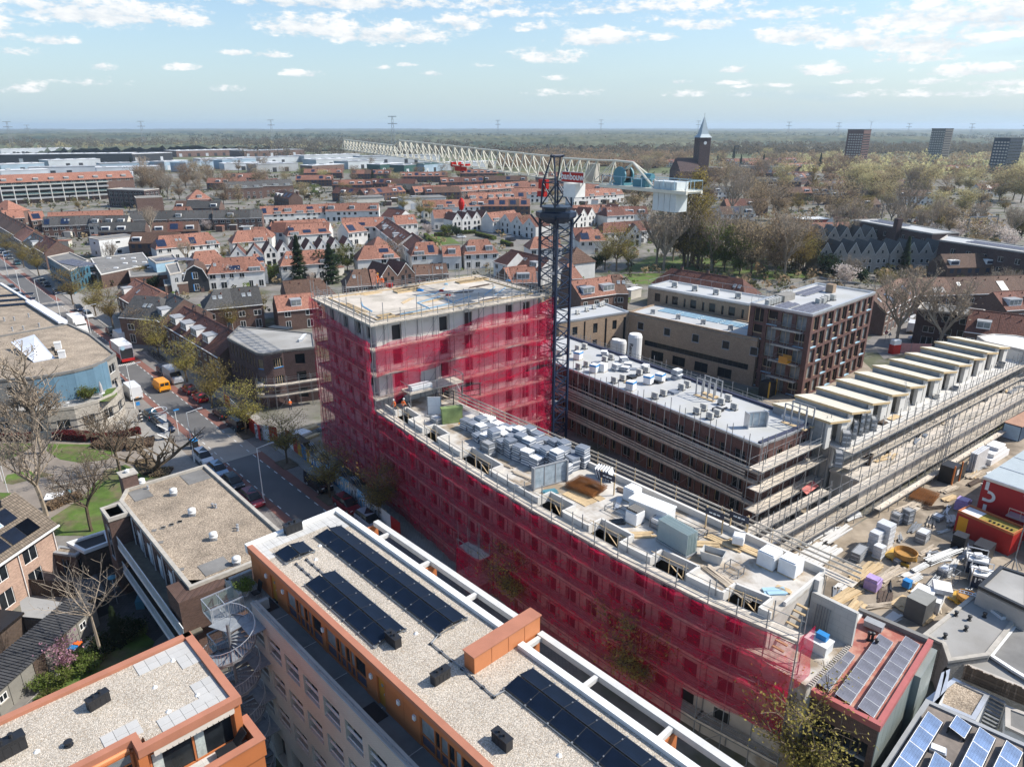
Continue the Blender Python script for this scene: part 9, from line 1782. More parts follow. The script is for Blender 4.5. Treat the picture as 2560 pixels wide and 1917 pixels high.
MB().box(0,La*.79,-2.3,.3,10.9,11.2).aa('canopy',ap,ta)
for i in Zr(14):aW(ta,La*(i+.7)/14.4,0,11.4,0,2.2,1.1,'w',2)
fb_=Fr(Wt(3,920,255,10),Wt(3,1240,265,10));aA('brick_block','brown brick flat roofed block with white balconies beside the long flats','building',fb_,[(0,0),(fb_.L,0),(fb_.L,12),(0,12)],10,aK,bh,((.6,1.9),(3.2,1.9),(5.8,1.9),(8,1)),2.6,3.6,'w');fc_=Fr(Wt(3,1170,330,8),Wt(3,1400,320,8));aA('brick_block','plain brown brick block right of the white balconies','building',fc_,[(0,0),(fc_.L,0),(fc_.L,10),(0,10)],8,am,aC,(),0)
row(3,(1600,262),(1800,255),'bo','d d','hipped orange roof brick house among bare trees',d=14,w=11,ze=7,zr=11.5,hl=True,hr=True);row(3,(1720,345),(1830,340),'br','d','small red house before the hipped one',w=9,d=8,hl=False);row(3,(1930,190),(2250,180),'bg','D D D','grey roofed long flats at centre left',d=12,w=9,ze=7.5,zr=11);row(4,(0,175),(300,165),'bg','D D','grey roofed flats continuing right',d=12,w=9,ze=7.5,zr=11)
row(3,(1500,402),(1640,402),'bo','p','small orange roof left of the red house',w=9,d=9)
wf_=Fr(Wt(3,850,690,6.6),Wt(3,1165,655,6.6));twb=aA('white_house','cubic white rendered house with small windows among flat roofs','house',wf_,[(0,0),(wf_.L,0),(wf_.L,8.5),(0,8.5)],6.6,af,aC,((1.0,1.2),(4.7,.7)),1.6,wf_.L*.5,'d',.1,specs=None)
bf=Fr(Wt(3,1575,1000,5),Wt(3,1730,990,5));tb_=bf.ab('barn_house','dark gambrel roofed house with blue framed windows and white trim','house');bw_=6.6;P=[(0,0),(bw_,0),(bw_,3.8),(bw_-1.2,6.6),(bw_/2,7.8),(1.2,6.6),(0,3.8)]
b=MB();b.face([(p[0],0,p[1])for p in P]);b.face([(p[0],11,p[1])for p in P][::-1]);b.quad((0,11,0),(0,0,0),(0,0,3.8),(0,11,3.8));b.quad((bw_,0,0),(bw_,11,0),(bw_,11,3.8),(bw_,0,3.8));b.aa('wall',at,tb_)
b=MB()
for i in(2,3,4,5):p,q=P[i],P[(i+1)];b.quad((p[0],-.2,p[1]),(p[0],11.2,p[1]),(q[0],11.2,q[1]),(q[0],-.2,q[1]))
b.aa('roof',bM,tb_);b=MB()
for i in(2,3,4,5):p,q=P[i],P[(i+1)];b.ad((p[0],-.25,p[1]),(q[0],-.25,q[1]),.12)
b.aa('trim',af,tb_)
for z_ in(.5,3.9):aj('window',b6(1.3,1.9,'w',2),tb_,(bw_/2,0,z_));MB().box(bw_/2-.9,bw_/2-.65,-.06,0,z_,z_+1.9).aa('shutter',aJ,tb_)
ff=Fr(Wt(3,820,905,4.2),Wt(3,1300,905,4.2));aA('flat_roofed_hall','grey flat roofed workshop with many small square rooflights','building',ff,[ff.t(3,780,850,4.2),ff.t(3,1230,800,4.2),ff.t(3,1310,900,4.2),ff.t(3,870,990,4.2)],4.2,am,aC,(),0,3,'w',.15,ap)
for i,(x,y)in Ze(((940,850),(1060,855),(1150,850),(1245,885),(1275,905),(1160,880),(1080,895),(1165,925),(1000,935),(1290,930))):b=MB();b.box(-.6,.6,-.5,.5,0,.3);tag(b.aa('rooflight',au,None,Wt(3,x,y,4.2),.2),'small square rooflight on the workshop roof, %s from the left'%ORD[i],'rooflight','rooflights on the workshop roof')
aA('brick_workshop','low brick workshop with row of small rooflights below the flat roof','building',ff,[ff.t(3,1110,960,3.6),ff.t(3,1440,940,3.6),ff.t(3,1470,985,3.6),ff.t(3,1120,1010,3.6)],3.6,mat('plain brick',(.20,.09,.06),.85,.1,kind='brick'),aC,(),0)
aA('pale_blue_block','pale blue rendered block carrying solar rows','building',ff,[ff.t(3,1270,830,7),ff.t(3,1490,800,7),ff.t(3,1530,850,7),ff.t(3,1340,875,7)],6.4,a9,aC,(),0);bJ(ff,*ff.t(3,1330,868,6.5),6.45,7,3,'grey solar rows on the pale blue block',bB)
aA('shop_building','blue fronted shop with rows of solar panels beside the street','building',ff,[ff.t(3,405,830,7),ff.t(3,600,790,7),ff.t(3,760,860,7),ff.t(3,600,950,7)],6.6,mat('shop blue',(.05,.14,.2),.5,.2),aC,((.4,2),(3.4,1.4)),1.6,3,'d');bJ(ff,*ff.t(3,470,880,6.7),6.65,9,4,'rows of grey solar panels on the blue shop',bB,rz=-.6)
aA('small_office','dark blue grey flat roofed house with white window','house',ff,[ff.t(3,1420,880,7),ff.t(3,1530,860,7),ff.t(3,1560,940,7),ff.t(3,1460,960,7)],6,aq,aC,((3.4,1.4),),1.0,2.4,'w');aA('brick_garage','brown brick garage with white door below the barn shaped house','shed',ff,[ff.t(3,1410,1040,3),ff.t(3,1600,1015,3),ff.t(3,1620,1060,3),ff.t(3,1420,1085,3)],3,am,aC,((.2,2),),1.0,3,'w')
tag(MB().box(-4,4,-.6,.6,0,.5).aa('blue_sheet',aJ,None,Wt(3,1170,632,2),.1),'bright blue canopy sheet behind the white box house','canopy')
GR=random.Random(9)
for i,(n_,x0_,x1_,y0_,y1_,k)in Ze(((3,420,830,610,760,16),(3,1250,2150,560,640,18),(3,770,1240,620,640,6),(4,0,900,490,525,12),(4,900,1500,280,400,16),(4,320,1100,200,330,14),(3,780,1480,940,1080,12),(4,200,900,640,700,10),(4,1400,2100,860,930,10),(5,560,1150,320,400,14),(3,1650,2150,1020,1080,8),(4,180,720,940,1010,8),(5,480,1100,1060,1250,10),(6,1200,2100,900,980,12),(5,560,1000,640,720,8),(3,0,400,600,680,6))):
 for j in Zr(k):
  px,py=GR.uniform(x0_,x1_),GR.uniform(y0_,y1_);p=Wt(n_,px,py,0);w,d,h=GR.uniform(2.2,5.5),GR.uniform(2,4),GR.uniform(2.1,3.0);rm=GR.choice((aC,bh,be,a8,au));wm=GR.choice((am,aX,aD,a7))
  t=ab('garden_shed','%s %s-roofed shed in the back gardens, %s in strip %s'%({am:'brick',aX:'white',aD:'timber',a7:'cream'}[wm],{aC:'dark',bh:'grey',be:'pale',a8:'orange',au:'white'}[rm],a6(j),a6(i)),'shed',p,GR.choice((0,.1,-.75,.8)),'sheds in the back gardens')
  aj('wall',ai(('sw',round(w),round(d),wm.name),lambda:MB().box(-round(w)/2,round(w)/2,-round(d)/2,round(d)/2,0,2.5).mesh('wall',wm)),t);aj('roof',ai(('sr',round(w),round(d),rm.name),lambda:MB().box(-round(w)/2-.15,round(w)/2+.15,-round(d)/2-.15,round(d)/2+.15,2.5,2.66).mesh('roof',rm)),t)
aN('lawn',[(4,1480,690),(4,1700,680),(4,1760,720),(4,1560,740)],.03,bo);aN('lawn',[(4,1500,640),(4,1680,650),(4,1690,680),(4,1560,690)],.03,bo);aN('side_road',[(4,1420,540),(4,1600,600),(4,2210,600),(4,2400,700),(4,2210,740),(4,2080,650),(4,1700,620),(4,1440,620)],.02,ca)
for i,(a,c,l)in Ze((((1540,660),(1700,650),'clipped hedge along the upper lawn of the square'),((1760,640),(1900,635),'clipped hedge at the right of the square'),((1900,650),(2060,690),'diagonal clipped hedge at the square'),((1460,660),(1560,740),'clipped hedge at the left of the square'),((2120,720),(2208,750),'hedge by the mast at the square'))):bR([Wt(4,*a),Wt(4,*c)],1.6,1.6,None,l_grn,l,900,ls=.2)
for i,(x,y,k,c,rz_,l)in Ze(((1520,572,'hatch','white',1.2,'white car at the corner of the square'),(1812,603,'estate','white',.1,'white estate car before the pointed gables'),(1985,592,'estate','teal',.1,'dark green car before the pointed gables'),(2100,628,'hatch','blue',.2,'blue car right of the pointed gables'),(1450,540,'estate','black',1.1,'black car by the yellow green tree'),(1475,552,'hatch','navy',1.1,'navy car by the yellow green tree'),(2190,670,'hatch','silver',.2,'silver car near the mast at the square'),(2195,700,'estate','black',.4,'black car near the mast at the square'),(1770,672,'hatch','white',.3,'small white car inside the hedged square'))):dc(k,c,Wt(4,x,y,.05),rz_,l,'cars round the small square',True)
for i,(x,y,k,c,rz_,l)in Ze(((960,1480,'van','white',.75,'white van parked beside the red brick block'),(1050,1432,'estate','black',.75,'black car behind the white van'),(1150,1400,'hatch','silver',.75,'silver car farther along the kerb'),(1215,1365,'estate','white',.75,'white car at the end of the kerb'),(1240,1475,'bigvan','white',1.0,'white van beside the dark brick flats'),(1305,1560,'estate','silver',2.9,'silver hatchback before the dark brick flats'),(1545,1600,'estate','grey',3.0,'dark estate car beneath the bare tree'),(1290,1320,'hatch','red',.8,'red car in the side street'))):dc(k,c,Wt(6,x,y,.06),rz_,l,'cars in the street by the red block')
for i in Zr(46):px,py=1180+(i%16)*46+GR.uniform(-12,12),450+(i//16)*42+(i%16)*4+GR.uniform(-6,6);c=GR.choice(('white','black','silver','navy','grey','red','blue'));dc('hatch',c,Wt(6,px,py,.05),1.0,'%s car in the car park beyond the dark brick blocks, %s counted from left'%(c,a6(i)),'cars in the distant car park',True)
aN('side_road',[(6,860,1560),(6,1100,1330),(6,1290,1260),(6,1330,1640),(6,1000,1720)],.03,ca)
t=ab('site_notice','red and white notice block on the corner by the bare trees','sign',Wt(16,1085,150),.3);MB().box(-1,1,-.6,.6,0,2).aa('base',aH,t);MB().box(-.9,.9,-.55,.55,2,3).aa('upper_panel',au,t)
t=ab('banner_fence','faded pink banner on the site fence beyond the timber units','fence',Wt(16,1225,150),-.1);MB().box(-4,4,-.03,.03,.1,2.2).aa('banner',mat('faded pink',(.52,.25,.23),.7,.15),t)
for k in Zr(5):MB().box(-4+k*2-.04,-4+k*2+.04,-.05,.05,0,2.3).aa('post',ak,t)
for i,(x,y)in Ze(((1005,30),(1035,40))):
 t=ab('road_sign',['round red no entry sign','grey triangular warning sign'][i]+' at the site corner','sign',Wt(16,x,y+30));MB().ad((0,0,0),(0,0,2.2),.04).aa('post',ak,t)
 if i==0:b=MB();b.ad((0,-.06,2.4),(0,0,2.4),.4,14);b.m=1;b.box(-.28,.28,-.075,-.06,2.33,2.47);b.aa('disc',[aH,af],t)
 else:b=MB();b.face([(-.45,-.05,2.0),(.45,-.05,2.0),(0,-.05,2.8)]);b.face([(0,-.04,2.8),(.45,-.04,2.0),(-.45,-.04,2.0)]);b.aa('triangle',aq,t)
def T_(n,x,y,k,s,l,z=0,sz=None):return ay(PR[k],Wt(n,x,y,z),l,None,s,sz=sz,name='conifer' if 'con' in k else 'tree')
for(n,x,y,k,s,l,sz)in((4,380,1060,'con0',1.5,'tall dense dark conifer left of the tower',1.2),(4,650,1060,'con1',1.5,'broad dark conifer left of the workers',1.0),(4,610,1000,'dbush',1.6,'wide evergreen beside the broad conifer',None),(4,790,960,'grn0',.9,'olive green tree behind the workers',None),(4,1200,930,'brn0',.75,'brown twiggy tree above the tower roof',None),(4,1100,950,'dbush',.8,'dark shrub below the brown twiggy tree',None),(4,110,1050,'bush',2.0,'bright lime green shrub by the brown roofs',None),(4,290,1000,'dbush',.8,'green shrub left of the dense conifer',None),(4,1420,510,'bud0',1.25,'yellow green tree at the corner of the square',None),(4,1500,505,'bud1',1.0,'smaller tree right of the yellow green one',None),(4,1270,450,'bud1',1.15,'round yellow green tree before the grey hall',None),(4,820,480,'brn1',.95,'brown twiggy tree on the white terrace',None),(4,1010,230,'con1',1.35,'big dark conifer among the far orange roofs',1.1),(4,840,200,'brn0',1.0,'tall round brown tree left of the far conifer',None),(4,620,210,'bud0',1.2,'yellow green tree by the grey flats',None),(4,580,220,'bud1',1.15,'second yellow green tree by the grey flats',None),(4,1080,240,'grn0',.8,'low green tree right of the far conifer',None),(4,1180,260,'grn1',.75,'round green tree farther right',None),(4,1240,330,'dbush',1.5,'dark evergreen behind the grey hall',None),(4,1650,240,'brn1',.95,'brown round tree left of the hook',None),(4,1970,280,'con0',.95,'dark conifer right of the hook',None),(4,250,180,'brn0',.95,'round brown tree behind the grey flats',None),(4,420,150,'bud1',1.0,'yellow brown tree behind the grey flats',None),(4,1390,160,'brn1',.8,'light brown tree before the green sheds',None),(4,1700,120,'brn0',.6,'small brown tree below the trolley',None),(4,740,290,'bud0',.9,'pair tree left by the red houses',None),(4,810,300,'bud1',.85,'pair tree right by the red houses',None),(4,1640,640,'bush',1.6,'round clipped shrub in the square',None),(4,1730,660,'dbush',.9,'dark round clipped shrub in the square',None),(4,1490,650,'wht',.8,'pale small tree beside the hedge',None),(4,50,760,'wht',1.0,'pale blossoming tree at the white gables',None),(3,2030,1090,'wht',1.1,'white blossoming tree beside the brown row',None),(3,910,650,'wht',.9,'pale blossom tree left of the blue sheet',None),(3,1010,650,'bud1',.6,'small yellow green tree near the blue sheet',None),(3,1310,640,'bare0',.9,'tall bare tree before the long grey row',None),(3,1800,610,'wht',.8,'white tree in the back gardens',None),(3,2020,600,'bud0',.8,'yellow green tree at the back gardens',None),(3,1330,1110,'dbush',.7,'dark red brown shrub beside the garage',None),(3,1220,1060,'bud1',.6,'small green tree by the workshop',None),(3,2130,1450,'bud0',.75,'yellow brown tree in the front gardens, left',None),(3,2000,1480,'bud1',.75,'yellow brown tree in the front gardens, middle',None),(4,30,1400,'bud0',.8,'yellow brown tree in the front gardens, right',None),(3,1260,1560,'brn0',.62,'large brown green tree beside the lorry',None),(3,1230,290,'brn0',1.5,'large brown tree right of the long flats',None),(3,1320,290,'brn1',1.4,'second large brown tree right of the long flats',None),(3,1450,340,'bare1',1.3,'bare tree before the white house end',None),(3,1600,230,'brn0',1.35,'brown tree left behind the hipped house',None),(3,1720,220,'brn1',1.35,'brown tree behind the hipped house',None),(3,1800,240,'brn0',1.2,'brown tree right behind the hipped house',None),(3,1930,390,'brn1',1.0,'brown tree right of the hipped house',None),(3,2060,380,'brn0',.9,'pale brown tree before the grey flats',None),(3,1140,90,'con1',1.2,'dark conifer above the end of the long flats',None),(3,680,440,'bud0',.8,'small yellow green tree before the long flats',None),(5,900,960,'bud1',1.7,'large round yellow green tree at the park edge',None),(5,800,950,'bud0',1.25,'lower left companion of the round park tree',None),(5,1000,950,'bud1',1.15,'right companion of the round park tree',None),(5,1560,900,'pop',1.75,'very tall poplar rising beside the ballast blocks',None),(5,1480,920,'pop',1.5,'second tall poplar at the park',None),(5,1600,940,'pop',1.35,'third poplar at the park',None),(5,1730,950,'grn0',1.6,'fresh green tree in the park middle',None),(5,1830,960,'grn1',1.4,'second fresh green tree in the park',None),(5,2060,1000,'brn1',1.35,'brown green tree at the right of the park',None),(5,1960,990,'grn0',1.2,'green tree before the brown ones in the park',None),(5,100,650,'brn0',.7,'pale brown tree before the mast',None),(5,160,640,'wht',.9,'pale green tree left of the mast',None),(5,720,950,'dbush',1.0,'dark hedge shrub by the white hipped house',None),(5,900,520,'dbush',1.1,'dark bush before the white gables',None),(5,1100,340,'con0',.9,'dark conifer behind the white end gable',None),(5,1170,350,'brn0',.8,'brown tree near the ballast',None),(5,820,350,'bud0',.6,'small yellow green tree at the orange terrace',None),(6,140,1010,'bare0',1.5,'bare spreading tree at the left of the grey gables',None),(6,260,1000,'bud1',1.7,'yellow green park tree beside the grey gables',None),(6,60,1000,'brn0',1.2,'brown park tree left of the grey gables',None),(6,1165,980,'con0',1.0,'narrow dark conifer in front of the grey gables',None),(6,720,1060,'bare1',.65,'ivy covered bare tree before the grey gables',None),(6,520,990,'dbush',1.3,'dark shrub before the grey gables',None),(6,570,1020,'dbush',1.0,'reddish shrub before the grey gables',None),(6,660,1090,'wht',1.1,'white blossoming tree behind the red block',None),(6,1100,1600,'bare0',1.25,'large bare street tree right of the red block',None),(6,1465,1660,'bare1',1.2,'large bare street tree before the dark flats',None),(6,800,1060,'dbush',.9,'dark shrub behind the red block',None),(6,140,260,'pal0',1.6,'bright pale yellow tree at upper left of the right tile',None),(6,810,350,'pal1',1.9,'large pale yellow tree in the middle distance',None),(6,880,360,'pal0',1.5,'pale yellow tree behind the railway',None),(6,1240,330,'pal0',1.8,'broad pale yellow tree left of the car park',None),(6,1330,340,'pal1',1.7,'second broad pale yellow tree',None),(6,1020,430,'pal1',1.3,'pale orange tree by the signal gantry',None),(6,1180,570,'bare0',1.6,'bare tree before the car park',None),(6,1670,480,'pal0',1.2,'pale brown tree above the car park',None),(6,770,490,'bud0',1.3,'orange brown tree left of the chimney block',None),(6,840,490,'bud1',1.25,'orange brown tree pair right of the chimney block',None),(6,540,500,'brn1',.9,'round orange brown tree before the red brick house',None),(6,1660,660,'wht',1.2,'pale blossoming tree beyond the long block, left',None),(6,1880,700,'wht',1.2,'pale blossoming tree beyond the long block, middle',None),(6,2050,730,'wht',1.1,'pale blossoming tree beyond the long block, right',None),(6,1450,630,'bud0',1.2,'yellow brown tree beyond the long block',None),(6,2110,350,'pal1',1.8,'large pale yellow tree at the right edge',None),(6,2180,370,'pal0',1.9,'largest pale yellow tree at the right edge',None),(6,1990,360,'pal0',1.5,'pale yellow tree left of the right edge group',None),(6,430,330,'grn1',1.0,'bright fresh green tree near the railway',None),(6,370,330,'pop',1.1,'slender pale tree near the railway',None),(6,200,440,'bud1',.9,'bright yellow shrubby tree by the railway',None),(6,100,420,'wht',1.1,'pale orange shrubby tree by the railway',None),(6,2180,660,'dbush',1.8,'dark evergreen at the far right edge',None),(6,640,480,'wht',.9,'pale small tree by the railway',None)):
 T_(n,x,y,k,s,l,0,sz)
aN('lawn',[(5,930,960),(5,1200,830),(5,2208,850),(5,2208,1040),(5,1900,1000),(5,1200,1080),(5,1040,1060)],.03,bo);aN('park_path',[(5,950,970),(5,1300,960),(5,1900,985),(5,1900,1000),(5,1300,975),(5,950,985)],.045,cZ)
aN('lawn',[(6,0,960),(6,400,960),(6,430,1010),(6,0,1030)],.03,bo)
for i in Zr(18):
 px=1060+GR.random()*1080;py=820+GR.random()*140;ay(PR['bare%d'%(i%2)],Wt(5,px,py),'tall bare brown tree in the park wood, %s of the group'%a6(i),'bare trees of the park',GR.uniform(1.0,1.5),name='bare_tree')
for i in Zr(14):
 px=GR.random()*330;py=820+GR.random()*150;ay(PR[GR.choice(('brn0','bare1','bud0'))],Wt(6,px,py),'park tree beside the grey gables, %s of the group'%a6(i),'trees beside the grey gables',GR.uniform(.9,1.4))
FR=random.Random(21)
def c3(name,C_,S,leaf,per,ae,flat=.75,ls=.14,kind='stuff',lo=.1):
 """many crowns as one mesh: C_ positions, S crown radii"""
 n=len(C_);c=np.repeat(C_,per,0);s=np.repeat(S,per)[:,None];k=len(c);d=RNG.normal(0,1,(k,3));d/=np.linalg.norm(d,axis=1)[:,None];r=RNG.uniform(.55,1.05,(k,1));P=c+d*r*s*np.array([1,1,flat]);P[:,2]+=s[:,0]*1.0
 A_=RNG.normal(0,1,(k,3));A_/=np.linalg.norm(A_,axis=1)[:,None];B_=np.cross(A_,RNG.normal(0,1,(k,3)));B_/=np.linalg.norm(B_,axis=1)[:,None];q=s*ls*RNG.uniform(.6,1.5,(k,1));V=np.stack([P-A_*q,P-B_*q*.7,P+A_*q,P+B_*q*.7],1).reshape(-1,3)
 me=bpy.data.meshes.new(name);me.vertices.add(4*k);me.vertices.foreach_set('co',V.ravel());me.loops.add(4*k);me.loops.foreach_set('vertex_index',np.arange(4*k));me.polygons.add(k);me.polygons.foreach_set('loop_start',np.arange(k)*4);me.materials.append(leaf);me.update();me.validate()
 o=aj(name,me);o['kind']=kind;o['label']=ae;return o
def dG(x0,y0,x1,y1,n,r=4.5):
 pts=[]
 for i in Zr(n):px=FR.uniform(x0,x1);py=FR.uniform(y0,y1);p=W(px,py,0);pts.append((p.x,p.y,0))
 return np.array(pts),RNG.uniform(r*.7,r*1.3,n)
for(x0,y0,x1,y1,n,lf,r,l)in((0,357,900,374,520,l_far,6.5,'brown leafless wood beyond the industrial halls'),(600,352,1500,396,900,l_far,7,'broad brown wood behind the crane jib'),(1250,385,1760,425,420,l_brn,6,'brown wood right of the crane'),(1500,366,2560,392,800,l_far,7,'dark wood between church and tower blocks'),(1700,396,2560,432,200,l_brn,6,'brown tree belt below the tower blocks'),(2000,395,2560,455,110,l_pale,6,'pale yellow tree belt at the right'),(0,366,900,378,90,l_pale,6,'yellowish trees along the industrial halls'),(0,340,2560,352,900,l_farg,9,'green wood near the horizon'),(0,345,2560,362,900,l_far,8,'brown wood near the horizon'),(1750,432,2560,470,60,l_brn,5.5,'brown trees beyond the railway')):
 C_,S=dG(x0,y0,x1,y1,n,r);c3('woodland',C_,S,lf,60 if y0>352 else 36,l,ls=.16)
nr,na=190,420;Rr=np.geomspace(1500,13500,nr);Aa=np.linspace(-.86,.86,na);RRg,AAg=np.meshgrid(Rr,Aa,indexing='ij');X=np.sin(AAg)*RRg;Y=np.cos(AAg)*RRg
m1=np.sin(X/410+1.3*np.sin(Y/900))+np.sin(Y/330+X/1500)+.8*np.sin(X/170+Y/260)+.5*np.sin(Y/120-X/300);Z=np.clip((m1+.75)*9,-3,15)+RNG.normal(0,2.3,X.shape)*(m1>-.75);Z=np.where(m1>-.9,Z,-3)
b=bpy.data.meshes.new('woodland');V=np.stack([X,Y,Z],-1).reshape(-1,3);ii,jj=np.meshgrid(np.arange(nr-1),np.arange(na-1),indexing='ij');k=(ii*na+jj).ravel();F=np.stack([k,k+na,k+na+1,k+1],1)
b.vertices.add(len(V));b.vertices.foreach_set('co',V.ravel());b.loops.add(F.size);b.loops.foreach_set('vertex_index',F.ravel());b.polygons.add(len(F));b.polygons.foreach_set('loop_start',np.arange(len(F))*4);b.materials.append(mat('distant canopy',(.10,.105,.06),.95,.35,.02,kind='stain',col2=(.035,.055,.035),p=.004));b.update();b.validate();o=aj('woodland',b);o['kind']='stuff';o['label']='distant woods and hedgerows out to the horizon'
def dB(n,x0,x1,y0,y1):
 P=[]
 while len(P)<n:
  y=FR.uniform(y0,y1);h=y*.62;x=FR.uniform(max(x0,-h*1.1),min(x1,h*1.1));q=ST.l((x,y))
  if-14<q[1]<10 and q[0]>-40:continue
  P.append((x,y,0))
 return np.array(P)
for(n,x0,x1,y0,y1,lf,r,l,pr)in((900,-330,260,175,560,l_oli,.9,'green garden shrubs between the terraces',26),(700,-330,260,175,560,l_brn,1.1,'brown garden shrubs between the terraces',26),(350,-250,200,180,420,l_grn,.8,'fresh green garden shrubs',24),(500,60,420,200,560,l_brn,1.5,'undergrowth on the right side',26),(400,60,420,200,560,l_oli,1.4,'green undergrowth on the right side',26),(420,-420,420,420,760,l_oli,1.8,'greenery in the farther town',24)):
 C_=dB(n,x0,x1,y0,y1);c3('garden_greenery',C_,RNG.uniform(r*.6,r*1.5,n),lf,pr,l,ls=.3)
FM=[aX,am,a7,a8,bL,bM,bZ,ci,af,de];fmb=MB();fmb2={}
def dH(px,py,n,ang,st,k,w=5.8,ze=5.2,zr=8.6):
 p=W(px,py,8);wm,rm,cw,cr=di[st];M=Matrix.Translation((p.x,p.y,0))@Matrix.Rotation(ang,4,'Z');b=MB();h=4.25
 for i in Zr(n):
  x=i*w;b.m=FM.index(wm);b.box(x,x+w,-h,h,0,ze);b.face([(x,h,ze),(x,-h,ze),(x,0,zr-.1)]);b.face([(x+w,-h,ze),(x+w,h,ze),(x+w,0,zr-.1)])
  b.m=FM.index(rm if FR.random()<.75 else FR.choice((a8,bL,bM)));b.quad((x,-h-.2,ze-.1),(x+w,-h-.2,ze-.1),(x+w,0,zr),(x,0,zr));b.quad((x+w,h+.2,ze-.1),(x,h+.2,ze-.1),(x,0,zr),(x+w,0,zr))
  q=FR.random();b.m=8
  if q<.45:b.box(x+1.2,x+4.2,-h+.7,-.8,ze+.4,ze+2.0);b.m=9;b.box(x+1.5,x+3.9,-h+.6,-h+.7,ze+.8,ze+1.7)
  elif q<.65:b.m=9;b.quad((x+1,-3.4,ze+.8),(x+4,-3.4,ze+.8),(x+4,-1,zr-.65),(x+1,-1,zr-.65))
  if FR.random()<.4:b.m=1;b.box(x+.1,x+.8,-.3,.3,zr-.4,zr+.9)
  b.m=9;[b.box(x+1+2.4*u_,x+2.2+2.4*u_,-h-.05,-h,z_,z_+1.3)for u_ in(0,1)for z_ in(.9,3.5)]
 fmb.add(b,M)
DR=[(1150,425,7,.05,'bo'),(1000,432,7,.1,'bo'),(880,426,6,0,'bo'),(760,424,6,.1,'bo'),(1190,441,7,-.05,'bb'),(1240,458,6,.1,'bo'),(1100,446,6,.3,'br'),(930,448,6,-.2,'br'),(830,452,5,.2,'bo'),(840,470,5,-.5,'br'),(900,475,6,.9,'br'),(700,478,4,-.9,'br'),(970,462,5,0,'bg'),(1060,470,4,.3,'bb'),(1170,482,6,.05,'bo'),(1190,500,5,0,'bo'),(740,440,5,.1,'bo'),(560,435,6,.05,'bo'),(620,452,4,.8,'co'),(520,447,5,0,'bo'),(1300,455,6,.1,'wo'),(1420,462,5,.1,'bo'),(1450,440,6,0,'bb'),(1340,432,7,.1,'bb'),(1560,455,5,.3,'bb'),(1800,398,9,.05,'wo'),(1860,405,8,.2,'bo'),(1820,412,9,-.1,'bg'),(1900,396,8,.1,'wo'),(1950,410,7,.3,'bo'),(1840,425,7,.1,'bg'),(1930,430,6,-.2,'br'),(1890,445,6,.1,'bg'),(1985,438,6,.9,'bb'),(2020,455,5,.2,'bb'),(2080,462,5,-.3,'wb'),(2150,430,6,.1,'br'),(2200,452,5,.2,'bb'),(1960,470,5,.1,'bb'),(2070,478,5,.05,'bg'),(2110,500,4,.4,'bb'),(2440,462,3,.2,'wr'),(2240,478,4,.1,'wb'),(2330,415,7,.1,'br'),(1720,470,5,.3,'ws'),(1660,400,8,.1,'wo'),(1560,402,7,.1,'bo'),(1480,398,6,0,'bo'),(440,505,4,.05,'bg'),(120,468,5,.1,'bg'),(250,560,3,.2,'bg'),(330,585,3,.05,'bb'),(1500,520,4,.15,'wr'),(1810,500,4,.1,'bb'),(1770,520,4,.2,'ws'),(2020,560,3,.1,'wo'),(2350,640,4,.1,'bb'),(2080,545,3,.2,'wb'),(680,560,4,.06,'wo'),(380,560,3,.3,'bb')]
for k,(px,py,n,a,st)in Ze(DR):dH(px,py,n,a,st,k)
o=fmb.aa('distant_terraces',FM);o['kind']='stuff';o['label']='distant rows of terraced houses with orange and brown roofs'
a4=mat('pale hall cladding',(.42,.45,.48),.7,.1,.1);bK=mat('blue hall cladding',(.25,.33,.40),.7,.1,.1);bt=mat('grey hall roof',(.30,.31,.32),.8,.15,.05);aY=mat('white hall roof',(.55,.56,.57),.8,.12,.05);cC=mat('dark green cladding',(.03,.08,.07),.6,.1)
def dI(x0,y0,x1,z,d,wm,rm,ae,y1=None):
 f=Fr(W(x0,y0,z),W(x1,y1 or y0-4,z));t=f.ab('industrial_hall',ae,'building','industrial halls at the left');L_=f.L;b=MB();b.box(0,L_,0,d,0,z);b.aa('wall',wm,t);MB().box(-.3,L_+.3,-.3,d+.3,z,z+.4).aa('roof',rm,t)
 for i in Zr(int(L_/14)):MB().box(6+i*14,9+i*14,d*.3,d*.7,z+.4,z+.9).aa('rooflight',a4 if rm is bt else bt,t);MB().box(4+i*14,8.5+i*14,-.1,0,.1,z*.55).aa('loading_door',at if i%3 else a4,t)
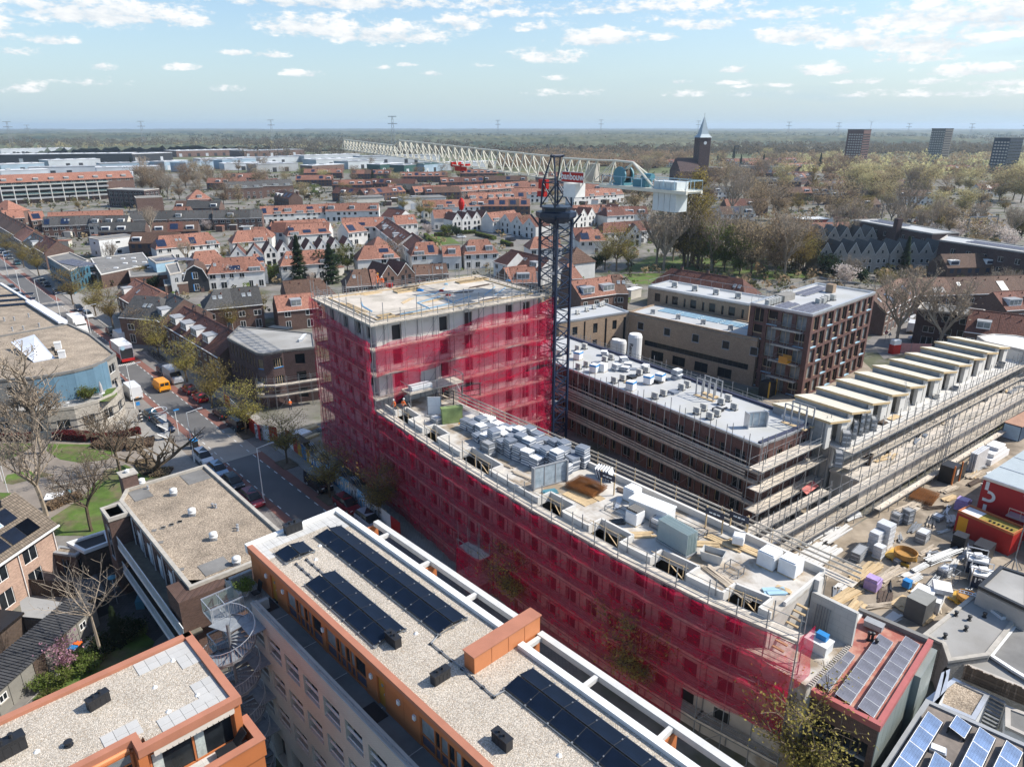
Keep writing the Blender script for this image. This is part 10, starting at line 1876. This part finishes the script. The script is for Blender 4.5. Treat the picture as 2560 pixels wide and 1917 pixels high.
for i,(x0,y0,x1,z,d,wm,rm)in Ze(((-60,388,330,11,40,at,aY),(330,386,430,10,40,at,aY),(440,378,620,9,50,am,aY),(610,378,760,9,45,am,bt),(120,402,250,8,30,a4,aY),(250,410,400,8,25,bK,bt),(240,420,400,7,20,a4,aY),(410,405,470,9,18,bK,aY),(465,408,533,9,22,bK,bK),(555,402,640,9,22,bK,bK),(500,398,640,8,24,a4,aY),(650,395,760,7,30,a4,bt),(560,410,700,7,20,a4,aY),(640,412,745,8,22,bt,bt),(0,428,120,8,20,a4,aY),(70,420,250,7,22,a4,bt),(0,412,110,8,24,bK,aY),(790,400,900,8,30,a4,aY),(950,412,1010,8,18,cC,aY),(1010,414,1060,8,18,cC,bt),(1060,412,1110,8,18,bK,cC),(780,415,860,7,20,am,aY),(870,405,960,8,26,a4,bt),(1110,408,1240,8,24,a4,aY),(760,390,900,8,30,a4,aY),(900,392,1100,9,30,a4,bt),(150,436,330,7,14,a4,aY),(0,374,180,9,30,a4,aY),(1010,498,1115,6,14,aX,aC),(860,497,960,5,12,a7,aC))):
 dI(x0,y0,x1,z,d,wm,rm,'%s industrial hall with %s roof, %s in order from the far left edge'%({at:'dark glazed',am:'brick',a4:'pale',bK:'blue grey',bt:'grey',cC:'dark green',aX:'white',a7:'cream'}[wm],{aY:'white',bt:'grey',bK:'blue grey',cC:'green',aC:'dark'}[rm],a6(i)))
cx,cy=150,590;t=ab('church','brick church tower with pale pointed spire rising above the horizon','church',(cx,cy,0),.25)
b=MB();b.box(-4.6,4.6,-4.6,4.6,0,37);b.aa('tower',aK,t);b=MB()
for p,q in(((-5.2,-5.2),(5.2,-5.2)),((5.2,-5.2),(5.2,5.2)),((5.2,5.2),(-5.2,5.2)),((-5.2,5.2),(-5.2,-5.2))):b.face([(*p,37),(*q,37),(q[0]*.62,q[1]*.62,39.5),(p[0]*.62,p[1]*.62,39.5)]);b.face([(p[0]*.62,p[1]*.62,39.5),(q[0]*.62,q[1]*.62,39.5),(0,0,53)])
b.aa('spire',mat('pale slate spire',(.36,.43,.46),.5,.08),t);MB().ad((0,0,52),(0,0,55),.1).aa('cross',at,t)
for s in(0,1):b=MB();b.ad((0,0,0),(0,-.1,0),1.3,16);aj('clock_face',b.mesh('clock_face',au),t,(0,-4.6,33)if s==0 else(4.6,0,33),HP*s)
b=MB();b.box(-22,-4.6,-9,9,0,12);b.quad((-22,-9.4,12),(-4.6,-9.4,12),(-4.6,0,22),(-22,0,22));b.quad((-4.6,9.4,12),(-22,9.4,12),(-22,0,22),(-4.6,0,22));b.face([(-22,9,12),(-22,-9,12),(-22,0,21.8)]);b.aa('nave',aK,t)
def cD(px,d,w,dp,h,m,ae,rz,wm=aM,fl=3.0):
 u=(px-1280)/FPX;y=d;x=u*(d*Zq.cos(PITCH)+CAMZ*Zq.sin(PITCH));t=ab('high_rise',ae,'building',(x,y,0),rz);MB().box(-w/2,w/2,-dp/2,dp/2,0,h).aa('wall',m,t);MB().box(-w/2-.3,w/2+.3,-dp/2-.3,dp/2+.3,h,h+.8).aa('roof',at,t)
 for k in Zr(int(h/fl)-1):
  for i in Zr(int(w/3)):aj('window',ai('hbw',lambda:MB().box(-1.0,1.0,-.12,0,0,1.5).mesh('window',a5)),t,(-w/2+1.6+i*3,-dp/2,2+k*fl))
  for i in Zr(int(dp/3)):aj('window',ai('hbw2',lambda:MB().box(-.12,0,-1.0,1.0,0,1.5).mesh('window',wm)),t,(-w/2,-dp/2+1.6+i*3,2+k*fl))
cD(2136,950,22,20,41,bD,'dark red tower block on the right horizon, leftmost of three',.75);cD(2341,1000,20,18,42,mat('brown grey tower',(.14,.13,.12),.8,.1),'brown grey tower block on the right horizon, middle of three',.6,au);cD(2504,780,24,16,33.5,bF,'dark banded tower block at the right horizon, rightmost',.5,au)
ob=Fr(W(1745,418,11),W(1803,420,11));aA('office_block','dark brick flat roofed school block below the church tower','building',ob,[(0,0),(ob.L,0),(ob.L,14),(0,14)],11,bD,aC,((1,1.5),(4.2,1.5),(7.5,1.5)),1.4,4,'d');ob=Fr(W(1860,416,10),W(1960,418,10));aA('flat_block','grey green banded flats right of the school block','building',ob,[(0,0),(ob.L,0),(ob.L,12),(0,12)],10,aq,aC,((.8,1.6),(3.8,1.6),(6.9,1.6)),2.4,4,'w')
ob=Fr(Wt(6,300,515,6),Wt(6,540,510,6));aA('brick_house','red panelled flat roofed house with three white windows left of the grey gables','house',ob,[(0,0),(ob.L,0),(ob.L,8),(0,8)],6,mat('red panels',(.28,.06,.045),.7,.1),au,((3.6,1.6),),1.8,4.4,'w',.2,au)
def dD(px,d,h,ae):
 u=(px-1280)/FPX;x=u*(d*Zq.cos(PITCH)+CAMZ*Zq.sin(PITCH));t=ab('pylon',ae,'pylon',(x,d,0),-Zq.atan2(x,d));b=MB();w=h*.07
 for s in(-1,1):
  for q in(-1,1):b.ad((s*w,q*w,0),(s*w*.25,q*w*.25,h),.35,3)
 for k in Zr(7):z0,z1=h*k/7,h*(k+1)/7;a0,a1=w*(1-.75*k/7),w*(1-.75*(k+1)/7);b.ad((-a0,-a0,z0),(a1,-a1,z1),.22,3);b.ad((a0,-a0,z0),(-a1,-a1,z1),.22,3)
 b.aa('lattice',mat('pylon grey',(.22,.25,.27),.6,.1),t)
 for k,ww in((.78,9),(.98,8)):MB().box(-ww,ww,-.3,.3,h*k,h*k+1.2).aa('cross_arm',MATS['pylon grey'],t)
for i,(px,d,h)in Ze(((31,1700,56),(75,2500,50),(361,1900,58),(683,2000,62),(985,1450,64),(1245,2600,66),(1501,2700,68),(1743,2900,66),(1968,2600,60),(2092,2700,58),(2267,2700,56),(2423,2500,54),(2555,2000,48))):dD(px,d,h,'grey electricity pylon on the horizon, %s from the left'%ORD[i])
x=(2182-1280)/FPX*2900;t=ab('wind_turbine','small white wind turbine on the right horizon','wind turbine',(x,3100,0),-.2);MB().ad((0,0,0),(0,0,62),1.6,6,.9).aa('tower',af,t)
for k in Zr(3):a=.5+k*2.094;MB().ad((0,-2,62),(24*Zq.cos(a),-2,62+24*Zq.sin(a)),.9,4,.2).aa('blade',af,t)
for i,(x0,y0,x1,h)in Ze(((400,290,570,7),(1000,380,1200,8),(1745,490,1990,9),(0,215,70,7))):
 f=Fr(Wt(6,x0,y0,h),Wt(6,x1,y0-6,h));t=f.ab('railway_gantry','pale railway gantry spanning the tracks, %s from the left edge'%['second','third','fourth','first'][i],'gantry','railway gantries')
 for xx in(0,f.L):MB().box(xx-.2,xx+.2,-.2,.2,0,h).aa('post',ak,t)
 MB().box(0,f.L,-.25,.25,h-.5,h).aa('beam',ak,t)
aN('railway',[(6,-200,300),(6,700,330),(6,1500,420),(6,2400,560),(6,2400,680),(6,1500,520),(6,600,400),(6,-200,340)],.015,mat('railway ballast',(.15,.13,.11),.95,.2,.3));aN('car_park',[(6,1150,430),(6,1900,470),(6,2000,620),(6,1650,640),(6,1100,520)],.03,cO)
def bY(n,x0,x1,y0,y1,keys,s0,s1,ae,ah):
 for i in Zr(n):
  px=FR.uniform(x0,x1);f=FR.random();py=y0+(y1-y0)*f;ay(PR[FR.choice(keys)],W(px,py,0),ae+', %s of the group'%a6(i),ah,FR.uniform(s0,s1))
bY(46,1800,2560,425,560,('pal0','brn0','brn1','bare0','bud0'),1.0,1.7,'spring tree in the belt beyond the railway','trees beyond the railway');bY(24,1500,1960,440,560,('bare0','bare1','brn0','brn1'),1.0,1.5,'bare tree in the wood behind the ballast blocks','trees behind the ballast blocks');bY(26,350,660,425,500,('brn0','brn1','bare0'),.9,1.3,'brown tree near the hipped orange house','trees near the hipped house');bY(40,640,1400,420,500,('bud0','bud1','brn0','pal0','grn0'),.55,1.0,'garden tree among the distant roofs','garden trees among the distant roofs');bY(24,2080,2560,560,640,('bare0','bare1','brn0','wht','bud1'),.8,1.2,'tree beside the car park','trees beside the car park');bY(24,250,1100,600,720,('bush','bud0','wht','dbush','bare1'),.35,.7,'small garden tree between the white terraces','garden trees between the terraces');bY(22,1600,2100,395,430,('pal0','brn0','con0','pal1'),1.0,1.5,'tree near the church','trees near the church');bY(16,2150,2560,690,760,('bare0','bush','wht','bud0'),.4,.7,'garden tree at the right edge','garden trees at the right')
CRn=random.Random(33)
for i in Zr(60):
 x=CRn.uniform(-24,26);y=CRn.uniform(-22,-5.8)
 if x>2 and y<-12:x-=22
 if x<-18 and y<-17:continue
 mt,nm=CRn.choice(((ak,'steel tube'),(aG,'weathered board'),(an,'pale timber'),(ag,'black plastic'),(ap,'pale concrete'),(aq,'grey steel'),(au,'white panel'),(aD,'dark timber')))
 bj(G,x,y,.04,CRn.choice((4,6,8,10)),CRn.choice((1.2,1.8,2.4,3.4)),CRn.choice((.1,.16,.24)),mt,'small loose %s pile in the storage yard, %s of the scattered piles'%(nm,a6(i)),'scattered_pile','building material','scattered piles in the storage yard',CRn.uniform(-.6,.6),.25,CRn.choice((.06,.1)),'piece',layers=2)
for i in Zr(26):
 x=CRn.uniform(-22,-4);y=CRn.uniform(-4.2,2.2);mt,nm=CRn.choice(((ak,'steel tube'),(aG,'weathered board'),(an,'pale timber'),(au,'white panel'),(aD,'dark timber')))
 bj(G,x,y,.1,CRn.choice((5,8,10)),CRn.choice((1.6,2.6,4)),.18,mt,'small loose %s pile between wing and brick block, %s of these'%(nm,a6(i)),'scattered_pile','building material','scattered piles between wing and brick block',CRn.uniform(-.3,.3),.25,.08,'piece',layers=2)
for i in Zr(22):
 x=CRn.uniform(2,50);y=CRn.uniform(-3.0,-.2);mt,nm=CRn.choice(((ak,'steel tube'),(aG,'weathered board'),(an,'pale timber'),(bn,'grey board')))
 bj(G,x,y,4.42,CRn.choice((4,6)),CRn.choice((1.2,2.4)),.18,mt,'small %s pile on the lower concrete floor, %s along'%(nm,a6(i)),'scattered_pile','building material','scattered piles on the lower floor',CRn.uniform(-.3,.3),.2,.07,'piece',layers=2)
hz=MB();hz.box(-9500,9500,-150,14200,-1.5,90);m=bpy.data.materials.new('haze');m.use_nodes=True;nt=m.node_tree;nt.nodes.remove(nt.nodes['Principled BSDF']);pv_=nt.nodes.new('ShaderNodeVolumePrincipled');pv_.inputs['Color'].default_value=(.68,.84,1,1);pv_.inputs['Density'].default_value=.00009;pv_.inputs['Anisotropy'].default_value=.2;nt.links.new(pv_.outputs[0],nt.nodes['Material Output'].inputs['Volume'])
o=hz.aa('haze',m);o['kind']='stuff'
